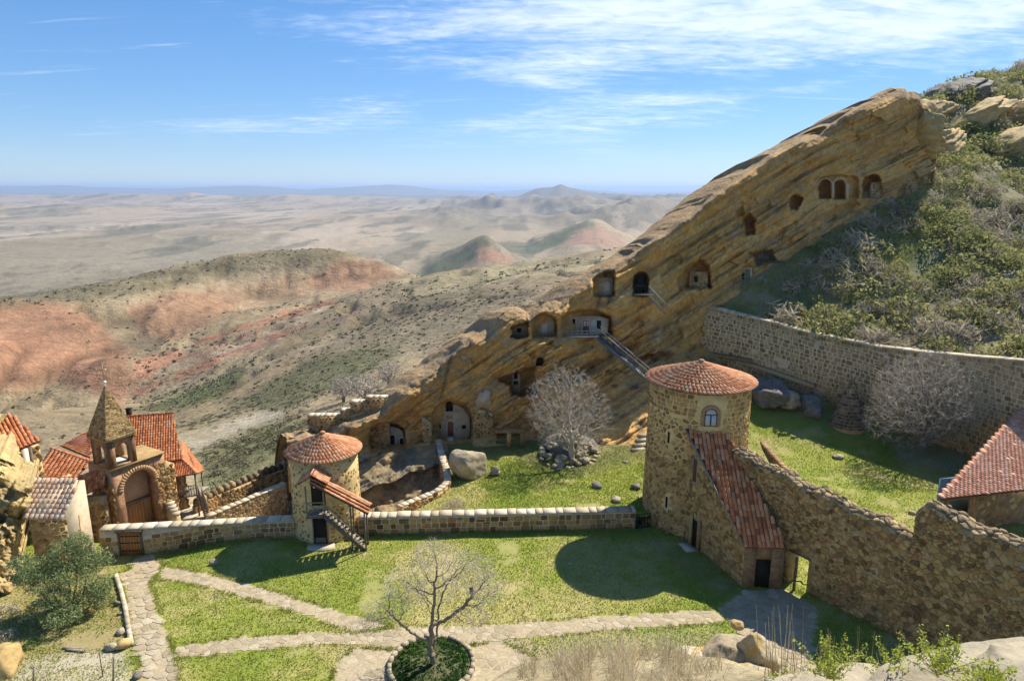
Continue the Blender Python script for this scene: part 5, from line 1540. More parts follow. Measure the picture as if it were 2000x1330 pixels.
lay_stones(annex, random_rubble(0, LS - .15, 0, 9, .29, .028, 811, top=lambda s: az_top(s / LS) - .05, skip=[(dop[0] - .25, dop[1] + .1, -1, dop[3] + .1), nic]), amap, m_stone_tw, 'stone', (.02, .07), 260, 812)
mb = MB(); mb.extrude([amap(dop[0], .0, .01), amap(dop[1], .0, .01), amap(dop[1], dop[3], .01), amap(dop[0], dop[3], .01)], Vector((*nL, 0)) * .03); mb.build('doorway', m_dark, annex)
for s_ in (dop[0] - .22, dop[1]):
    mb = MB(); mb.extrude([amap(s_, 0, .0), amap(s_ + .2, 0, .0), amap(s_ + .2, dop[3] + .25, .0), amap(s_, dop[3] + .25, .0)], Vector((*nL, 0)) * .22); mb.build('door_jamb', m_stone_tw, annex)
mb = MB(); mb.extrude([amap(nic[0], nic[2], .01), amap(nic[1], nic[2], .01), amap(nic[1], nic[3], .01), amap(nic[0], nic[3], .01)], Vector((*nL, 0)) * .02); mb.build('tall_niche', m_under, annex)
m_br_f = brick_mat('annex_brick', math.atan2((B_ - A_).y, (B_ - A_).x), BR1, BR2, BRM)
fn = Vector(((B_ - A_).y, -(B_ - A_).x, 0)).normalized()
def fmap(s, t, off=0): 
    p = A_ + (B_ - A_).normalized() * s
    return Vector((p.x, p.y, t)) + fn * off
WF = (B_ - A_).length; DO = (.72, 1.62, 1.95)
mb = MB()
for s0_, s1_, t0_, t1_ in ((0, DO[0], -.3, ZE), (DO[1], WF, -.3, ZE), (DO[0], DO[1], DO[2], ZE)):
    mb.extrude([fmap(s0_, t0_, .0), fmap(s1_, t0_, .0), fmap(s1_, t1_, .0), fmap(s0_, t1_, .0)], fn * .14)
mb.build('brick_facing', m_br_f, annex)
mb = MB(); mb.extrude([fmap(DO[0], -.2, .004), fmap(DO[1], -.2, .004), fmap(DO[1], DO[2], .004), fmap(DO[0], DO[2], .004)], fn * .01); mb.build('doorway', m_dark, annex)
ov = .14
p00 = Vector((*(A_ + nL * ov), ZE)) + fn * .32; p10 = Vector((*(B_ - nL * .05), ZE)) + fn * .32
dirv = Vector((*(C_ - A_).normalized(), 0)); kz = (ZT - ZE) / LS
Lr = LS * .96
p00.z -= .32 * kz * .9; p10.z = p00.z
p01 = p00 + dirv * (Lr + .3) + Vector((0, 0, kz * (Lr + .3))); p11 = p10 + dirv * (Lr + .3) + Vector((0, 0, kz * (Lr + .3)))
nr_ = (p10 - p00).cross(p01 - p00).normalized(); nr_ = nr_ if nr_.z > 0 else -nr_
mb = MB(); mb.extrude([p00, p10, p11, p01], nr_ * .06); roof = mb.build('stair_roof', m_under, big)
roof_plane_tiles(roof, p00 + nr_ * .06, p10 + nr_ * .06, p11 + nr_ * .06, p01 + nr_ * .06, .265, .50, m_tile_r, seed=813)
mb = MB(); mb.beam(p00 + nr_ * .03 - fn * .0, p01 + nr_ * .03, .07, .12); mb.build('verge_board', m_wood_g, roof)
mb = MB(); mb.extrude([amap(dop[0] - .3, -.02, .2), amap(dop[1] + .2, -.02, .2), amap(dop[1] + .3, -.02, .9), amap(dop[0] - .1, -.02, 1.0)], Vector((0, 0, .12))); mb.build('threshold_slab', m_cope, big)

# ---------------- small tower with porch
SX, SY, SR, SZ = -13.37, 44.33, 2.33, 6.05
small = thing('round_tower', 'small round plastered tower with a covered wooden stair on its front', 'tower', (SX, SY, 0))
v, f = ring_verts(SX, SY, [(SR + .12, -1.0), (SR + .10, 0), (SR + .05, 2), (SR + .02, 4), (SR, SZ), (SR - .4, SZ + .02)], 64)
MB().add(v, f).build('wall', m_mortar_y, small)
def smap(s, t, off):
    r = SR + .10 * max(0, 1 - t / 5) + off; a = s / SR
    return Vector((SX + r * math.cos(a), SY + r * math.sin(a), t))
da = ang_of(cyl_hit(626, 1030, SX, SY, SR), SX, SY)
sk2 = [(da * SR - .62, da * SR + .62, -1, 5.1)]
pol = random_rubble(0, 2 * math.pi * SR, 0, 6.0, .34, .13, 821, skip=sk2)
rng = random.Random(4)
pol = [p for p in pol if rng.random() < (.85 if np.mean([q[1] for q in p]) < 2.6 else .6)]
lay_stones(small, pol, smap, m_stone_tw, 'stone', (.008, .03), 300, 822)
cone_roof(small, SX, SY, 2.62, SZ, 7.25, .25, .42, m_tile, 823)
# frame of the porch: x along the front, y outwards
fr_n = Vector((math.cos(da), math.sin(da), 0)); fr_t = Vector((-math.sin(da), math.cos(da), 0))
if fr_t.x < 0: fr_t = -fr_t
fo = Vector((SX, SY, 0)) + fr_n * SR
def pp(x, y, z): return fo + fr_t * x + fr_n * y + Vector((0, 0, z))
mb = MB(); mb.extrude([pp(-.46, .06, .0), pp(.46, .06, .0), pp(.46, .06, 1.95), pp(-.46, .06, 1.95)], fr_n * .05); lowd = mb.build('lower_doorway', m_dark, small)
mb = MB()
for x in (-.52, .46): mb.extrude([pp(x, .04, 0), pp(x + .07, .04, 0), pp(x + .07, .04, 2.0), pp(x, .04, 2.0)], fr_n * .12)
mb.build('door_frame', m_wood_g, lowd)
mb = MB(); mb.extrude([pp(-.36, .12, .04), pp(.36, .12, .04), pp(.36, .12, .55), pp(-.36, .12, .55)], fr_n * .04); mb.build('door_leaf', m_wood_d, lowd)
mb = MB(); mb.extrude([pp(-.46, .0, 2.9), pp(.46, .0, 2.9), pp(.46, .0, 4.95), pp(-.46, .0, 4.95)], fr_n * .05); mb.build('upper_doorway', m_dark, small)
LZ = 2.62
mb = MB()
for k in range(6): mb.box(pp(0, .18 + k * .155, LZ), (1.25, .145, .06), rz=math.atan2(fr_t.y, fr_t.x))
lan = mb.build('landing', m_wood_g, small)
mb = MB()
for y in (.15, 1.0): mb.beam(pp(-.65, y, LZ - .1), pp(.66, y, LZ - .1), .1, .14)
mb.build('landing_beam', m_wood_d, lan)
posts = [(-.58, .98, LZ, 4.75), (.58, .98, LZ, 4.75)]
for x, y, z0_, z1_ in posts:
    mb = MB(); mb.beam(pp(x, y, z0_), pp(x, y, z1_), .09, .09, up=(1, 0, 0)); mb.build('porch_post', m_wood_g, small)
ST0, ST1 = (.62, LZ), (3.15, 0.05)          # stair runs along the front to the right
SYA, SYB = .35, 1.15
for x, zt in ((2.35, 3.6), (3.25, 2.85)):
    for y in (SYA - .02, SYB + .05):
        mb = MB(); mb.beam(pp(x, y, 0), pp(x, y, zt), .09, .09, up=(1, 0, 0)); mb.build('stair_post', m_wood_d, small)
nst = 11
for k in range(nst):
    t = (k + .5) / nst
    x = ST0[0] + (ST1[0] - ST0[0]) * t; z = ST0[1] + (ST1[1] - ST0[1]) * t
    mb = MB(); mb.box(pp(x, (SYA + SYB) / 2, z), (.27, SYB - SYA - .06, .045), rz=math.atan2(fr_t.y, fr_t.x)); mb.build('tread', m_wood_g, small)
for y in (SYA, SYB):
    mb = MB(); mb.beam(pp(ST0[0], y, ST0[1] - .02), pp(ST1[0], y, ST1[1] - .02), .06, .24); mb.build('stringer', m_wood_d, small)
# rails: crossed bars on the landing, sloping rails on the stair
mb = MB(); y = .98
mb.beam(pp(-.58, y, LZ + .95), pp(.58, y, LZ + .95), .06); mb.beam(pp(-.56, y, LZ + .08), pp(.56, y, LZ + .92), .045); mb.beam(pp(-.56, y, LZ + .92), pp(.56, y, LZ + .08), .045)
mb.build('landing_rail', m_wood_g, small)
mb = MB(); y = SYB
mb.beam(pp(.6, y, LZ + .9), pp(2.35, y, LZ + .9 - 1.75 * 2.57 / 2.53), .055)
mb.beam(pp(.6, y, LZ + .85), pp(1.45, y, LZ - .75), .045); mb.beam(pp(.65, y, LZ + .05), pp(1.5, y, LZ + .05), .045); mb.beam(pp(1.45, y, LZ - .05), pp(2.3, y, LZ - 1.6), .045)
mb.beam(pp(1.45, y, LZ - .85), pp(1.45, y, LZ + .05), .05, up=(1, 0, 0))
mb.build('stair_rail', m_wood_g, small)
# gabled tile roof that follows the stair down
RG0, RG1 = (-.15, 5.45), (3.55, 3.15)
def rq(x0, x1, y0, y1):
    z = lambda x: RG0[1] + (RG1[1] - RG0[1]) * (x - RG0[0]) / (RG1[0] - RG0[0])
    return z
zf_ = rq(0, 0, 0, 0)
yr, ye0, ye1 = .68, -.05, 1.42
mb = MB()
for ye in (ye1, ye0):
    mb.extrude([pp(-.15, ye, zf_(-.15) - .38), pp(3.55, ye, zf_(3.55) - .38), pp(3.55, yr, zf_(3.55)), pp(-.15, yr, zf_(-.15))], (0, 0, .05))
prf = mb.build('porch_roof', m_under, small)
out = []; rng = random.Random(7)
sl_d = (pp(3.55, 0, zf_(3.55)) - pp(-.15, 0, zf_(-.15))).normalized()
tv, tf = tile_template(.24, .46, .07)
Lp = 4.35
for ye, sgn in ((ye1, 1), (ye0, -1)):
    for c in range(3):
        yy = yr + (ye - yr) * (c + .5) / 3
        for k in range(int(Lp / .36)):
            t = k * .36 / Lp
            x = 3.6 - t * 3.72
            o_ = pp(x, yy, zf_(x) - .38 * (c + .5) / 3 + .09 + rng.uniform(0, .02))
            xd = fr_n * sgn * -1
            nn = Vector((0, 0, 1))
            yd = -sl_d + Vector((0, 0, -.05))
            M = frame_mat(o_, fr_t.cross(Vector((0, 0, 1))), yd)
            if M.col[2].z < 0: M = frame_mat(o_, -fr_t.cross(Vector((0, 0, 1))), yd)
            out.append(M)
for k in range(int(Lp / .36)):
    x = 3.6 - k * .36 / Lp * 3.72
    out.append(frame_mat(pp(x, yr, zf_(x) + .09), Vector((1, 0, 0)), -sl_d + Vector((0, 0, -.05))) if frame_mat(pp(x, yr, 0), Vector((1, 0, 0)), -sl_d).col[2].z > 0 else frame_mat(pp(x, yr, zf_(x) + .09), Vector((-fr_n.x, -fr_n.y, 0)), -sl_d + Vector((0, 0, -.05))))
for M in out:
    if M.col[2].z < 0: M.col[0] = -M.col[0]; M.col[2] = -M.col[2]
# little gable over the landing
lay_copies(prf, out, tv, tf, m_tile, 'roof_tile', 200, 831)
mb = MB()
for sgn in (-1, 1):
    x1_ = sgn * .95
    mb.extrude([pp(0, -.05, 5.62), pp(0, 1.35, 5.62), pp(x1_, 1.35, 5.0), pp(x1_, -.05, 5.0)], (0, 0, .05))
gb = mb.build('porch_gable', m_under, small)
out = []
for sgn in (-1, 1):
    up = Vector((*(fr_t * -sgn).xy, .65)).normalized()
    for c in range(6):
        yy = .1 + c * .235
        for k in range(3):
            x = sgn * (1.0 - k * .36)
            if sgn > 0 and x > .4 and yy < 1.5 and k == 0: pass
            o_ = pp(x, yy, 5.02 + (.95 - abs(x)) * .65 + .07)
            M = frame_mat(o_, fr_n * sgn, up); 
            if M.col[2].z < 0: M = frame_mat(o_, -fr_n * sgn, up)
            out.append(M)
lay_copies(gb, out, tv, tf, m_tile, 'roof_tile', 60, 832)
m_bulb = plain_mat('lamp_glass', (0.75, 0.75, 0.72), rough=.2, var=.05)
mb = MB(); mb.tube(pp(0, .9, 5.15), pp(0, .9, 4.75), .012); lamp = mb.build('lamp_cord', m_iron, small)
mb = MB(); mb.ball(pp(0, .9, 4.68), .09); mb.build('lamp_bulb', m_bulb, small)
mb = MB(); mb.prism([tuple((pp(x, y, 0)).xy) for x, y in ((-.9, .1), (.9, .1), (1.1, .8), (.4, 1.05), (-.8, .9))], -.05, .09); mb.build('doorstep', m_cope, small)
# little iron gate between wall and big tower
ig = thing('iron_gate', 'small dark iron gate between the low wall and the big tower', 'gate', (9.4, 44.2, 0))
mb = MB()
g0, g1 = Vector((8.98, 44.0, 0)), Vector((10.05, 44.25, 0))
for z in (.1, 1.15): mb.beam(g0 + Vector((0, 0, z)), g1 + Vector((0, 0, z)), .035)
mb.build('rail', m_iron, ig)
for k in range(6):
    p = g0.lerp(g1, k / 5); mb = MB(); mb.beam(p, p + Vector((0, 0, 1.2)), .03, up=(1, 0, 0)); mb.build('bar', m_iron, ig)
mb = MB(); mb.beam(g0 + Vector((0, 0, .1)), g1 + Vector((0, 0, 1.1)), .025); mb.beam(g0 + Vector((0, 0, 1.1)), g1 + Vector((0, 0, .1)), .025); mb.build('cross_brace', m_iron, ig)
# ================================================================ church group on the left
def roof_quad(root, p00, p10, p11, p01, w, L, mat, seed, name='roof', limit=300, th=.08, flat=False, ridge_cap=False, under=None):
    p00, p10, p11, p01 = (Vector(p) for p in (p00, p10, p11, p01))
    n = (p10 - p00).cross(p01 - p00).normalized(); n = n if n.z > 0 else -n
    mb = MB(); mb.extrude([p00, p10, p11, p01], n * th); r = mb.build(name, under or m_under, root)
    roof_plane_tiles(r, p00 + n * th, p10 + n * th, p11 + n * th, p01 + n * th, w, L, mat, limit=limit, seed=seed, flat=flat)
    if ridge_cap:
        out = []; d = (p11 - p01); Lr = d.length; k = 0
        tv, tf = tile_template(.28, .42, .11)
        while k * .36 < Lr:
            out.append(frame_mat(p01 + d.normalized() * (k * .36) + n * (th + .03), Vector((0, 0, 1)).cross(d) * -1, d)); k += 1
        for i, M in enumerate(out):
            if M.col[2].z < 0: out[i] = frame_mat(M.translation, Vector((0, 0, 1)).cross(d), d)
        lay_copies(r, out, tv, tf, mat, 'ridge_tile', 60, seed + 1)
    return r
def wall_face(root, a, b, z0, z1, thick, mat, stones=None, seed=1, skip=(), name='wall', top=None, size=.34, gap=.05, limit=120, parts=None):
    """vertical wall from a to b (plan), face to the right of a->b"""
    a, b = Vector(a[:2]), Vector(b[:2])
    d = (b - a).normalized(); n = Vector((d.y, -d.x)); L = (b - a).length
    tp = top or (lambda s: z1)
    mb = MB()
    def P(s, z, o): q = a + d * s + n * o; return Vector((q.x, q.y, z))
    mb.extrude([P(0, z0, 0), P(L, z0, 0), P(L, tp(L), 0), P(0, tp(0), 0)], Vector((-n.x * thick, -n.y * thick, 0)))
    w = mb.build(name, mat, root)
    if stones:
        lay_stones(w if parts is None else parts, random_rubble(0, L, 0, z1 - z0, size, gap, seed, top=lambda s: tp(s) - z0, skip=skip), lambda s, t, off: P(s, z0 + t, off), stones, 'stone', (.015, .05), limit, seed)
    return w, P, n, L
m_plaster = plain_mat('pale_plaster', (0.56, 0.50, 0.40), var=.18, scale=2.0, bump=.3)
m_slate = pieces_mat('lichen_shingle', [(0.0, (0.16, 0.10, 0.045)), (0.35, (0.27, 0.175, 0.075)), (0.7, (0.38, 0.26, 0.115)), (1.0, (0.47, 0.33, 0.15))], scale=2.0, bump=.6, bscale=10, grain=.4)

F_ = Vector((-30.0, 46.3)); E1 = Vector((-.87, .5)).normalized(); E2 = Vector((.5, .87)).normalized()
def cp(i, j, z=0.0):
    q = F_ + E1 * i + E2 * j
    return Vector((q.x, q.y, z))
church = thing('bell_tower', 'brick bell tower with a pointed spire and cross above an arched portal', 'bell tower', (F_.x, F_.y, -2.6))
m_br_a = brick_mat('tower_brick_right', math.atan2(E2.y, E2.x), (0.38, 0.215, 0.12), (0.29, 0.15, 0.085), (0.42, 0.33, 0.22))
m_br_b = brick_mat('tower_brick_left', math.atan2(E1.y, E1.x), (0.38, 0.215, 0.12), (0.29, 0.15, 0.085), (0.42, 0.33, 0.22))
nR = Vector((E2.y, -E2.x, 0))          # outward normal of the right (portal) face
nL_ = Vector((-E2.x, -E2.y, 0))        # outward normal of the left face
# portal block: facade with a deep arch
PW, PD, PZ = 4.2, 3.0, 3.45
AC, AR, AS = 2.0, 1.22, 1.55           # arch centre along E2, radius, springing height
def arch_wall(frame, s0, s1, z0, z1, c, r, spring, base, thick, n_in, mat, name, parent):
    """wall with an arched opening; frame(s,z) -> point on the outer face"""
    mb = MB(); off = n_in * thick
    mb.extrude([frame(s0, z0), frame(c - r, z0), frame(c - r, spring), frame(c - r, z1), frame(s0, z1)], off)
    mb.extrude([frame(c + r, z0), frame(s1, z0), frame(s1, z1), frame(c + r, z1), frame(c + r, spring)], off)
    N_ = 12
    for k in range(N_):
        a0, a1 = math.pi * (1 - k / N_), math.pi * (1 - (k + 1) / N_)
        mb.extrude([frame(c + r * math.cos(a0), spring + r * math.sin(a0)), frame(c + r * math.cos(a1), spring + r * math.sin(a1)), frame(c + r * math.cos(a1), z1), frame(c + r * math.cos(a0), z1)], off)
    if base > z0: mb.extrude([frame(c - r, z0), frame(c + r, z0), frame(c + r, base), frame(c - r, base)], off)
    return mb.build(name, mat, parent)
pf_ = lambda s, z: cp(0, s, z)
facade = arch_wall(pf_, 0, PW, -2.6, PZ, AC, AR, AS, -2.6, .9, -nR, m_br_a, 'portal_wall', church)
mb = MB(); q = [cp(.9, -0.0, -2.6) + nR * 0, cp(.9, PW, -2.6), cp(PD, PW, -2.6), cp(PD, 0, -2.6)]
mb.extrude(q, (0, 0, PZ + 2.6 - .05)); mb.build('inner_wall', m_ybrick, church)
# the plank door deep in the portal
inn = lambda s, z, o=0: cp(.88, s, z) + nR * o
for k in range(5):
    s_ = AC - .62 + k * .25
    mb = MB(); mb.extrude([inn(s_ + .01, -2.5), inn(s_ + .24, -2.5), inn(s_ + .24, -.1), inn(s_ + .01, -.1)], nR * (.06 + .01 * (k % 2))); mb.build('door_plank', m_wood_o, church)
mb = MB(); mb.extrude([inn(AC - 1.15, -.05), inn(AC + 1.15, -.05), inn(AC + 1.15, .12), inn(AC - 1.15, .12)], nR * .16); mb.build('door_lintel', m_wood_d, church)
for k in range(22):
    a0, a1 = math.pi * k / 22 + .012, math.pi * (k + 1) / 22 - .012
    mb = MB(); mb.extrude([pf_(AC + r_ * math.cos(a), AS + r_ * math.sin(a)) for r_, a in ((AR + .01, a0), (AR + .38, a0), (AR + .38, a1), (AR + .01, a1))], nR * .05)
    mb.build('arch_brick', m_ybrick, church)
# rough stone flank and buttress
lay_stones(church, random_rubble(0, PD, 0, 4.8, .34, .04, 901), lambda s, t, off: cp(s, 0, -2.6 + t) + nL_ * off, m_stone_tw, 'stone', (.02, .06), 80, 902, flip=True)
lay_stones(church, random_rubble(3.35, PW, 0, 5.3, .32, .03, 903), lambda s, t, off: cp(0, s, -2.6 + t) + nR * off, m_stone_tw, 'stone', (.02, .06), 60, 904)
mb = MB(); mb.extrude([cp(-.05, PW + .01, -2.6), cp(-.05, PW + .75, -2.6), cp(-.05, PW + .75, 2.3), cp(-.05, PW + .01, 2.75)], -nR * 1.5); mb.build('buttress', m_mortar_d, church)
lay_stones(church, random_rubble(PW + .02, PW + .75, 0, 4.9, .3, .03, 905), lambda s, t, off: cp(-.05, s, -2.6 + t) + nR * off, m_stone_tw, 'stone', (.02, .06), 40, 906)
mb = MB(); mb.extrude([cp(-.12, 0, PZ), cp(-.12, PW + .05, PZ), cp(PD, PW + .05, PZ), cp(PD, 0, PZ)], (0, 0, .12)); mb.build('portal_cornice', m_slate, church)
# belfry stage: four arched faces
BS, BW1, BW2 = 3.57, 2.25, 2.05
j0 = .05
for (fr, wd, n_in, mt) in ((lambda s, z: cp(0, j0 + s, z), BW2, -nR, m_br_a), (lambda s, z: cp(s, j0, z), BW1, -nL_, m_br_b), (lambda s, z: cp(BW1 - .0, j0 + s, z), BW2, nR, m_br_a), (lambda s, z: cp(s, j0 + BW2, z), BW1, nL_, m_br_b)):
    arch_wall(fr, 0, wd, BS, 5.75, wd / 2, .52, BS + 1.25, BS + .16, .34, n_in, mt, 'belfry_arch', church)
mb = MB(); mb.extrude([cp(.1, j0 + .1, BS), cp(.1, j0 + BW2 - .1, BS), cp(BW1 - .1, j0 + BW2 - .1, BS), cp(BW1 - .1, j0 + .1, BS)], (0, 0, .1)); mb.build('belfry_floor', m_plaster, church)
# spire: courses of shingles on a pyramid
cen = cp(BW1 / 2, j0 + BW2 / 2, 0); apex = Vector((cen.x, cen.y, 9.75))
cor = [cp(-.14, j0 - .14, 5.75), cp(-.14, j0 + BW2 + .14, 5.75), cp(BW1 + .14, j0 + BW2 + .14, 5.75), cp(BW1 + .14, j0 - .14, 5.75)]
mb = MB(); mb.extrude(cor, (0, 0, .12)); mb.build('spire_cornice', m_slate, church)
cor = [c + Vector((0, 0, .12)) for c in cor]
mb = MB(); mb.add(cor + [apex], [(0, 1, 4), (1, 2, 4), (2, 3, 4), (3, 0, 4)]); spire = mb.build('spire', m_mortar_d, church)
for fi in range(4):
    a_, b_ = cor[fi], cor[(fi + 1) % 4]
    n_ = (b_ - a_).cross(apex - a_).normalized(); mid = (a_ + b_) / 2
    if n_.dot(mid - cen) < 0: n_ = -n_
    pol = []; rng = random.Random(910 + fi); H = (apex - mid).length; W_ = (b_ - a_).length
    t = 0
    while t < .97:
        dt = .15 / H; w_ = W_ * (1 - t); s = -w_ / 2
        while s < w_ / 2 - .03:
            l = min(rng.uniform(.18, .34), w_ / 2 - s)
            pol.append([(s + .006, t * H + .004), (s + l - .006, t * H + .004), (s + l - .006, (t + dt) * H - .004), (s + .006, (t + dt) * H - .004)]); s += l
        t += dt
    ex = (b_ - a_).normalized(); ey = (apex - mid).normalized()
    lay_stones(spire, pol, lambda s, t, off, mid=mid, ex=ex, ey=ey, n_=n_: mid + ex * s + ey * t + n_ * off, m_slate, 'shingle', (.012, .04), 130, 920 + fi, lip=.9, inset=.95, flip=True)
m_gilt = plain_mat('old_gilt_metal', (0.40, 0.31, 0.16), rough=.4, var=.25, metal=.5)
mb = MB(); mb.tube(apex - Vector((0, 0, .12)), apex + Vector((0, 0, .12)), .07, .05, 8); mb.ball(apex + Vector((0, 0, .2)), .13, 10, 8); mb.build('finial_ball', plain_mat('white_ball', (.7, .66, .58), var=.1), church, smooth=True)
mb = MB(); mb.tube(apex + Vector((0, 0, .3)), apex + Vector((0, 0, 1.55)), .035, .03, 6)
cd = Vector((.8, .6, 0)); 
mb.tube(apex + Vector((0, 0, 1.15)) - cd * .36, apex + Vector((0, 0, 1.15)) + cd * .36, .03, .03, 6)
for k in range(8):
    for c_ in (apex + Vector((0, 0, 1.15)) - cd * .38, apex + Vector((0, 0, 1.15)) + cd * .38, apex + Vector((0, 0, 1.6))):
        a0, a1 = 2 * math.pi * k / 8, 2 * math.pi * (k + 1) / 8
        mb.tube(c_ + cd * .1 * math.cos(a0) + Vector((0, 0, .1 * math.sin(a0))), c_ + cd * .1 * math.cos(a1) + Vector((0, 0, .1 * math.sin(a1))), .018, .018, 4)
mb.build('cross', m_gilt, church)

# --- house with the big orange roof
house = thing('tiled_house', 'stone house with a large orange tiled roof behind the bell tower', 'house', tuple(D(310, 960, 53)))
p00, p10, p11, p01 = D(264, 912, 51.6), D(358, 898, 53.0), D(336, 808, 57.4), D(244, 815, 56.2)
roof_quad(house, p00, p10, p11, p01, .20, .42, m_tile_o, 931, ridge_cap=True)
bk = [Vector((2 * b_.x - a_.x, 2 * b_.y - a_.y, a_.z)) for a_, b_ in ((p10, p11), (p00, p01))]; roof_quad(house, bk[0], bk[1], p01, p11, .2, .42, m_tile_o, 933)
wa0, wb0 = p00 + (p10 - p00) * .08 + Vector((.1, .5, 0)), p10 + Vector((-.25, .5, 0))
wall_face(house, wa0, wb0, -6, p00.z + .1, .4, m_mortar_d, m_stone_tw, 935, size=.36)
wall_face(house, wb0, bk[0].lerp(p11, .15), -6, p10.z + .1, .4, m_mortar_d, m_stone_tw, 936, limit=20, top=lambda s: p10.z + .05)
wc = D(317, 945, wa0.y - .05); m_shut = plain_mat('grey_shutter', (0.19, 0.175, 0.145), var=.3)
dw = (wb0 - wa0).normalized(); dw.z = 0
nw = Vector((dw.y, -dw.x, 0))
wc = Vector((wa0.x, wa0.y, 0)) + dw * ((wb0 - wa0).length * .52); wc.z = -.9
mb = MB(); mb.extrude([wc + nw * .02, wc + dw * .8 + nw * .02, wc + dw * .8 + nw * .02 + Vector((0, 0, 1.3)), wc + nw * .02 + Vector((0, 0, 1.3))], nw * .06); wo = mb.build('window', m_wood_d, house)
for k in range(2):
    a_ = wc + dw * (.05 + .37 * k) + nw * .085; mb = MB(); mb.extrude([a_ + Vector((0, 0, .06)), a_ + dw * .33 + Vector((0, 0, .06)), a_ + dw * .33 + Vector((0, 0, 1.24)), a_ + Vector((0, 0, 1.24))], nw * .02); mb.build('shutter', m_shut, wo)
mb = MB(); c_ = p01.lerp(p11, .07) + Vector((0, .2, -.2)); mb.box(c_ + Vector((0, 0, .45)), (.34, .34, .9)); mb.box(c_ + Vector((0, 0, .93)), (.44, .44, .08)); mb.build('chimney', m_dark, house)
# porch: hipped tile roof on posts, balcony and stair
q0, q1, q2, q3 = D(337, 934, 51.2), D(384, 926, 51.6), D(358, 897, 53.2), D(334, 903, 52.9)
roof_quad(house, q0, q1, q2, q3, .19, .4, m_tile_o, 941, name='porch_roof')
q4, q5 = D(398, 920, 54.5), D(352, 862, 57.0)
roof_quad(house, q1, q4, q5 + Vector((.2, 0, 0)), q2, .2, .4, m_tile_o, 943, name='porch_roof')
for (u, v, Y) in ((345, 938, 51.6), (381, 930, 52.0), (394, 926, 54.0)):
    p = D(u, v, Y); mb = MB(); mb.beam((p.x, p.y, -3.6), (p.x, p.y, p.z + .15), .11, .11, up=(1, 0, 0)); mb.build('porch_post', m_wood_d, house)
b0, b1 = D(345, 975, 51.6), D(385, 968, 52.2)
mb = MB(); mb.hexa([b0, b1, b1 + Vector((.3, 1.8, 0)), b0 + Vector((.3, 1.8, 0))], [x + Vector((0, 0, .12)) for x in (b0, b1, b1 + Vector((.3, 1.8, 0)), b0 + Vector((.3, 1.8, 0)))]); mb.build('balcony_floor', m_wood_g, house)
mb = MB(); mb.beam(b0 + Vector((0, 0, 1.0)), b1 + Vector((0, 0, 1.0)), .07); mb.build('balcony_rail', m_wood_g, house)
for k in range(9):
    p = b0.lerp(b1, k / 8); mb = MB(); mb.beam(p, p + Vector((0, 0, 1.0)), .045, up=(1, 0, 0)); mb.build('baluster', m_wood_g, house)
s0_, s1_ = b1 + Vector((.0, .2, .05)), G(402, 1012, -3.2)
for dx in (0, .9):
    mb = MB(); mb.beam(s0_ + Vector((dx * .5, -dx * .3, 0)), s1_ + Vector((dx * .5, -dx * .3, 0)), .07, .22); mb.build('stringer', m_wood_d, house)
    mb = MB(); mb.beam(s0_ + Vector((dx * .5, -dx * .3, .95)), s1_ + Vector((dx * .5, -dx * .3, .95)), .06); mb.build('stair_rail', m_wood_g, house)
for k in range(10):
    p = s0_.lerp(s1_, (k + .5) / 10) + Vector((.22, -.14, 0)); mb = MB(); mb.box(p, (.6, .24, .05), rz=-.5); mb.build('tread', m_wood_g, house)
    for dx in (0, .9):
        mb = MB(); p2 = s0_.lerp(s1_, (k + .5) / 10) + Vector((dx * .5, -dx * .3, 0)); mb.beam(p2, p2 + Vector((0, 0, .95)), .04, up=(1, 0, 0)); mb.build('baluster', m_wood_g, house)
# pale terrace ramp wall beside the porch
rampw = thing('terrace_wall', 'short pale parapet wall between the bell tower and the porch stair', 'low wall', tuple(G(320, 1010, -2.6)))
ta, tb = G(312, 975, -1.0), G(338, 1016, -1.6)
mb = MB(); mb.hexa([(tb.x, tb.y, -3.4), (tb.x + .55, tb.y + .15, -3.4), (ta.x + .55, ta.y + .2, -3.4), (ta.x, ta.y, -3.4)], [(tb.x, tb.y, -1.3), (tb.x + .55, tb.y + .15, -1.3), (ta.x + .55, ta.y + .2, -.5), (ta.x, ta.y, -.5)]); mb.build('wall_core', m_mortar_y, rampw)
for k in range(7):
    p = ta.lerp(tb, (k + .5) / 7); z_ = -.5 + (-.8) * (k + .5) / 7
    mb = MB(); mb.box((p.x + .27, p.y + .15, z_ + .08), (.62, .55, .16), rz=.25 + .1 * (k % 3)); mb.build('cap_stone', m_cope, rampw)
# pale terrace slab where the stair lands
terr = [tuple(G(u, v, -3.1).xy) for u, v in ((325, 985), (400, 985), (420, 1030), (300, 1030))]
mb = MB(); mb.prism(terr, -4.5, -3.1); o = mb.build('terrace', m_flag); tag(o, kind='structure')

# --- lower roofs to the left of the bell tower
hall = thing('tiled_hall', 'low hall with an orange roof left of the bell tower', 'house', tuple(G(110, 960, -2.6)))
h00, h10, h11, h01 = D(58, 938, 46.6), D(140, 941, 47.2), D(180, 904, 49.4), D(100, 877, 50.2)
roof_quad(hall, h00, h10, h11, h01, .30, .46, m_tile_o, 951, ridge_cap=True)
g00, g10, g11, g01 = D(118, 872, 52.2), D(176, 896, 51.2), D(176, 846, 54.5), D(160, 849, 54.8)
roof_quad(hall, g00, g10, g11, g01, .21, .42, m_tile_o, 953)
l00, l10, l11, l01 = D(150, 975, 45.8), D(206, 948, 46.0), D(206, 915, 47.2), D(138, 938, 47.3)
roof_quad(hall, l00, l10, l11, l01, .2, .42, m_tile_r, 955, name='lean_to_roof')
wall_face(hall, D(60, 938, 46.9), D(140, 941, 47.5), -4, h00.z, .4, m_mortar_y, m_stone_tw, 956, limit=60)
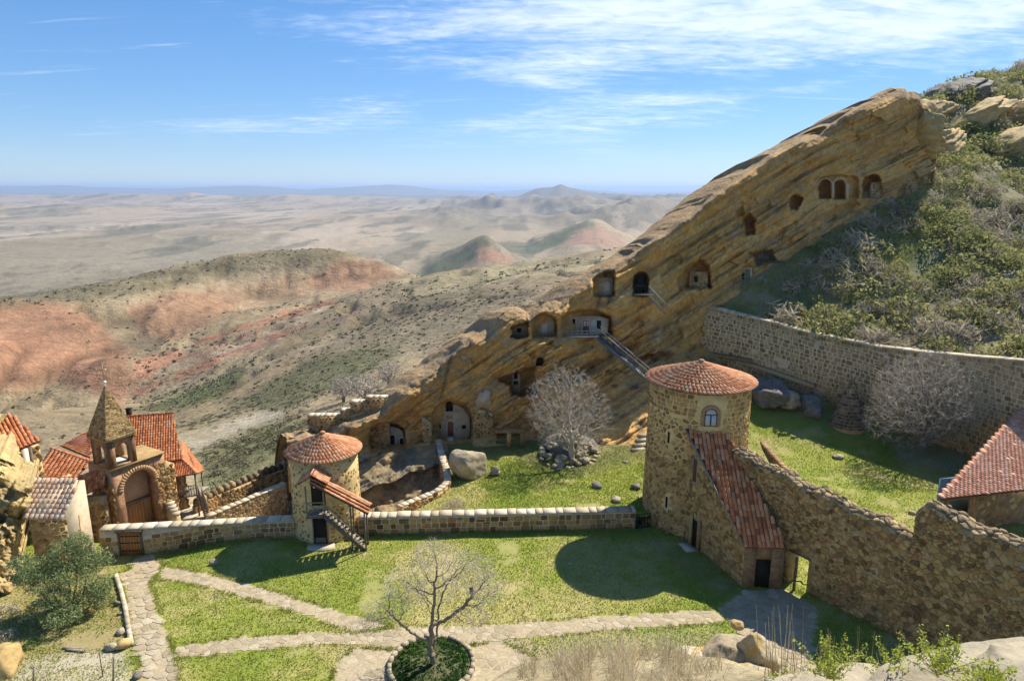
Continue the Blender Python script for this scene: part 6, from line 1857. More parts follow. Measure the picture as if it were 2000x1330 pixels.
wall_face(hall, D(152, 975, 46.0), D(204, 950, 46.3), -4, 1.0, .4, m_mortar_d, m_stone_tw, 957, limit=60, top=lambda s: min(l00.z, l10.z) + .02)
# --- shed at the left edge
shed = thing('tiled_shed', 'shed with a steep orange roof above the rocks at the left edge', 'shed', tuple(G(20, 930, 0)))
s00, s10, s11, s01 = D(14, 888, 44.0), D(79, 864, 45.4), D(22, 810, 48.2), D(-70, 835, 46.6)
roof_quad(shed, s00, s10, s11, s01, .26, .44, m_tile_o, 961)
wall_face(shed, s00 + Vector((.3, .5, 0)), s10 + Vector((-.4, .4, 0)), -2, s00.z + .05, .35, m_mortar_d, m_stone_tw, 962, limit=40, top=lambda s: s00.z + .05 + .0 * s)
for (u, v, Y, mt) in ((48, 880, 44.4, m_plaster), (58, 876, 44.8, m_wood_d)):
    p = D(u, v, Y); mb = MB(); mb.beam((p.x, p.y, -1), (p.x, p.y, p.z + .1), .16 if mt is m_wood_d else .42, .2, up=(1, 0, 0)); mb.build('corner_post', mt, shed)
# --- hut with pale weathered tiles
hut = thing('stone_hut', 'hut with sun bleached pink tiles and a whitewashed end wall by the gate', 'hut', tuple(G(100, 1060, -.8)))
t00, t10, t11, t01 = D(44, 1014, 39.4), D(126, 1017, 39.7), D(153, 938, 42.2), D(58, 938, 42.2)
roof_quad(hut, t00, t10, t11, t01, .30, .5, m_tile_p, 971, under=plain_mat('dusty_tile_bed', (0.48, 0.34, 0.22), var=.3))
wall_face(hut, t00 + Vector((.2, .25, 0)), t10 + Vector((-.05, .25, 0)), -1.5, t00.z - .02, .35, m_mortar_y, m_stone_tw, 972, limit=60, size=.38)
e0, e1 = Vector((t10.x - .02, t10.y + .25)), Vector((t11.x + .35, t11.y + .1))
w_, P_, n_, L_ = wall_face(hut, e0, e1, -1.5, 5, .35, plain_mat('dusty_plaster', (0.47, 0.385, 0.26), var=.25, scale=2.0, bump=.4), name='end_wall', top=lambda s: t10.z + (t11.z - t10.z) * s / 2.8 + .25)
mb = MB(); mb.extrude([P_(.9, -1.2, .01), P_(1.15, -1.2, .01), P_(1.35, 2.6, .01), P_(1.2, 2.6, .01)], Vector((*n_, 0)) * .02); mb.build('wall_crack', m_mortar_d, hut)

# --- wall topped with rounded stones down the slope and its ramp
mw = [tuple(G(u, v, -3.0).xy) for u, v in ((385, 1000), (430, 975), (480, 953), (530, 933), (575, 918))]
root = thing('merlon_wall', 'wall crowned by a row of rounded stones beside the ramp', 'stone wall', (*mw[2], -4))
_, pf, nf, L = wall_core(root, mw, lambda s: -6, lambda s: -2.55, .5, m_mortar_d)
lay_stones(root, random_rubble(0, L, 0, 1.45, .3, .03, 981), face_map(pf, nf, lambda s: -4.0), m_stone_rub, 'stone', (.02, .06), 120, 982)
s = .1; rng = random.Random(98)
while s < L - .3:
    p, n_ = pf(s + .25), nf(s + .25); w_ = .52; h_ = rng.uniform(.55, .72); mb = MB(); rzz = math.atan2(n_.y, n_.x) + math.pi / 2
    M_ = Matrix.Rotation(rzz, 3, 'Z'); c_ = Vector((p.x - n_.x * .25, p.y - n_.y * .25, -2.56))
    prof = [(-w_ / 2, 0), (w_ / 2, 0), (w_ / 2, h_ * .55), (w_ * .4, h_ * .82), (w_ * .18, h_), (-w_ * .18, h_), (-w_ * .4, h_ * .82), (-w_ / 2, h_ * .55)]
    mb.extrude([c_ + M_ @ Vector((x, -.22, z)) for x, z in prof], M_ @ Vector((0, .44, 0))); mb.build('merlon', m_moss, root)
    s += .62
rp_ = [tuple(G(u, v, -2.2).xy) for u, v in ((408, 1010), (470, 983), (560, 945))]
root = thing('ramp_wall', 'ramp wall with a smooth pale cap leading up towards the small tower', 'stone wall', (*rp_[1], -4))
_, pf, nf, L = wall_core(root, rp_, lambda s: -6, lambda s: -2.2, .5, m_mortar_d)
lay_stones(root, random_rubble(0, L, 0, 2.7, .3, .04, 985), face_map(pf, nf, lambda s: -5.0), m_stone_up, 'stone', (.02, .05), 120, 986)
coping(root, rp_, lambda s: -2.2, .5, 987, over=.05, lens=(.5, .9))

# --- tiled building at the right edge
bl = thing('tiled_building', 'building with a broad pinkish red tiled roof at the right edge of the yard', 'house', (33, 43, 0))
r00, r10, r11, r01 = G(1838, 977, 3.0), Vector((45.5, 45.9, 3.0)), Vector((56, 57, 6.2)), G(1992, 806, 5.7)
roof_quad(bl, r00, r10, r11, r01, .36, .5, pieces_mat('pink_tile', [(0.0, (0.42, 0.17, 0.10)), (0.4, (0.53, 0.25, 0.155)), (0.75, (0.60, 0.32, 0.215)), (1.0, (0.56, 0.37, 0.27))], scale=.8, bump=.2, bscale=10, grain=.2), 991, flat=True, th=.14)
ed = (r10 - r00).normalized()
wa_0 = r00 + ed * 3.6 + Vector((-.3, .5, 0))
m_br_r = brick_mat('building_brick', math.atan2(ed.y, ed.x), (0.36, 0.23, 0.13), (0.28, 0.165, 0.09), (0.40, 0.32, 0.22))
wall_face(bl, wa_0, wa_0 + ed * 9, -1, 2.95, .35, m_br_r, m_stone_tw, 992, size=.7, gap=.28, limit=40)
wall_face(bl, wa_0 + Vector((2.5, 3.5, 0)), wa_0, -1, 2.95, .3, m_br_r)
m_blue = plain_mat('blue_plaster', (0.16, 0.27, 0.36), var=.15)
wall_face(bl, r00 + Vector((2.2, 3.4, 0)), r00 + ed * 4 + Vector((2.2, 3.4, 0)), -1, 3.0, .2, m_blue, name='porch_wall')
for k, dd in enumerate((.5, 1.15)):
    p = r00 + ed * dd + Vector((.15, .35 + .6 * k, 0)); mb = MB(); mb.beam((p.x, p.y, -.5), (p.x, p.y, 3.02), .16, .16, up=(1, 0, 0)); mb.build('porch_post', m_wood_o if k else m_wood_d, bl)
mb = MB(); mb.beam(r00 + Vector((.1, .2, -.06)), r00 + ed * 4.2 + Vector((.1, .2, -.06)), .14, .18); mb.build('eave_beam', m_wood_d, bl)
# ================================================================ built fronts and stairs on the ridge
m_facade = plain_mat('cave_plaster', (0.50, 0.40, 0.27), var=.25, scale=1.6, bump=.35)
m_facade_p = plain_mat('pale_cave_plaster', (0.60, 0.55, 0.46), var=.2, scale=1.8, bump=.3)
m_brown_door = plain_mat('red_brown_door', (0.26, 0.10, 0.05), var=.3, scale=6, bump=.2)
m_white = plain_mat('white_paint', (0.62, 0.60, 0.55), var=.12)
m_steel = plain_mat('grey_steel', (0.16, 0.17, 0.18), rough=.5, var=.25, metal=.4)
m_rail = plain_mat('pale_rail', (0.44, 0.42, 0.40), rough=.6, var=.2)
def pq(u0, u1, v0, v1, Y): return [D(u0, v1, Y), D(u1, v1, Y), D(u1, v0, Y), D(u0, v0, Y)]
def panel(parent, name, pts, th, mat):
    mb = MB(); mb.extrude(pts, (0, -th, 0)); return mb.build(name, mat, parent)
def archp(c, h, v0, v1, Y, n=8, spring=None):
    sp_ = spring if spring is not None else v0 + h
    return [D(c - h, v1, Y), D(c + h, v1, Y)] + [D(c + h * math.cos(a), sp_ - (sp_ - v0) * math.sin(a), Y) for a in np.linspace(0, math.pi, n)]
def front(label, u, v, name='cave_front', cat='cave front'):
    Y = ridge_y(u, v); return thing(name, label, cat, tuple(D(u, v, Y))), Y
# chapel front in the tall arch
t, Y = front('rock chapel front with an arched red door inside the tall cave arch', 882, 860)
Yw = ridge_y(882, 830) - .15
panel(t, 'wall', archp(882, 36, 788, 874, Yw, 12, 826), .25, m_facade)
Yd = Yw - .25
d = panel(t, 'door', archp(880, 6, 823, 851, Yd, 8), .06, m_brown_door)
panel(t, 'door_surround', pq(872, 874, 826, 852, Yd, ), .1, m_facade_p); panel(t, 'door_surround', pq(886, 888, 826, 852, Yd), .1, m_facade_p)
panel(t, 'door_step', pq(874, 886, 852, 864, Yd), .5, m_facade_p)
panel(t, 'window', archp(877.5, 7, 784, 803, Yd, 8), .05, m_dark)
panel(t, 'niche', pq(872, 884, 811, 817, Yd), .04, m_mortar_d)
for u in (857, 906): panel(t, 'window', pq(u - 4, u + 4, 830, 837, Yd), .04, m_dark)
# lower left dwelling
t, Y = front('dwelling front with dark doorways in the low cave beside the chapel', 757, 880)
Yw = ridge_y(757, 860) - .3
panel(t, 'wall', archp(757, 31, 832, 888, Yw, 10, 846), .2, m_facade)
Yd = Yw - .2
for u0, u1, v0, v1, nm in ((736, 745, 848, 862, 'window'), (761, 771, 850, 876, 'doorway'), (781, 788, 856, 872, 'doorway')):
    panel(t, nm + '_surround', pq(u0 - 2, u1 + 2, v0 - 2, v1 + 1, Yd), .05, m_facade_p); panel(t, nm, pq(u0, u1, v0, v1, Yd - .05), .03, m_dark)
# masonry piers beside the chapel
for lab, u0, u1, v0, v1, sd in (('narrow stone pier left of the chapel arch', 826, 842, 815, 868, 1001), ('ruined stone pier with whitewash remains right of the chapel arch', 926, 962, 795, 866, 1003)):
    Y = min(ridge_y((u0 + u1) / 2, 850), ridge_y((u0 + u1) / 2, 830)) - .5
    t = thing('masonry_pier', lab, 'stone pier', tuple(D((u0 + u1) / 2, v1, Y)))
    a_, b_ = D(u0, v1, Y), D(u1, v1, Y); hz_t = D(u0, v0, Y).z
    wl0 = (b_ - a_).length; tp = (lambda s, hz_t=hz_t, w=wl0: hz_t - .5 * abs(math.sin(s * 2.3)) - .9 * max(0, s / w - .6)) 
    wall_face(t, a_, b_, a_.z - .6, hz_t, 1.2, m_mortar_y, m_stone_front, sd, name='pier_core', top=tp, size=.3, limit=60)
t, Y = front('whitewashed broken wall patch high beside the chapel arch', 948, 775, 'wall_fragment', 'wall fragment')
Y = ridge_y(948, 770) - .1; panel(t, 'plaster', [D(u, v, Y) for u, v in ((931, 800), (944, 792), (950, 797), (960, 786), (956, 776), (959, 765), (949, 760), (944, 766), (936, 764), (934, 776), (928, 782))], .2, m_facade)
t, Y = front('timber barred balcony and dark windows in the mid height cave', 1012, 765)
Y = ridge_y(1020, 755) - .9
panel(t, 'wall', pq(1000, 1016, 728, 768, Y), .15, m_facade)
for u0, u1, v0, v1 in ((1004, 1011, 728, 740), (1003, 1012, 744, 752)): panel(t, 'window', pq(u0, u1, v0, v1, Y - .15), .04, m_dark)
mb = MB(); mb.beam(D(998, 752, Y - .6), D(1018, 750, Y - .6), .06); mb.build('rail', m_wood_g, t)
for k in range(7):
    u = 998 + k * 3.2; mb = MB(); mb.beam(D(u, 766, Y - .6), D(u, 752, Y - .6), .05, up=(1, 0, 0)); mb.build('baluster', m_wood_g, t)
# lower openings under the ledge
t, Y = front('low dark stone built openings at the ridge foot near the tree', 993, 866)
Y = ridge_y(993, 866) - .8
mb = MB(); a_ = D(966, 841, Y); b_ = D(1024, 841, Y); mb.beam(a_, b_, .8, .25); mb.build('lintel', m_stone_rub, t)
for u in (994, 1020): panel(t, 'pier', pq(u - 4, u + 4, 843, 868, Y), .5, m_stone_rub)
# small square cave front
t, Y = front('square cave mouth with a small inner window near the crest notch', 1015, 655)
Y = ridge_y(1015, 648) - .15
panel(t, 'wall', pq(1001, 1030, 634, 660, Y), .1, m_facade); panel(t, 'window', pq(1010, 1018, 641, 649, Y - .1), .03, m_dark); panel(t, 'sill', pq(1009, 1019, 649, 651, Y - .1), .08, m_facade_p)
t, Y = front('shallow arched niche with a walled up doorway on the ledge', 1063, 652)
Y = ridge_y(1063, 640) - .1
panel(t, 'arch_panel', archp(1063, 20, 616, 657, Y, 10, 634), .12, m_facade); panel(t, 'blocked_door', pq(1056, 1069, 632, 651, Y - .12), .05, m_facade_p); panel(t, 'upper_niche', pq(1059, 1066, 623, 630, Y - .12), .03, m_mortar_d)
# cave house
t, Y = front('whitewashed cave house with a red door between two windows on the ledge', 1145, 650)
Yw = ridge_y(1145, 640) - .35
panel(t, 'wall', [D(u, v, Yw) for u, v in ((1108, 652), (1186, 652), (1189, 622), (1170, 617), (1130, 616), (1112, 620))], .25, m_facade)
panel(t, 'whitewash', [D(u, v, Yw - .25) for u, v in ((1150, 651), (1185, 651), (1187, 624), (1172, 622), (1158, 624), (1152, 630))], .02, m_facade_p)
Yd = Yw - .28
for u0, u1, v0, v1 in ((1115, 1124, 623, 642), (1165.5, 1174, 626, 643)):
    f_ = panel(t, 'window_frame', pq(u0 - 1.5, u1 + 1.5, v0 - 1.5, v1 + 1, Yd), .05, m_white); panel(f_, 'pane', pq(u0, u1, v0, v1, Yd - .05), .02, m_dark)
f_ = panel(t, 'door_frame', pq(1137, 1152.5, 624, 652, Yd), .05, m_white); d = panel(f_, 'door', pq(1138.5, 1151, 626, 652, Yd - .05), .04, m_brown_door)
for (u0, u1) in ((1139.5, 1144), (1145.5, 1150)):
    for v0 in (627.5, 632.5): panel(f_, 'door_pane', pq(u0, u1, v0, v0 + 4, Yd - .09), .02, m_white)
# terrace rail in front of the house
Yl = ridge_y(1130, 664) - .1
rail = thing('terrace_rail', 'thin pale railing along the ledge of the cave house', 'railing', tuple(D(1130, 660, Yl)))
for v in (646, 651):
    mb = MB(); mb.beam(D(1098, v + 2, Yl - .1), D(1166, v, Yl - .1), .05); mb.build('rail', m_rail, rail)
for k in range(8):
    u = 1098 + k * 9.7; mb = MB(); mb.beam(D(u, 660, Yl - .1), D(u, 646, Yl - .1), .05, up=(1, 0, 0)); mb.build('rail_post', m_rail, rail)
mb = MB(); mb.extrude([D(1096, 659, Yl - .4), D(1170, 659, Yl - .4), D(1170, 656, Yl + 1.6), D(1096, 656, Yl + 1.6)], (0, 0, .1)); mb.build('terrace_slab', m_cope, rail)
# steel stair from the ledge down behind the big tower
a_, b_ = D(1168, 658, Yl - .5), D(1272, 746, 62.8)
st_ = thing('steel_stair', 'long dark steel staircase with pale handrail descending from the cave house', 'staircase', tuple(b_))
side = Vector((-(b_ - a_).y, (b_ - a_).x, 0)).normalized() * .5
for sg in (-1, 1):
    mb = MB(); mb.beam(a_ + side * sg, b_ + side * sg, .07, .22); mb.build('stringer', m_steel, st_)
    mb = MB(); mb.tube(a_ + side * sg + Vector((0, 0, 1.0)), b_ + side * sg + Vector((0, 0, 1.0)), .045, .045, 6); mb.build('handrail', m_rail, st_)
    for k in range(9):
        p = a_.lerp(b_, (k + .2) / 8.6) + side * sg; mb = MB(); mb.beam(p, p + Vector((0, 0, 1.0)), .04, up=(1, 0, 0)); mb.build('rail_post', m_steel, st_)
for k in range(30):
    p = a_.lerp(b_, (k + .5) / 30); mb = MB(); mb.box(p, (.26, .98, .04), rz=math.atan2((b_ - a_).y, (b_ - a_).x)); mb.build('tread', m_steel, st_)
# upper alcove, lattice door and its wooden stair
t, Y = front('lattice door and small railed landing in the upper cave', 1250, 572)
Y = ridge_y(1250, 560) - 1.6
panel(t, 'door', archp(1250, 10, 538, 575, Y, 8), .06, m_dark)
for k in range(4):
    u = 1242 + k * 5.3; mb = MB(); mb.beam(D(u, 574, Y - .1), D(u, 556, Y - .1), .04, up=(1, 0, 0)); mb.build('bar', m_wood_g, t)
mb = MB(); mb.beam(D(1239, 558, Y - .1), D(1262, 558, Y - .1), .05); mb.build('bar', m_wood_g, t)
Yk = ridge_y(1262, 582) - .5
mb = MB(); mb.extrude([D(1238, 577, Yk - .6), D(1275, 577, Yk - .6), D(1275, 574, Yk + 1.2), D(1238, 574, Yk + 1.2)], (0, 0, .08)); mb.build('landing', m_wood_g, t)
a_, b_ = D(1266, 577, Yk - .5), D(1297, 610, Yk - .8)
ws_ = thing('wooden_stair', 'short pale wooden stair slanting down the rock from the upper landing', 'staircase', tuple(b_))
for dy in (0, .8):
    o_ = Vector((0, -dy, 0)); mb = MB(); mb.beam(a_ + o_, b_ + o_, .07, .16); mb.build('stringer', m_wood_g, ws_)
    mb = MB(); mb.beam(a_ + o_ + Vector((0, 0, .95)), b_ + o_ + Vector((0, 0, .95)), .06); mb.build('handrail', m_rail, ws_)
    for k in range(4):
        p = a_.lerp(b_, (k + .1) / 3.2) + o_; mb = MB(); mb.beam(p, p + Vector((0, 0, .95)), .05, up=(1, 0, 0)); mb.build('rail_post', m_wood_g, ws_)
for k in range(10):
    p = a_.lerp(b_, (k + .5) / 10) + Vector((0, -.4, 0)); mb = MB(); mb.box(p, (.22, .8, .04)); mb.build('tread', m_wood_g, ws_)
t, Y = front('alcove wall with a faint arch left of the lattice door', 1178, 572)
Y = ridge_y(1180, 560) - .1; panel(t, 'wall', pq(1163, 1197, 542, 578, Y), .1, m_facade); panel(t, 'blind_arch', archp(1186, 7, 550, 577, Y - .1, 8), .05, m_facade_p)
# stone filled cave
t, Y = front('rough stone infill wall half closing a wide dark cave', 1362, 562)
Y = ridge_y(1360, 545) - 1.6
a_, b_ = D(1346, 563, Y), D(1381, 563, Y)
wall_face(t, a_, b_, a_.z - .3, D(1360, 531, Y).z, .4, m_mortar_d, m_stone_up, 1021, name='infill_wall', size=.32, limit=60)
panel(t, 'window', pq(1356, 1363, 540, 551, Y - .08), .06, m_dark)
# plank door at the ridge foot
t, Y = front('grey plank door in a pale rock frame at the foot of the ridge', 1459, 558)
Y = ridge_y(1459, 545) - .25
panel(t, 'surround', pq(1449, 1469, 522, 561, Y), .08, m_facade)
for k in range(4): panel(t, 'plank', pq(1455 + k * 2.6, 1457.3 + k * 2.6, 526, 559, Y - .08), .04 + .01 * (k % 2), m_wood_g)
panel(t, 'window', pq(1449.5, 1454, 533, 546, Y - .08), .04, m_dark)
# masonry half closing the highest cave
t, Y = front('rough masonry blocking half of the highest cave mouth', 1710, 384)
Y = ridge_y(1706, 370) - 2.2
a_, b_ = D(1700, 386, Y), D(1724, 386, Y)
wall_face(t, a_, b_, a_.z - .3, D(1710, 352, Y).z, .5, m_mortar_l, m_stone_up, 1023, name='infill_wall', size=.34, limit=40, top=lambda s: D(1710, 352, Y).z - .35 * abs(s - .9))
t, Y = front('pillared double arch of a cave chapel high on the ridge', 1637, 388)
Y = ridge_y(1610, 360) - 2.8
for c_, h in ((1611, 12), (1638.5, 12)):
    mb = MB()
    for k in range(10):
        a0, a1 = math.pi * k / 10, math.pi * (k + 1) / 10
        mb.extrude([D(c_ + r_ * math.cos(a), 362 - r_ * math.sin(a), Y) for r_, a in ((h, a0), (h + 3, a0), (h + 3, a1), (h, a1))], (0, -.25, 0))
    mb.build('arch', m_facade, t)
panel(t, 'pillar', pq(1622.5, 1627, 356, 388, Y), .35, m_facade); panel(t, 'pillar', pq(1650.5, 1655, 358, 389, Y), .35, m_facade)
# stepped ruin wall at the low end of the ridge
ru = thing('ruined_wall', 'stepped ruined stone wall at the low left end of the ridge', 'stone wall', tuple(D(660, 850, 59.5)))
stepsz = [(600, 664, 813), (664, 684, 802), (684, 713, 786), (713, 757, 777)]
for k, (u0, u1, v0) in enumerate(stepsz):
    Y = 60.5 - .0 * k
    a_, b_ = D(u0, 870, Y), D(u1, 870, Y); zt = D(u0, v0, Y).z; xl, xr = D(u0, v0, Y).x, D(u1, v0, Y).x
    wall_face(ru, (xl, Y), (xr - .01, Y), -1.5, zt, .7, m_mortar_d, m_stone_front, 1031 + k, name='wall_step', size=.3, limit=70)
    s = xl
    rng = random.Random(1041 + k)
    while s < xr - .1:
        l = min(rng.uniform(.4, .8), xr - s); mb = MB(); mb.box((s + l / 2, Y + .33, zt + .05), (l - .02, .85, .1)); mb.build('coping_slab', m_cope, ru); s += l
# ================================================================ rocks
def rock_mesh(seed, size, planes=16, n=40, m=26, rough=.06, bed=.0):
    """angular boulder: a ball cut by random planes, then roughened"""
    rng = np.random.RandomState(seed)
    th = np.linspace(0, 2 * math.pi, n, endpoint=False); ph = np.linspace(-math.pi / 2, math.pi / 2, m)
    P, T = np.meshgrid(ph, th, indexing='ij')
    d = np.stack([np.cos(P) * np.cos(T), np.cos(P) * np.sin(T), np.sin(P)], -1)
    nn = rng.normal(size=(planes, 3)); nn /= np.linalg.norm(nn, axis=1)[:, None]
    dist = .66 + .30 * rng.rand(planes)
    dots = d @ nn.T
    rad = np.min(np.where(dots > .08, dist / np.maximum(dots, .08), 1.25), -1)
    rad = np.minimum(rad, 1.08)
    v = d * rad[..., None]
    q = v * 2.3
    v = v * (1 + rough * 1.6 * fbm(q[..., 0] + seed, q[..., 1], q[..., 2], 4, seed) + bed * np.sign(vnoise(q[..., 2] * 3 + .7 * q[..., 0], seed * 1.0, 0, seed)) * .5)[..., None]
    v = v * np.array(size)
    f = grid_faces(m, n, True)
    return v.reshape(-1, 3), f
m_rock_o = plain_mat('ochre_rock', (0.42, 0.295, 0.12), var=.38, scale=1.2, bump=.7)
m_rock_g = plain_mat('grey_rock', (0.34, 0.285, 0.19), var=.42, scale=1.6, bump=.7)
m_rock_d = plain_mat('dark_rock', (0.17, 0.15, 0.125), var=.45, scale=1.8, bump=.7)
m_rock_w = plain_mat('pale_rock', (0.33, 0.285, 0.20), var=.3, scale=2.2, bump=.6)
def pebbly(mat, dist):
    for n in mat.node_tree.nodes:
        if n.type == 'BUMP': n.inputs['Distance'].default_value = dist
for m_ in (m_rock_o, m_rock_g, m_rock_d, m_rock_w): pebbly(m_, .15)
def rock(label, c, size, seed, mat, rot=(0, 0, 0), name='boulder', cat='rock', group=None, planes=16, rough=.06, bed=0., parent=None, res=(40, 26)):
    v, f = rock_mesh(seed, size, planes, res[0], res[1], rough, bed)
    M = Matrix.Rotation(rot[2], 3, 'Z') @ Matrix.Rotation(rot[1], 3, 'Y') @ Matrix.Rotation(rot[0], 3, 'X')
    v = v @ np.array(M).T
    o = link_mesh(name, np_mesh(name, v, f, mat, False), c, parent)
    if parent is None: tag(o, label, cat, group, 'thing')
    return o
# boulder on the middle lawn
rock('large tilted pale boulder resting on the lawn before the chapel', D(919, 907, 53.2), (2.05, 1.5, 1.35), 2019, m_rock_g, (.25, .55, .9), planes=10, rough=.07, res=(64, 40))
sg = thing('stone_slab', 'small flat pinkish slab leaning beside the big boulder', 'slab', tuple(G(966, 928, .3))); c_ = G(966, 924, .4)
mb = MB(); mb.box(c_ + Vector((0, 0, .25)), (.7, .18, .75)); mb.box(c_ + Vector((0, .1, 0)), (.9, .5, .12)); mb.build('slab', m_flag, sg)
# gully rock under the retaining wall: tilted beds in a relief sheet
gu, gv = np.meshgrid(np.arange(640, 878, 2.0), np.linspace(0, 1, 70))
gtop = lerp_pts([(640, 900), (690, 884), (760, 884), (830, 870), (878, 866)], gu); gbot = lerp_pts([(640, 1010), (700, 1010), (780, 1008), (840, 975), (878, 945)], gu)
GV = gtop + (gbot - gtop) * gv
lin = (GV - 865) + .42 * (gu - 700)
bi2 = np.floor(lin / 13 + .8 * fbm(gu / 60, GV / 60, oct=2, seed=2101)); bf2 = lin / 13 - np.floor(lin / 13)
GY = lerp_pts([(860, 59.6), (885, 57.4), (930, 55.0), (960, 53.6), (1010, 51.5)], GV) + 1.3 * (_hash(bi2, bi2 * 0, bi2 * 0, 2103) - .5) + .7 * fbm(gu / 26, GV / 26, oct=3, seed=2105) - 1.6 * np.exp(-((gu - 735 - .5 * (930 - GV)) / 26) ** 2)
gp = Dn(gu, GV, GY)
sk_ = gp[-1:].copy(); sk_[..., 2] -= 6
bk_ = gp[:1].copy(); bk_[..., 1] += 2; bk_[..., 2] -= 1.5
gp = np.concatenate([bk_, gp, sk_], 0)
gcol = np.zeros(gp.shape); gcol[:] = (0.36, 0.255, 0.12)
gn = np.concatenate([bi2[:1], bi2, bi2[-1:]], 0); gh = _hash(gn, gn * 0 + 2, gn * 0, 2107)[..., None]
gcol = gcol * (1 - .5 * gh) + np.array((0.24, 0.20, 0.14)) * .5 * gh
gl = sstep(.05, .4, fbm(gp[..., 0] / 1.6, gp[..., 2] / 1.2, oct=4, seed=2109))[..., None] * .7; gcol = gcol * (1 - gl) + np.array((0.15, 0.135, 0.105)) * gl
o = link_mesh('gully_rock', np_mesh('gully_rock', gp.reshape(-1, 3), grid_faces(gp.shape[0], gp.shape[1])[:, ::-1], m_ridge, False, col=gcol.reshape(-1, 3)), (0, 0, 0))
tag(o, 'dark tilted rock beds falling into the gully beside the small tower', 'rock', kind='structure')
# craggy ochre cliff at the left edge
cvv, cff = np.meshgrid(np.arange(866, 1212, 2.0), np.linspace(0, 1, 90), indexing='ij')
uR = lerp_pts([(866, -30), (876, -4), (890, 16), (910, 34), (934, 56), (957, 66), (980, 64), (1010, 50), (1040, 42), (1080, 44), (1120, 50), (1150, 50), (1180, 40), (1212, 22)], cvv) + 5 * fbm(cvv / 14, 0.0, oct=3, seed=2251)
cuu = -170 + (uR + 170) * cff
ra, rb2 = cuu * .9 + cvv * .42, -cuu * .42 + cvv * .9
i1, i2 = np.floor(ra / 34 + .9 * _hash(np.floor(rb2 / 23), cuu * 0, cuu * 0, 2253)), np.floor(rb2 / 23 + .5 * fbm(cuu / 50, cvv / 50, oct=2, seed=2255))
j1, j2 = np.floor(ra / 13 + .6 * fbm(cuu / 30, cvv / 30, oct=2, seed=2257)), np.floor(rb2 / 11)
CY = 36.9 + lerp_pts([(838, 3.6), (900, 2.2), (980, 1.2), (1060, .4), (1212, -1.2)], cvv) + 1.0 * (_hash(i1, i2, i1 * 0, 2259) - .5) + .34 * (_hash(j1, j2, j1 * 0, 2261) - .5) + .6 * fbm(cuu / 40, cvv / 40, oct=4, seed=2263, gain=.6) + 3.2 * cff ** 9 + 1.6 * np.exp(-((cvv - 1012 - .2 * cuu) / 10) ** 2) * .6
cp_ = Dn(cuu, cvv, CY)
bkc = cp_[:, -1:].copy(); bkc[..., 1] += 5; bkc[..., 0] -= 3.0
cp_ = np.concatenate([cp_, bkc], 1); tpc = cp_[:1].copy(); tpc[..., 1] += 5; tpc[..., 0] -= 2; tpc[..., 2] += .3; btc = cp_[-1:].copy(); btc[..., 2] -= 3
cp_ = np.concatenate([tpc, cp_, btc], 0)
cc3 = np.zeros(cp_.shape); cc3[:] = (0.50, 0.375, 0.17); cn3 = fbm(cp_[..., 0] / 1.3, cp_[..., 2] / 1.0, oct=4, seed=2265)[..., None]
cc3 = cc3 * (1 + .35 * cn3); k3 = sstep(.1, .45, fbm(cp_[..., 0] / .8 + 5, cp_[..., 2] / .8, oct=4, seed=2267))[..., None] * .6; cc3 = cc3 * (1 - k3) + np.array((0.29, 0.24, 0.15)) * k3
o = link_mesh('ochre_crag', np_mesh('ochre_crag', cp_.reshape(-1, 3), grid_faces(cp_.shape[0], cp_.shape[1]), m_ridge, False, col=np.clip(cc3, .05, .8).reshape(-1, 3)), (0, 0, 0)); tag(o, 'fractured ochre sandstone crag rising at the left edge beside the hut', 'rock', kind='thing')
rock('rounded ochre rock in the bottom left corner', D(-10, 1300, 29.5), (1.2, 1.3, 1.2), 2231, m_rock_o, (.2, .2, .3), 'corner_rock', planes=22, rough=.05, res=(56, 36))
# rocks at the foot of the high wall
def GU(u, v):
    z = 0.5
    for _ in range(12):
        p = G(u, v, z); z = .5 * z + .5 * float(zu(p.x, p.y))
    return G(u, v, z)
for k, (lab, u, v, z, sz, mt) in enumerate([
    ('dark shaded rock hump behind the big tower roof', 1496, 778, 2.0, (2.2, 2.6, 1.7), m_rock_d),
    ('pale topped rock mound at the foot of the high wall', 1540, 790, 1.2, (2.0, 1.4, 1.1), m_rock_g),
    ('dark rugged boulder between the mound and the stone cone', 1582, 805, 1.0, (1.5, 1.3, 1.5), m_rock_d)]):
    rock(lab, GU(u, v) + Vector((0, 0, .25 * z)), sz, 2301 + k, mt, (.1 * k, .2, k), 'wall_foot_rock', planes=18, rough=.12, bed=.08, res=(56, 36))
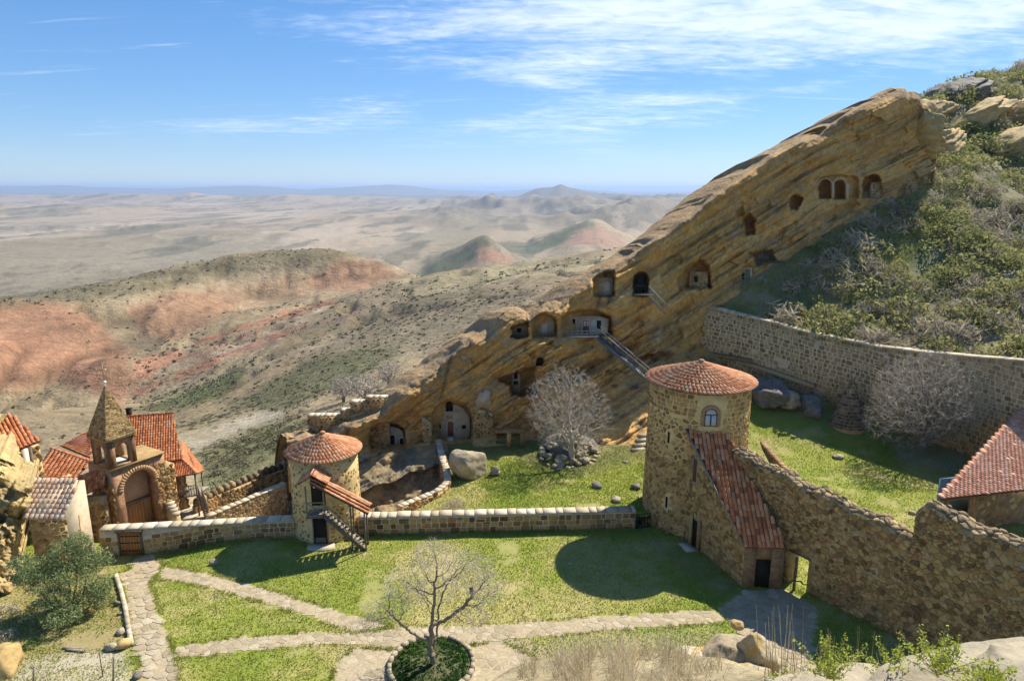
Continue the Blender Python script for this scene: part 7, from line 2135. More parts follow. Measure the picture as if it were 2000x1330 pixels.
# rock outcrops up the scrub hillside
for k, (lab, u, v, Y, sz, mt) in enumerate([
    ('dark rocky knob on the skyline above the scrub slope', 1872, 178, 127, (5.2, 4, 3.4), m_rock_d),
    ('ochre rock shoulder just left of the skyline knob', 1828, 208, 121, (3.2, 3, 1.9), m_rock_o),
    ('broken ochre block at the upper end of the cave ridge', 1790, 225, 96, (2.6, 3, 3.6), m_rock_o),
    ('rounded overhanging ochre rock above the highest caves', 1845, 275, 103, (3.6, 2.6, 1.8), m_rock_o),
    ('long ochre ledge high on the scrub slope', 1910, 222, 117, (6.2, 3, 2.0), m_rock_o),
    ('ochre outcrop at the right edge of the upper slope', 1990, 215, 120, (5.0, 3, 2.6), m_rock_o),
    ('ochre ledge below the skyline at the right edge', 1985, 275, 110, (4.2, 3, 1.8), m_rock_o),
    ('grey spotted slab in the lower scrub at the right edge', 1965, 565, 73.5, (3.6, 1.4, 1.3), m_rock_g),
    ('low grey ledge poking from the scrub above the high wall', 1765, 585, 73.5, (2.6, 1.0, .7), m_rock_g),
    ('small pale rock on the grassy saddle by the highest cave', 1770, 405, 92.5, (1.6, 1.2, .8), m_rock_w),
    ('rough ochre shelf under the double arched cave', 1660, 412, 88, (5.2, 2.0, 1.5), m_rock_o),
    ('cracked ochre buttress closing the upper end of the cave ridge', 1806, 246, 92, (1.5, 2.0, 3.6), m_rock_o),
    ('ochre spur standing right of the highest cave mouth', 1760, 325, 93.5, (3.2, 2.2, 3.4), m_rock_o)]):
    pq_ = D(u, v, Y); pq_.z -= sz[2] * .35; rock(lab, pq_, (sz[0] * 1.15, sz[1] * 1.2, sz[2] * .95), 2401 + k, mt, (.1, -.45, .2 * (k % 4)), 'slope_outcrop', planes=20, rough=.12, bed=.16, res=(76, 50))
# heap of stones under the middle tree
heap_pos = []
rng = random.Random(77)
hp_templates = [np_mesh('heap_stone', *rock_mesh(2500 + k, (1, 1, .8), 10, 10, 7, .05), m_rock_g) for k in range(5)]
for k in range(150):
    a = rng.uniform(0, 6.28); r_ = math.sqrt(rng.random())
    u = 1112 + 62 * r_ * math.cos(a); v = 885 + 30 * r_ * math.sin(a)
    h = 2.2 * (1 - r_ ** 1.5)
    base = G(u, v + 8, .4); sz = rng.uniform(.14, .36)
    o = link_mesh('heap_stone', hp_templates[k % 5], base + Vector((0, .6, h * rng.uniform(.55, 1.0))))
    o.scale = (sz * rng.uniform(.8, 1.4), sz, sz * rng.uniform(.7, 1)); o.rotation_euler = (rng.uniform(-.5, .5), rng.uniform(-.5, .5), rng.uniform(0, 6))
    tag(o, 'grey loose stone in the heap under the central bare tree', 'stone', 'stones heaped under the central tree', 'thing')
mnd = rock_mesh(2599, (2.6, 1.7, 2.0), 14, 30, 20, .1)
o = link_mesh('stone_heap_core', np_mesh('stone_heap_core', mnd[0], mnd[1], m_rock_d), G(1112, 892, .2) + Vector((0, .7, 0))); tag(o, 'dark earthy mound beneath the heaped stones by the central tree', 'mound', kind='thing')
# conical stone cairn against the high wall
cn = thing('stone_cone', 'tall conical stone cairn standing against the high wall', 'cairn', tuple(GU(1655, 830)))
cx_, cy_ = GU(1655, 828).xy; zb = float(zu(cx_, cy_)) - .1; Hc = D(1664, 738, cy_).z - zb; Rc = 1.72
v, f = ring_verts(cx_, cy_, [(Rc - .03, zb - .6), (Rc - .03, zb), (.05, zb + Hc)], 40); MB().add(v, f).build('core', m_mortar_d, cn)
def conemap(s, t, off):
    r_ = max(.05, Rc * (1 - t / Hc)); a = s / Rc
    return Vector((cx_ + (r_ + off) * math.cos(a), cy_ + (r_ + off) * math.sin(a), zb + t + off * .4))
pol = []; rng = random.Random(31); t = 0
while t < Hc - .15:
    h = rng.uniform(.24, .36); r_ = Rc * (1 - t / Hc); n = max(5, int(2 * math.pi * r_ / .42)); ph0 = rng.random()
    for k in range(n):
        a0, a1 = 2 * math.pi * (k + ph0) / n + .02 / max(r_, .2), 2 * math.pi * (k + 1 + ph0) / n - .02 / max(r_, .2)
        pol.append(rounded([(a0 * Rc, t + .02), (a1 * Rc, t + .02), (a1 * Rc, t + h - .02), (a0 * Rc, t + h - .02)], .14, rng))
    t += h
m_stone_cone = pieces_mat('cairn_stone', [(0.0, (0.09, 0.075, 0.055)), (0.5, (0.17, 0.14, 0.10)), (1.0, (0.26, 0.215, 0.155))], scale=1.5, bump=.5, bscale=8, grain=.4)
lay_stones(cn, pol, conemap, m_stone_cone, 'stone', (.03, .09), 220, 2601)
MB().tube((cx_, cy_, zb + Hc - .75), (cx_, cy_, zb + Hc + .45), .30, .04, 9).build('tip_stone', m_stone_cone, cn)
# stray stones on the lawns
for k, (lab, u, v, r_, zf) in enumerate([('round brown stone on the grass near the small tower shadow', 418, 1099, .30, zc), ('small brown stone inside the big tower shadow', 1113, 1103, .16, zc), ('pale flat stone on the upper lawn left of the tree shadow', 1636, 898, .45, zu), ('pale stone on the lawn beside the broken wall', 1782, 1003, .3, zu),
    ('pale stone behind the right end of the low wall', 1203, 992, .45, zm), ('dark stone lump on the lawn beside the big tower', 1243, 968, .45, zm), ('dark flat stone on the lawn right of the boulder', 1165, 962, .5, zm)]):
    p = G(u, v, 0); p.z = float(zf(p.x, p.y)) + r_ * .35
    rock(lab, p, (r_, r_, r_ * (.95 if k < 1 else .5)), 2700 + k, [m_rock_g, m_rock_g, m_rock_w, m_rock_w, m_rock_w, m_rock_d, m_rock_d][k], (0, 0, k), 'field_stone', res=(16, 10))
wp_ = thing('well_slab', 'square stone hatch on the lawn behind the big tower edge', 'hatch', tuple(G(1222, 905, .4)))
c_ = G(1222, 905, .45); mb = MB(); mb.box(c_, (1.3, 1.3, .12), rz=.2); mb.build('slab', m_flag, wp_); mb = MB(); mb.box(c_ + Vector((0, 0, .13)), (.5, .5, .12), rz=.2); mb.build('lid', m_rock_d, wp_)
# rock cut steps climbing beside the big tower
for k in range(5):
    st_o = thing('stone_step', f'{["lowest", "second", "middle", "fourth", "topmost"][k]} worn stone step climbing left of the big tower', 'step', tuple(G(1240 + 4 * k, 889 - 5 * k, .5)), 'stone steps beside the big tower')
    p = G(1242 + 4 * k, 888 - 5 * k, .5) ; mb = MB(); mb.box(p + Vector((0, 0, .22 * k)), (1.3, .55, .3), rz=.35 + .05 * (k % 2)); mb.build('slab', m_rock_g, st_o)

# ================================================================ trees
def colonize(base, trunk_top, attract, step, reach, kill, iters=200, seed=0, sag=0.0):
    """space colonisation: limbs grow towards scattered points of the crown"""
    rng = np.random.RandomState(seed)
    nodes = [np.array(base, float)]; par = [-1]
    d = np.array(trunk_top, float) - nodes[0]; n = max(2, int(np.linalg.norm(d) / step))
    for k in range(1, n + 1):
        nodes.append(np.array(base) + d * k / n + rng.normal(scale=step * .12, size=3) * (k < n)); par.append(len(nodes) - 2)
    A = np.array(attract, float); alive = np.ones(len(A), bool)
    Nn = np.array(nodes)
    near = np.full(len(A), -1); nd_ = np.full(len(A), 1e9)
    start = 0
    for it in range(iters):
        new = Nn[start:]
        for c0 in range(0, len(new), 400):
            dd = np.linalg.norm(A[:, None] - new[None, c0:c0 + 400], axis=-1); j = dd.argmin(1); m = dd[np.arange(len(A)), j]
            up = m < nd_; nd_[up] = m[up]; near[up] = j[up] + start + c0
        alive &= nd_ > kill
        act = alive & (nd_ < reach if it > 14 else nd_ < 1e8)
        if not act.any(): break
        start = len(Nn)
        ids = near[act]; dv = A[act] - Nn[ids]; dv /= np.linalg.norm(dv, axis=1)[:, None]
        uq, inv = np.unique(ids, return_inverse=True)
        acc = np.zeros((len(uq), 3)); np.add.at(acc, inv, dv)
        acc += rng.normal(scale=.25, size=acc.shape) * np.linalg.norm(acc, axis=1)[:, None]; acc[:, 2] -= sag
        acc /= np.linalg.norm(acc, axis=1)[:, None] + 1e-9
        newp = Nn[uq] + acc * step
        Nn = np.concatenate([Nn, newp]); par += list(uq)
        if len(Nn) > 16000: break
    return Nn, np.array(par)
def limb_mesh(P, par, rad, sides_f):
    """tapered tubes along the parent links"""
    vs_, fs = [], []; off = 0
    for i in range(1, len(P)):
        p0, p1 = P[par[i]], P[i]; r0, r1 = rad[par[i]], rad[i]
        if par[par[i]] >= 0 or True: r0 = min(r0, r1 * 1.6)
        d = p1 - p0; L = np.linalg.norm(d)
        if L < 1e-6: continue
        d = d / L; n = sides_f(r1)
        h = np.array([0, 0, 1.0]) if abs(d[2]) < .9 else np.array([1.0, 0, 0])
        x = np.cross(d, h); x /= np.linalg.norm(x); y = np.cross(d, x)
        a = np.arange(n) * 2 * math.pi / n
        ring = np.cos(a)[:, None] * x + np.sin(a)[:, None] * y
        vs_.append(p0 - d * r0 * .3 + ring * r0); vs_.append(p1 + ring * r1)
        for k in range(n): fs.append((off + k, off + (k + 1) % n, off + n + (k + 1) % n, off + n + k))
        off += 2 * n
    return np.concatenate(vs_), fs
def bare_tree(name, label, base, trunk_h, attract, step, reach, kill, r_tip, power, mat_trunk, mat_twig, seed, twigs=2, twig_len=.35, lean=(0, 0), group=None, cat='tree', sag=0.0):
    rng = np.random.RandomState(seed)
    base = np.array(base, float)
    P, par = colonize(base, base + np.array([lean[0], lean[1], trunk_h]), attract, step, reach, kill, seed=seed, sag=sag)
    n = len(P); acc = np.zeros(n); kids = np.bincount(par[1:], minlength=n)
    acc[kids == 0] = r_tip ** power
    for i in range(n - 1, 0, -1): acc[par[i]] += acc[i]
    rad = np.maximum(acc, r_tip ** power) ** (1 / power)
    root = thing(name, label, cat, tuple(base), group)
    thick = rad > r_tip * 3.2
    # trunk and limbs
    def sub(mask, nm, mat, sides):
        ids = [i for i in range(1, n) if mask[i]]
        if not ids: return
        vs_, fs = limb_mesh_ids(P, par, rad, ids, sides); me = np_mesh(nm, vs_ - base, fs, mat, True); link_mesh(nm, me, base, root)
    sub(thick, 'trunk', mat_trunk, 7)
    # fine branches plus twigs in one crown mesh
    ids = [i for i in range(1, n) if not thick[i]]
    vs_, fs = limb_mesh_ids(P, par, rad, ids, 3) if ids else (np.zeros((0, 3)), [])
    tw_v, tw_f = [vs_], list(fs); off = len(vs_)
    tips = np.where(rad < r_tip * 2.2)[0]
    m = len(tips) * twigs
    src = np.repeat(tips, twigs); dirv = P[src] - P[np.maximum(par[src], 0)]; dirv /= np.linalg.norm(dirv, axis=1)[:, None] + 1e-9
    dirv = dirv + rng.normal(scale=.55, size=dirv.shape); dirv[:, 2] += .15; dirv /= np.linalg.norm(dirv, axis=1)[:, None]
    L = twig_len * (.4 + rng.rand(m)); side = np.cross(dirv, rng.normal(size=dirv.shape)); side /= np.linalg.norm(side, axis=1)[:, None] + 1e-9
    w = r_tip * 1.1
    a, b, c = P[src] - side * w, P[src] + side * w, P[src] + dirv * L[:, None]
    tw_v.append(np.stack([a, b, c], 1).reshape(-1, 3)); tw_f += [(off + 3 * k, off + 3 * k + 1, off + 3 * k + 2) for k in range(m)]
    v = np.concatenate(tw_v)
    link_mesh('crown', np_mesh('crown', v - base, tw_f, mat_twig, False), base, root)
    return root
def limb_mesh_ids(P, par, rad, ids, n):
    ids = np.array(ids); p0, p1 = P[par[ids]], P[ids]; r1 = rad[ids]; r0 = np.minimum(rad[par[ids]], r1 * 1.5)
    d = p1 - p0; d /= np.linalg.norm(d, axis=1)[:, None] + 1e-9
    h = np.where((np.abs(d[:, 2]) < .9)[:, None], np.array([0, 0, 1.0]), np.array([1.0, 0, 0]))
    x = np.cross(d, h); x /= np.linalg.norm(x, axis=1)[:, None]; y = np.cross(d, x)
    a = np.arange(n) * 2 * math.pi / n
    ring = np.cos(a)[None, :, None] * x[:, None] + np.sin(a)[None, :, None] * y[:, None]
    A_ = p0[:, None] - (d * r0[:, None] * .4)[:, None] + ring * r0[:, None, None]; B2 = p1[:, None] + ring * r1[:, None, None]
    v = np.concatenate([A_, B2], 1).reshape(-1, 3)
    k = np.arange(n); base_f = np.stack([k, (k + 1) % n, n + (k + 1) % n, n + k], -1)
    f = (np.arange(len(ids))[:, None, None] * 2 * n + base_f[None]).reshape(-1, 4)
    return v, [tuple(q) for q in f]
def ball_points(n, c, r, seed, shell=.0, low=-1.0, flat=None):
    rng = np.random.RandomState(seed); out = []
    while len(out) < n:
        p = rng.uniform(-1, 1, 3); q = np.linalg.norm(p)
        if q > 1 or q < shell or p[2] < low: continue
        b = .86 + .22 * float(fbm(p[0] * 1.6 + seed, p[1] * 1.6, p[2] * 1.6, 2, seed))
        if q > b: continue
        out.append(np.array(c) + p * np.array(r))
    return out
m_bark = plain_mat('pale_bark', (0.36, 0.315, 0.25), var=.3, scale=8, bump=.4)
m_twig = plain_mat('grey_twigs', (0.42, 0.375, 0.31), var=.18, scale=2)
m_bark_d = plain_mat('brown_bark', (0.21, 0.17, 0.125), var=.35, scale=9, bump=.5)
m_twig_b = plain_mat('pale_brown_twigs', (0.50, 0.435, 0.34), var=.2, scale=2)
b_ = G(1116, 908, .4)
cc_ = D(1108, 800, 55.8)
bare_tree('bare_tree', 'round pale leafless tree growing before the cave ridge', b_, 2.3, ball_points(2000, cc_, (4.5, 3.8, 4.4), 3001, .2, -.7), .24, 1.8, .26, .0078, 1.9, m_bark, m_twig, 3002, twigs=5, twig_len=.42)
b_ = G(1800, 882, .2); cc_ = D(1808, 782, 57.5)
bare_tree('bare_tree', 'wide grey leafless tree standing against the high wall', b_, 1.3, ball_points(3600, cc_, (6.6, 4.6, 4.9), 3011, .15, -.85), .27, 2.0, .30, .0095, 1.95, m_bark_d, m_twig_b, 3012, twigs=5, twig_len=.5)
b_ = G(845, 1302, 0)
att = []
for (u, v, Y, rx, ry, rz_, n) in [(790, 1140, 29.6, 1.5, 1.5, .9, 200), (760, 1185, 28.8, 1.3, 1.2, .6, 150), (845, 1085, 30.4, 1.5, 1.3, .9, 210), (910, 1110, 30.0, 1.7, 1.5, 1.0, 270), (950, 1150, 29.6, 1.2, 1.3, .9, 170), (720, 1215, 28.6, .8, 1.0, .5, 70), (920, 1205, 28.8, 1.2, 1.1, .6, 100), (850, 1150, 31.2, 1.8, 1.0, .9, 130)]:
    att += ball_points(int(n * 1.9), D(u, v, Y), (rx, ry, rz_), 3020 + u)
bare_tree('bare_tree', 'small gnarled leafless tree in the round bed of the front courtyard', b_, .7, att, .15, 5.0, .14, .0052, 2.05, m_bark_d, m_twig_b, 3022, twigs=4, twig_len=.26, sag=.1)
for k, (u, v, Y, r_, lab) in enumerate([(712, 790, 112, 4.2, 'spreading bare tree on the slope behind the ruined wall'), (672, 792, 118, 3.2, 'low bare tree left of the spreading one on the far slope'), (760, 762, 124, 3.0, 'small bare tree on the far slope just above the ridge crest')]):
    p = D(u, v, Y); p.z = float(ground_f(np.array(p.x), np.array(p.y))) - .2
    bare_tree('bare_tree', lab, p, 1.2, ball_points(420, p + Vector((0, 0, 3.2)), (r_, r_, 2.6), 3031 + k, .3, -.5), .35, 3.0, .3, .03, 2.2, m_bark_d, m_twig, 3032 + k, twigs=3, twig_len=.7)
# round bed with its kerb stones and ground cover
bed = thing('round_flower_bed', 'round green planted bed ringed by kerb stones under the small bare tree', 'flower bed', tuple(G(843, 1303, 0)))
bc = G(843, 1300, 0); rb = 2.05
v, f = ring_verts(bc.x, bc.y, [(rb - .02, -.1), (rb - .02, .1), (rb * .6, .16), (.02, .2)], 40); MB().add(v, f).build('soil', plain_mat('bed_soil', (0.10, 0.10, 0.045), var=.4), bed)
for k in range(30):
    a0, a1 = 2 * math.pi * k / 30 + .012, 2 * math.pi * (k + 1) / 30 - .012; mb = MB()
    mb.extrude([(bc.x + r_ * math.cos(a), bc.y + r_ * math.sin(a), -.05) for r_, a in ((rb, a0), (rb + .22, a0), (rb + .22, a1), (rb, a1))], (0, 0, .27 + .03 * (k % 3))); mb.build('kerb_stone', m_rock_g, bed)
rng = np.random.RandomState(41); n = 900
a = rng.rand(n) * 6.283; r_ = np.sqrt(rng.rand(n)) * (rb - .1)
m_green = leaf_mat('bed_leaves', [(0.0, (0.025, 0.055, 0.012)), (0.5, (0.06, 0.13, 0.025)), (1.0, (0.13, 0.20, 0.045))], scale=2.0, trans=.25)
o = scatter('ground_cover', [shrub_template(12, 3100 + k, leaf=.42) for k in range(4)], np.stack([bc.x + r_ * np.cos(a), bc.y + r_ * np.sin(a), np.full(n, .12)], -1), .10 + .10 * rng.rand(n), a, m_green, seed=42)
o.parent = bed; o.location = o.location - WL[bed]; o['kind'] = 'stuff'

# ================================================================ scrub on the hillside
m_hs_g = leaf_mat('olive_scrub', [(0.0, (0.11, 0.125, 0.042)), (0.35, (0.23, 0.24, 0.085)), (0.65, (0.35, 0.345, 0.14)), (1.0, (0.47, 0.45, 0.23))], scale=.16, trans=.4, rough=.75)
m_hs_b = leaf_mat('grey_twiggy_scrub', [(0.0, (0.22, 0.185, 0.125)), (0.4, (0.38, 0.33, 0.235)), (0.7, (0.52, 0.46, 0.34)), (1.0, (0.64, 0.58, 0.45))], scale=.16, trans=.25, rough=.85)
rng = np.random.RandomState(51)
gx = rng.uniform(18, 125, 60000); gy = rng.uniform(50, 145, 60000); gz = hill_f(gx, gy)
hu, hv_, hd = project(np.stack([gx, gy, gz + .6], -1))
cov = polydist(gx, gy, keep_poly) < -.6
cov &= (hu > 1330) & (hu < 2080) & (hv_ < 760) & (hv_ > 100)
# open ground: shadowy grass along the ridge foot and pale tracks
open_ = np.maximum.reduce([1 - sstep(-14, 10, polydist(hu, hv_, p)) for p in ([(1350, 585), (1420, 560), (1480, 520), (1560, 470), (1620, 430), (1720, 380), (1730, 410), (1620, 475), (1550, 540), (1520, 640), (1400, 610)], [(1740, 400), (1790, 360), (1820, 350), (1790, 400), (1750, 410)])])
dn = .55 + .8 * fbm(gx / 6, gy / 6, oct=3, seed=53)
pr = np.clip(dn, .12, 1) * (1 - .8 * open_)
pr *= np.where(hd > 95, .55, 1.0)
ok = cov & (rng.rand(len(gx)) < pr * .24)
hp_ = np.stack([gx, gy, gz], -1)[ok]; rad_ = (.7 + 2.0 * rng.rand(len(hp_)) ** 1.6) * np.where(hd[ok] > 100, 1.2, 1.0) * (1 - .68 * open_[ok])
kind_n = fbm(hp_[:, 0] / 9, hp_[:, 1] / 9, oct=2, seed=55) + .35 * rng.normal(size=len(hp_))
gsel = kind_n < .31
tg = [shrub_template(170, 3200 + k, leaf=.085, flat=.85, hollow=.62) for k in range(5)]; tb_ = [shrub_template(110, 3210 + k, leaf=.24, flat=.95, hollow=.35, thin=.22) for k in range(5)]
order = np.argsort(-(rad_ / hd[ok])); big_set = np.zeros(len(hp_), bool); big_set[order[:70]] = True
print('hillside shrubs', len(hp_))
o = scatter('hillside_scrub', tg, hp_[gsel & ~big_set], rad_[gsel & ~big_set], rng.rand(len(hp_)) * 6.28, m_hs_g, seed=56); tag(o, 'dense olive green scrub blanketing the hillside above the high wall', 'scrub', kind='stuff')
o = scatter('twiggy_scrub', tb_, hp_[~gsel & ~big_set], rad_[~gsel & ~big_set], rng.rand(len(hp_)) * 6.28, m_hs_b, seed=57); tag(o, 'dense grey leafless scrub mixed over the hillside above the high wall', 'scrub', kind='stuff')
def shrub_meshes(tmpl, mat, nm):
    return [np_mesh(nm, t_[0], np.arange(len(t_[0])).reshape(-1, 4), mat, False, rnd=np.repeat(t_[1], 4)) for t_ in tmpl]
sm_g, sm_b = shrub_meshes(tg, m_hs_g, 'foliage'), shrub_meshes(tb_, m_hs_b, 'foliage')
stem_me = {}
for nm, mt in (('g', m_bark_d), ('b', m_bark)):
    mb = MB()
    for k in range(5): mb.tube((0, 0, -.2), (.5 * math.cos(k * 1.3), .5 * math.sin(k * 1.3), .55), .035, .015, 4)
    stem_me[nm] = np_mesh('stem', np.array(mb.v), mb.f, mt)
for k, i in enumerate(np.where(big_set)[0]):
    g = gsel[i]
    root = thing('hillside_shrub', 'large rounded olive green shrub on the scrub hillside' if g else 'large grey leafless shrub on the scrub hillside', 'shrub', tuple(hp_[i]), 'olive shrubs on the hillside' if g else 'grey shrubs on the hillside')
    a_ = rng.rand() * 6.28
    for nm, me in (('foliage', (sm_g if g else sm_b)[k % 5]), ('stem', stem_me['g' if g else 'b'])):
        c_ = bpy.data.objects.new(nm, me); COL.objects.link(c_); c_.parent = root; c_.scale = (rad_[i] * 1.1,) * 3; c_.rotation_euler = (0, 0, a_)
for k, (u, v, Y, r_, lab) in enumerate([(1925, 262, 112, 2.2, 'dark green juniper bush under the upper right ledge'), (1800, 295, 99.5, 1.8, 'bright green bush beside the highest cave'), (1985, 455, 87, 1.9, 'glossy dark green bush at the right edge of the slope'), (1545, 575, 76, 1.3, 'pale twiggy bush at the corner of the high wall')]):
    p = D(u, v, Y); p.z = float(hill_f(np.array(p.x), np.array(p.y))) 
    root = thing('evergreen_bush', lab, 'bush', tuple(p)); t_ = shrub_template(420, 3300 + k, leaf=.11, flat=1.1)
    link_mesh('foliage', np_mesh('foliage', t_[0] * r_, np.arange(len(t_[0])).reshape(-1, 4), [m_green, m_hs_g, m_green, m_hs_b][k], False, rnd=np.repeat(t_[1], 4)), p, root)
    c_ = bpy.data.objects.new('stem', stem_me['g']); COL.objects.link(c_); c_.parent = root; c_.scale = (r_,) * 3

# ================================================================ olive bush by the gate
m_olive = leaf_mat('olive_leaves', [(0.0, (0.08, 0.11, 0.035)), (0.4, (0.17, 0.215, 0.08)), (0.75, (0.28, 0.325, 0.14)), (1.0, (0.38, 0.42, 0.23))], scale=.5, trans=.2)
ol = thing('olive_bush', 'silvery green olive bush spreading before the gate at the left', 'bush', tuple(G(130, 1212, 0)))
ob = G(130, 1212, 0); lv, lr = [], []
for k, (u, v, Y, r_, n) in enumerate([(70, 1115, 34.2, (1.3, 1.2, .95), 2300), (125, 1085, 35.2, (1.2, 1.1, 1.1), 2000), (175, 1100, 35.6, (1.35, 1.2, 1.25), 3000), (195, 1150, 34.6, (.9, 1.0, .9), 1500), (110, 1170, 33.5, (1.1, 1.0, .8), 1700), (120, 1205, 32.8, (1.3, 1.1, .75), 1900), (50, 1130, 34.0, (.9, .8, .7), 1000), (150, 1062, 35.8, (.9, .8, .9), 1300), (140, 1125, 34.4, (1.4, 1.2, 1.0), 2600), (95, 1140, 34.0, (1.3, 1.1, .9), 2200), (170, 1170, 34.2, (1.1, 1.0, .9), 1900), (80, 1190, 33.2, (1.0, .9, .6), 1300), (40, 1100, 34.6, (.8, .8, .6), 900)]):
    t_ = shrub_template(n, 3400 + k, leaf=.034, flat=1.0, hollow=.35, thin=.5); q = t_[0].copy()
    # drop the half ball's flat underside: mirror a part of it downwards
    fl = np.repeat(np.random.RandomState(k).rand(n) < .35, 4); q[fl, 2] *= -.7
    q = q.reshape(-1, 4, 3); c4 = q.mean(1, keepdims=True); q = (c4 * np.array(r_) * 1.1 + (q - c4) * 2.2).reshape(-1, 3)
    lv.append(q + np.array(D(u, v, Y))); lr.append(np.repeat(t_[1], 4))
v = np.concatenate(lv); link_mesh('foliage', np_mesh('foliage', v - np.array(ob), np.arange(len(v)).reshape(-1, 4), m_olive, False, rnd=np.concatenate(lr)), ob, ol)
mb = MB()
for (u, v_, Y) in [(70, 1115, 34.2), (125, 1085, 35.2), (175, 1100, 35.6), (195, 1150, 34.6), (110, 1170, 33.5), (50, 1130, 34.0), (150, 1060, 35.8)]:
    e_ = D(u, v_, Y); mid = ob.lerp(e_, .5) + Vector((.25, 0, -.2)); mb.tube(ob - Vector((0, 0, .1)), mid, .075, .05, 6); mb.tube(mid, e_, .05, .02, 6)
mb.build('trunk', m_bark_d, ol)
# pale herb cushions near it
for k, (u, v, r_, lab) in enumerate([(205, 1178, .7, 'grey green cushion plant at the path edge beside the olive bush'), (15, 1200, .9, 'pale twiggy bush against the left rocks'), (14, 1245, .7, 'dry brown twiggy clump below the left rocks'), (60, 1262, .6, 'low green plant at the foot of the left rocks')]):
    p = G(u, v, 0); root = thing('low_shrub', lab, 'shrub', tuple(p)); t_ = shrub_template(340, 3500 + k, leaf=.12, flat=.8, thin=.4)
    link_mesh('foliage', np_mesh('foliage', t_[0] * r_, np.arange(len(t_[0])).reshape(-1, 4), [m_olive, m_hs_b, m_hs_b, m_green][k], False, rnd=np.repeat(t_[1], 4)), p, root)
p = G(885, 998, .4); root = thing('low_shrub', 'grey leafless shrub just behind the low wall', 'shrub', tuple(p)); t_ = shrub_template(500, 3510, leaf=.2, flat=1.0, thin=.15)
link_mesh('foliage', np_mesh('foliage', t_[0] * 1.2, np.arange(len(t_[0])).reshape(-1, 4), m_hs_b, False, rnd=np.repeat(t_[1], 4)), p, root)

grass('hillside_grass', [tuple(D(u, v, Y).xy) for u, v, Y in ((1360, 590, 74.5), (1480, 560, 78), (1600, 460, 82.5), (1720, 400, 88), (1850, 330, 97), (1900, 400, 92), (1750, 560, 76), (1560, 640, 70.5), (1420, 612, 73.2))], hill_f, 24000, .32, 541, (), 'rough grass on the shaded slope at the ridge foot', dry=-.1)
# ================================================================ foreground bank
fu, fw = np.meshgrid(np.arange(900, 2161, 6.0), np.linspace(0, 1, 40))
ftop = lerp_pts([(900, 1420), (940, 1345), (1000, 1302), (1060, 1285), (1150, 1272), (1300, 1270), (1420, 1285), (1520, 1325), (1580, 1322), (1700, 1312), (2160, 1300)], fu) + 4 * fbm(fu / 40, 0.0, oct=3, seed=4001)
FV = ftop + (1560 - ftop) * fw
FY = lerp_pts([(1240, 19.0), (1290, 16.0), (1345, 13.0), (1420, 9.5), (1560, 5.0)], FV) * lerp_pts([(900, 1.15), (1200, 1.0), (1500, .9), (2160, .75)], fu) + .25 * fbm(fu / 50, FV / 50, oct=3, seed=4003)
fp = Dn(fu, FV, FY)
dr = [fp[0] + np.array([0, .8, -1.2]), fp[0] + np.array([0, 3.0, -6.0]), fp[0] + np.array([0, 7.0, -14.0])]
fp = np.concatenate([np.array(dr[::-1]), fp], 0)
fc_ = np.zeros(fp.shape); fc_[:] = (0.33, 0.275, 0.165); fn_ = fbm(fp[..., 0] / 1.2, fp[..., 1] / 1.2, oct=4, seed=4005)[..., None]; fc_ = fc_ * (1 + .4 * fn_)
o = link_mesh('foreground_bank', np_mesh('foreground_bank', fp.reshape(-1, 3), grid_faces(fp.shape[0], fp.shape[1])[:, ::-1], m_hill, True, col=np.clip(fc_, .05, .7).reshape(-1, 3)), (0, 0, 0)); tag(o, kind='structure')
def bank_y(u, v):
    i = int(np.clip(round((u - 900) / 6.0), 0, fu.shape[1] - 1)); j = int(np.argmin(np.abs(FV[:, i] - v))); return float(FY[j, i])
m_lich = pieces_mat('lichened_stone', [(0.0, (0.33, 0.275, 0.18)), (0.5, (0.44, 0.365, 0.235)), (1.0, (0.52, 0.45, 0.32))], scale=1.0, bump=.7, bscale=7, grain=.4, stain=(1.5, .52, .66, (0.42, 0.26, 0.055)))
pr_ = thing('lichened_wall_stump', 'stone wall stump with yellow lichen top in the foreground', 'wall stump', tuple(D(1445, 1325, 17)))
for k, (u, v, Y, sz, rt) in enumerate([(1425, 1286, 17.2, (1.15, .8, .78), (0, .08, .2)), (1482, 1278, 16.8, (.55, .6, .66), (.1, 0, .5)), (1350, 1298, 17.3, (.85, .6, .55), (0, -.1, .1)), (1440, 1330, 16.2, (1.2, .7, .7), (0, 0, .1))]):
    rock(None, D(u, v, Y), sz, 4101 + k, m_lich, rt, 'rough_block', planes=12, rough=.07, parent=pr_, res=(44, 28))
rock('rounded ochre stone balanced on the lichened wall stump', D(1441, 1219, 17.0), (.20, .20, .15), 4110, m_rock_o, name='balanced_stone', res=(20, 14))
for k, (lab, u, v, Y, sz, rt) in enumerate([('long pale flat rock along the bottom right corner', 1880, 1330, 10.2, (2.3, 1.0, .26), (0, -.10, .12)), ('pale rock ledge at the bottom right below the green sprigs', 1640, 1352, 11.5, (1.5, .8, .24), (0, -.06, .05)), ('pale rounded rock at the far bottom right corner', 2020, 1322, 9.6, (1.2, .9, .28), (0, .05, .3))]):
    rock(lab, D(u, v, Y), sz, 4121 + k, m_rock_w, rt, 'foreground_rock', planes=12, rough=.06, res=(72, 40))
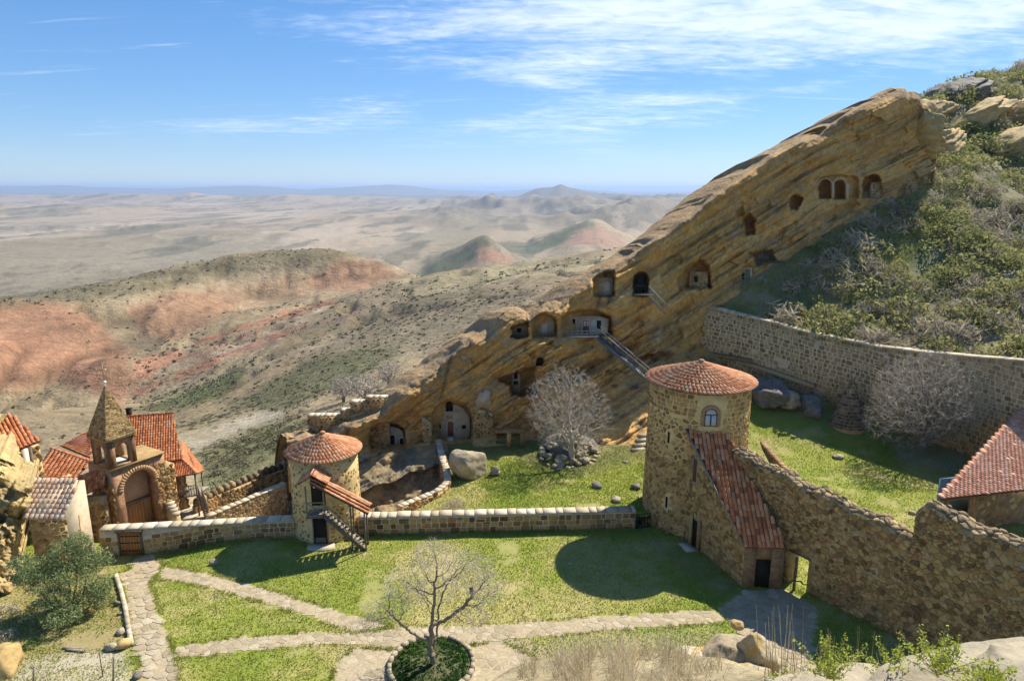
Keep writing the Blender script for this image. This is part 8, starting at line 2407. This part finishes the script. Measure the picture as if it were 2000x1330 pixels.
# dry grass and twigs on the bank
m_dry = leaf_mat('dry_grass', [(0.0, (0.30, 0.235, 0.13)), (0.4, (0.55, 0.46, 0.28)), (0.7, (0.68, 0.60, 0.41)), (1.0, (0.78, 0.72, 0.56))], scale=.8, trans=.25, rough=.8)
rng = np.random.RandomState(61); n = 4200
uu = rng.uniform(930, 1540, n); uu = np.where((uu > 1350) & (rng.rand(n) < .75), rng.uniform(950, 1350, n), uu); vv = lerp_pts([(930, 1350), (1000, 1308), (1060, 1290), (1150, 1278), (1300, 1276), (1420, 1290), (1540, 1330)], uu) + np.abs(rng.normal(scale=45, size=n))
cl = fbm(uu / 45, vv / 45, oct=3, seed=63); kp = cl > -.02; uu, vv = uu[kp], vv[kp]
bys = np.array([bank_y(a, b) for a, b in zip(uu, vv)]); bp_ = Dn(uu, vv, bys)
m_ = len(uu); h = (.14 + .62 * rng.rand(m_) ** 2.2) * lerp_pts([(930, .7), (1100, 1.1), (1300, 1.2), (1540, .8)], uu); w = .006 + .008 * rng.rand(m_); a = rng.rand(m_) * 6.28
lean = rng.normal(scale=.5, size=(m_, 2)) * h[:, None]; sd_ = np.stack([np.cos(a) * w, np.sin(a) * w * .4, a * 0], -1)
midp = bp_ + np.stack([lean[:, 0] * .35, lean[:, 1] * .35, h * .6], -1); topp = bp_ + np.stack([lean[:, 0], lean[:, 1], h], -1)
v = np.stack([bp_ - sd_, bp_ + sd_, midp + sd_ * .8, midp - sd_ * .8, topp], 1).reshape(-1, 3)
fa = [[5 * k, 5 * k + 1, 5 * k + 2, 5 * k + 3] for k in range(m_)] + [[5 * k + 3, 5 * k + 2, 5 * k + 4] for k in range(m_)]
# branched side twigs
src = rng.randint(0, m_, 7000); t_ = .35 + .6 * rng.rand(len(src)); q0 = bp_[src] + (topp[src] - bp_[src]) * t_[:, None]
q1 = q0 + np.stack([rng.normal(scale=.09, size=len(src)), rng.normal(scale=.06, size=len(src)), .05 + .10 * rng.rand(len(src))], -1); sd2 = np.array([.006, 0, .002])
off = len(v); v = np.concatenate([v, np.stack([q0 - sd2, q0 + sd2, q1], 1).reshape(-1, 3)]); fa += [[off + 3 * k, off + 3 * k + 1, off + 3 * k + 2] for k in range(len(src))]
rn = np.concatenate([np.repeat(rng.rand(m_), 5), np.repeat(rng.rand(len(src)), 3)])
o = link_mesh('dry_grass', np_mesh('dry_grass', v, fa, m_dry, False, rnd=rn), (0, 0, 0)); tag(o, 'pale dry grass and twigs on the foreground bank', 'grass', kind='stuff')
# tall single straws
rng = random.Random(65)
st_b = MB()
for k in range(60):
    u = rng.choice([rng.uniform(1480, 1570), rng.uniform(1500, 1620), rng.uniform(1560, 1790)]); v0 = rng.uniform(1320, 1370); v1 = rng.uniform(1175, 1275) if u < 1560 else rng.uniform(1215, 1300); Y = rng.uniform(12, 14)
    p0 = D(u, v0, Y); p1 = D(u + rng.uniform(-14, 14), v1, Y + .2); pm = p0.lerp(p1, .5) + Vector((rng.uniform(-.04, .04), 0, 0)); st_b.tube(p0, pm, .007, .006, 4, rng.random(), False); st_b.tube(pm, p1, .006, .003, 4, rng.random(), False)
o = st_b.build('tall_straws', m_dry); tag(o, 'thin tall dry straws standing at the lower right', 'grass', kind='stuff')
# fresh green sprigs
m_sprig = leaf_mat('spring_leaves', [(0.0, (0.24, 0.29, 0.03)), (0.5, (0.42, 0.48, 0.06)), (1.0, (0.58, 0.62, 0.13))], scale=1.5, trans=.35)
rng = np.random.RandomState(71)
for k, (u, v, Y, w_, h_, lab) in enumerate([(1620, 1325, 11.2, .62, .75, 'yellow green sprouting shrub left of the foreground rocks'), (1745, 1330, 10.6, .55, .62, 'airy yellow green sprig shrub between the foreground rocks'), (1830, 1318, 10.0, .62, .72, 'bushiest yellow green shrub before the rubble wall'), (1930, 1345, 8.6, .5, .35, 'low green sprigs over the bottom right rock'), (1530, 1345, 12.0, .35, .35, 'small green sprout beside the lichened wall stump')]):
    base = np.array(D(u, v, Y)); root = thing('sprouting_shrub', lab, 'shrub', tuple(base)); tb = MB(); lv = []
    for s in range(30):
        tip = base + np.array([rng.normal(scale=w_ * .55), rng.normal(scale=w_ * .35), h_ * (.35 + .75 * rng.rand())]); mid = base * .45 + tip * .55 + rng.normal(scale=.05, size=3)
        tb.tube(base, mid, .008, .006, 4, 0, False); tb.tube(mid, tip, .006, .003, 4, 0, False)
        for q in range(34):
            t_ = .35 + .65 * rng.rand(); p = (base * (1 - t_) + tip * t_) + rng.normal(scale=.035, size=3); a_ = rng.normal(size=3); a_ /= np.linalg.norm(a_); b2 = np.cross(a_, rng.normal(size=3)); b2 /= np.linalg.norm(b2); s_ = .02 + .02 * rng.rand()
            lv.append([p - a_ * s_, p + b2 * s_ * .5, p + a_ * s_, p - b2 * s_ * .5])
    tb.build('stem', m_bark, root); q = np.array(lv).reshape(-1, 3); link_mesh('foliage', np_mesh('foliage', q - base, np.arange(len(q)).reshape(-1, 4), m_sprig, False, rnd=np.repeat(rng.rand(len(lv)), 4)), base, root)

# ================================================================ small things in the court
# kerb along the main path
kb = [tuple(G(u, v, 0).xy) for u, v in ((224, 1108), (236, 1150), (246, 1195), (254, 1245), (258, 1262))]
root = thing('path_kerb', 'pale stone kerb along the left side of the flagstone path', 'kerb', (*kb[2], 0)); pfk, nfk, Lk = path_fn(kb)
s = 0; rngk = random.Random(5)
while s < Lk - .1:
    l = min(rngk.uniform(.4, .8), Lk - s); p = pfk(s + l / 2); n_ = nfk(s + l / 2); mb = MB(); mb.box((p.x, p.y, float(zc(p.x, p.y)) + .08), (l - .03, .24, .26), rz=math.atan2(n_.y, n_.x) + math.pi / 2); mb.build('kerb_stone', m_cope, root); s += l
for k, (u, v, r_, lab) in enumerate([(228, 1178, .16, 'dark stone uppermost of those by the path kerb'), (234, 1197, .12, 'small dark stone below the uppermost kerb stone'), (236, 1233, .24, 'mossy stone pile by the path kerb'), (218, 1262, .30, 'mossy block at the corner of the gravel patch'), (243, 1258, .38, 'square brown block ending the path kerb'), (268, 1318, .22, 'brown stone by the path near the bottom edge')]):
    rock(lab, G(u, v, .1), (r_ * 1.3, r_, r_ * .8), 4201 + k, [m_rock_d, m_rock_d, m_rock_g, m_rock_g, m_rock_o, m_rock_d][k], (0, 0, k), 'edge_stone', planes=9, res=(16, 10))
for k, (u0, v0, u1, v1, lab) in enumerate([(193, 1268, 201, 1320, 'thin rusty stake leaning at the lower left'), (222, 1282, 220, 1335, 'grey wooden stake at the lower left by the path'), (66, 1300, 64, 1345, 'pale stake at the bottom left corner')]):
    b_ = G(u1, v1, 0); t_ = D(u0, v0, b_.y); mb = MB(); mb.tube(b_ - Vector((0, 0, .2)), t_, .028 if k == 0 else .05, .024 if k == 0 else .045, 6); o = mb.build('garden_stake', m_wood_g if k else m_wood_d, None); tag(o, lab, 'stake', kind='thing')
for k, (u, v, lab) in enumerate([(140, 1266, 'upper weathered plank lying by the olive bush'), (146, 1270, 'lower weathered plank lying by the olive bush')]):
    p = G(u, v, .05); mb = MB(); mb.box(p + Vector((0, 0, .03)), (1.0, .14, .06), rz=-.08 * k); mb.box(p + Vector((.44, 0, .065)), (.02, .1, .012), rz=-.08 * k); o = mb.build('plank', m_wood_g); tag(o, lab, 'plank', kind='thing')
sp_ = thing('sapling', 'thin leafless sapling planted in the left grass triangle', 'sapling', tuple(G(423, 1200, 0)))
p = G(423, 1200, 0); mb = MB(); mb.tube(p, p + Vector((0, 0, 1.5)), .022, .014, 5); mb.build('trunk', m_bark_d, sp_); mb = MB()
for k in range(12):
    a_ = k * 2.4; z0_ = .9 + .05 * k; mb.tube(p + Vector((0, 0, z0_)), p + Vector((.38 * math.cos(a_), .38 * math.sin(a_), z0_ + .25)), .01, .005, 4)
mb.build('branch', m_bark_d, sp_)
# young twiggy shrub rising behind the path
p = D(745, 1098, 33.5); p = G(752, 1190, 0)

# weeds along wall feet and path edges
rng = np.random.RandomState(81); wx, wy = [], []
def weed_line(pts, n, spread):
    P = np.array(pts, float); seg = np.linalg.norm(np.diff(P, axis=0), axis=1); cum = np.r_[0, np.cumsum(seg)]
    s_ = rng.rand(n) * cum[-1]; s_ = s_[fbm(s_ / 1.3, 0.0, oct=2, seed=83) > -.25]; i = np.clip(np.searchsorted(cum, s_) - 1, 0, len(seg) - 1); t_ = ((s_ - cum[i]) / seg[i])[:, None]
    q = P[i] * (1 - t_) + P[i + 1] * t_ + rng.normal(scale=spread, size=(len(s_), 2)); wx.extend(q[:, 0]); wy.extend(q[:, 1])
weed_line([(-25.0, 41.9), (-15.8, 42.5)], 500, .12); weed_line([(-10.9, 42.95), (8.9, 43.95)], 1100, .12)
weed_line([(9.9, 44.0), (10.3, 43.6), (11.9, 42.9), (13.9, 36.9)], 500, .12); weed_line([(17.0, 37.2), (18.2, 35.6)], 60, .1); weed_line([(18.6, 35.2), (21.2, 31.6), (24, 27.9)], 600, .15)
for pl in (PATH_MAIN, PATH_B1, PATH_B2, PATH_BED): weed_line(pl + [pl[0]], 1500, .09)
weed_line([(-16.0, 42.6), (-15.2, 42.2), (-14, 41.8)], 120, .1)
wx, wy = np.array(wx), np.array(wy); m_ = len(wx); z = zc(wx, wy); a = rng.rand(m_ * 3) * 6.28; X = np.repeat(wx, 3) + rng.normal(scale=.03, size=m_ * 3); Y_ = np.repeat(wy, 3) + rng.normal(scale=.03, size=m_ * 3); Z = np.repeat(z, 3)
hh = (.08 + .16 * rng.rand(m_ * 3) ** 2); ww = .018
v = np.stack([np.stack([X - np.cos(a) * ww, Y_ - np.sin(a) * ww, Z - .01], -1), np.stack([X + np.cos(a) * ww, Y_ + np.sin(a) * ww, Z - .01], -1), np.stack([X + rng.normal(scale=.5, size=m_ * 3) * hh, Y_ + rng.normal(scale=.5, size=m_ * 3) * hh, Z + hh], -1)], 1).reshape(-1, 3)
o = link_mesh('edge_weeds', np_mesh('edge_weeds', v, np.arange(len(v)).reshape(-1, 3), m_blade, False, rnd=np.repeat(np.clip(.45 + .35 * rng.normal(size=m_), 0, 1), 9)), (0, 0, 0)); tag(o, 'ragged weeds along the wall feet and path edges', 'weeds', kind='stuff')
# ---------------------------------------------------------------- haze in the valley air
m, nt, nd, ln, b = new_mat('haze_air')
nd.remove(b)
pvn = nd.new('ShaderNodeVolumePrincipled')
pvn.inputs['Color'].default_value = (0.50, 0.68, 1.0, 1)
pvn.inputs['Density'].default_value = 0.000058
pvn.inputs['Anisotropy'].default_value = 0.2
ln.new(pvn.outputs[0], nd['Material Output'].inputs['Volume'])
hz_ = MB(); hz_.box((1000, 30400, 20), (130000, 61400, 310))
o = hz_.build('haze', m); tag(o, 'pale bluish haze lying over the distant plain', 'haze', kind='stuff')
print('objects', len(bpy.data.objects), 'tris', sum(len(o.data.loop_triangles) if o.data.loop_triangles else sum(len(p.vertices) - 2 for p in o.data.polygons) if len(o.data.polygons) < 500 else len(o.data.polygons) * 2 for o in bpy.data.objects if o.type == 'MESH'))
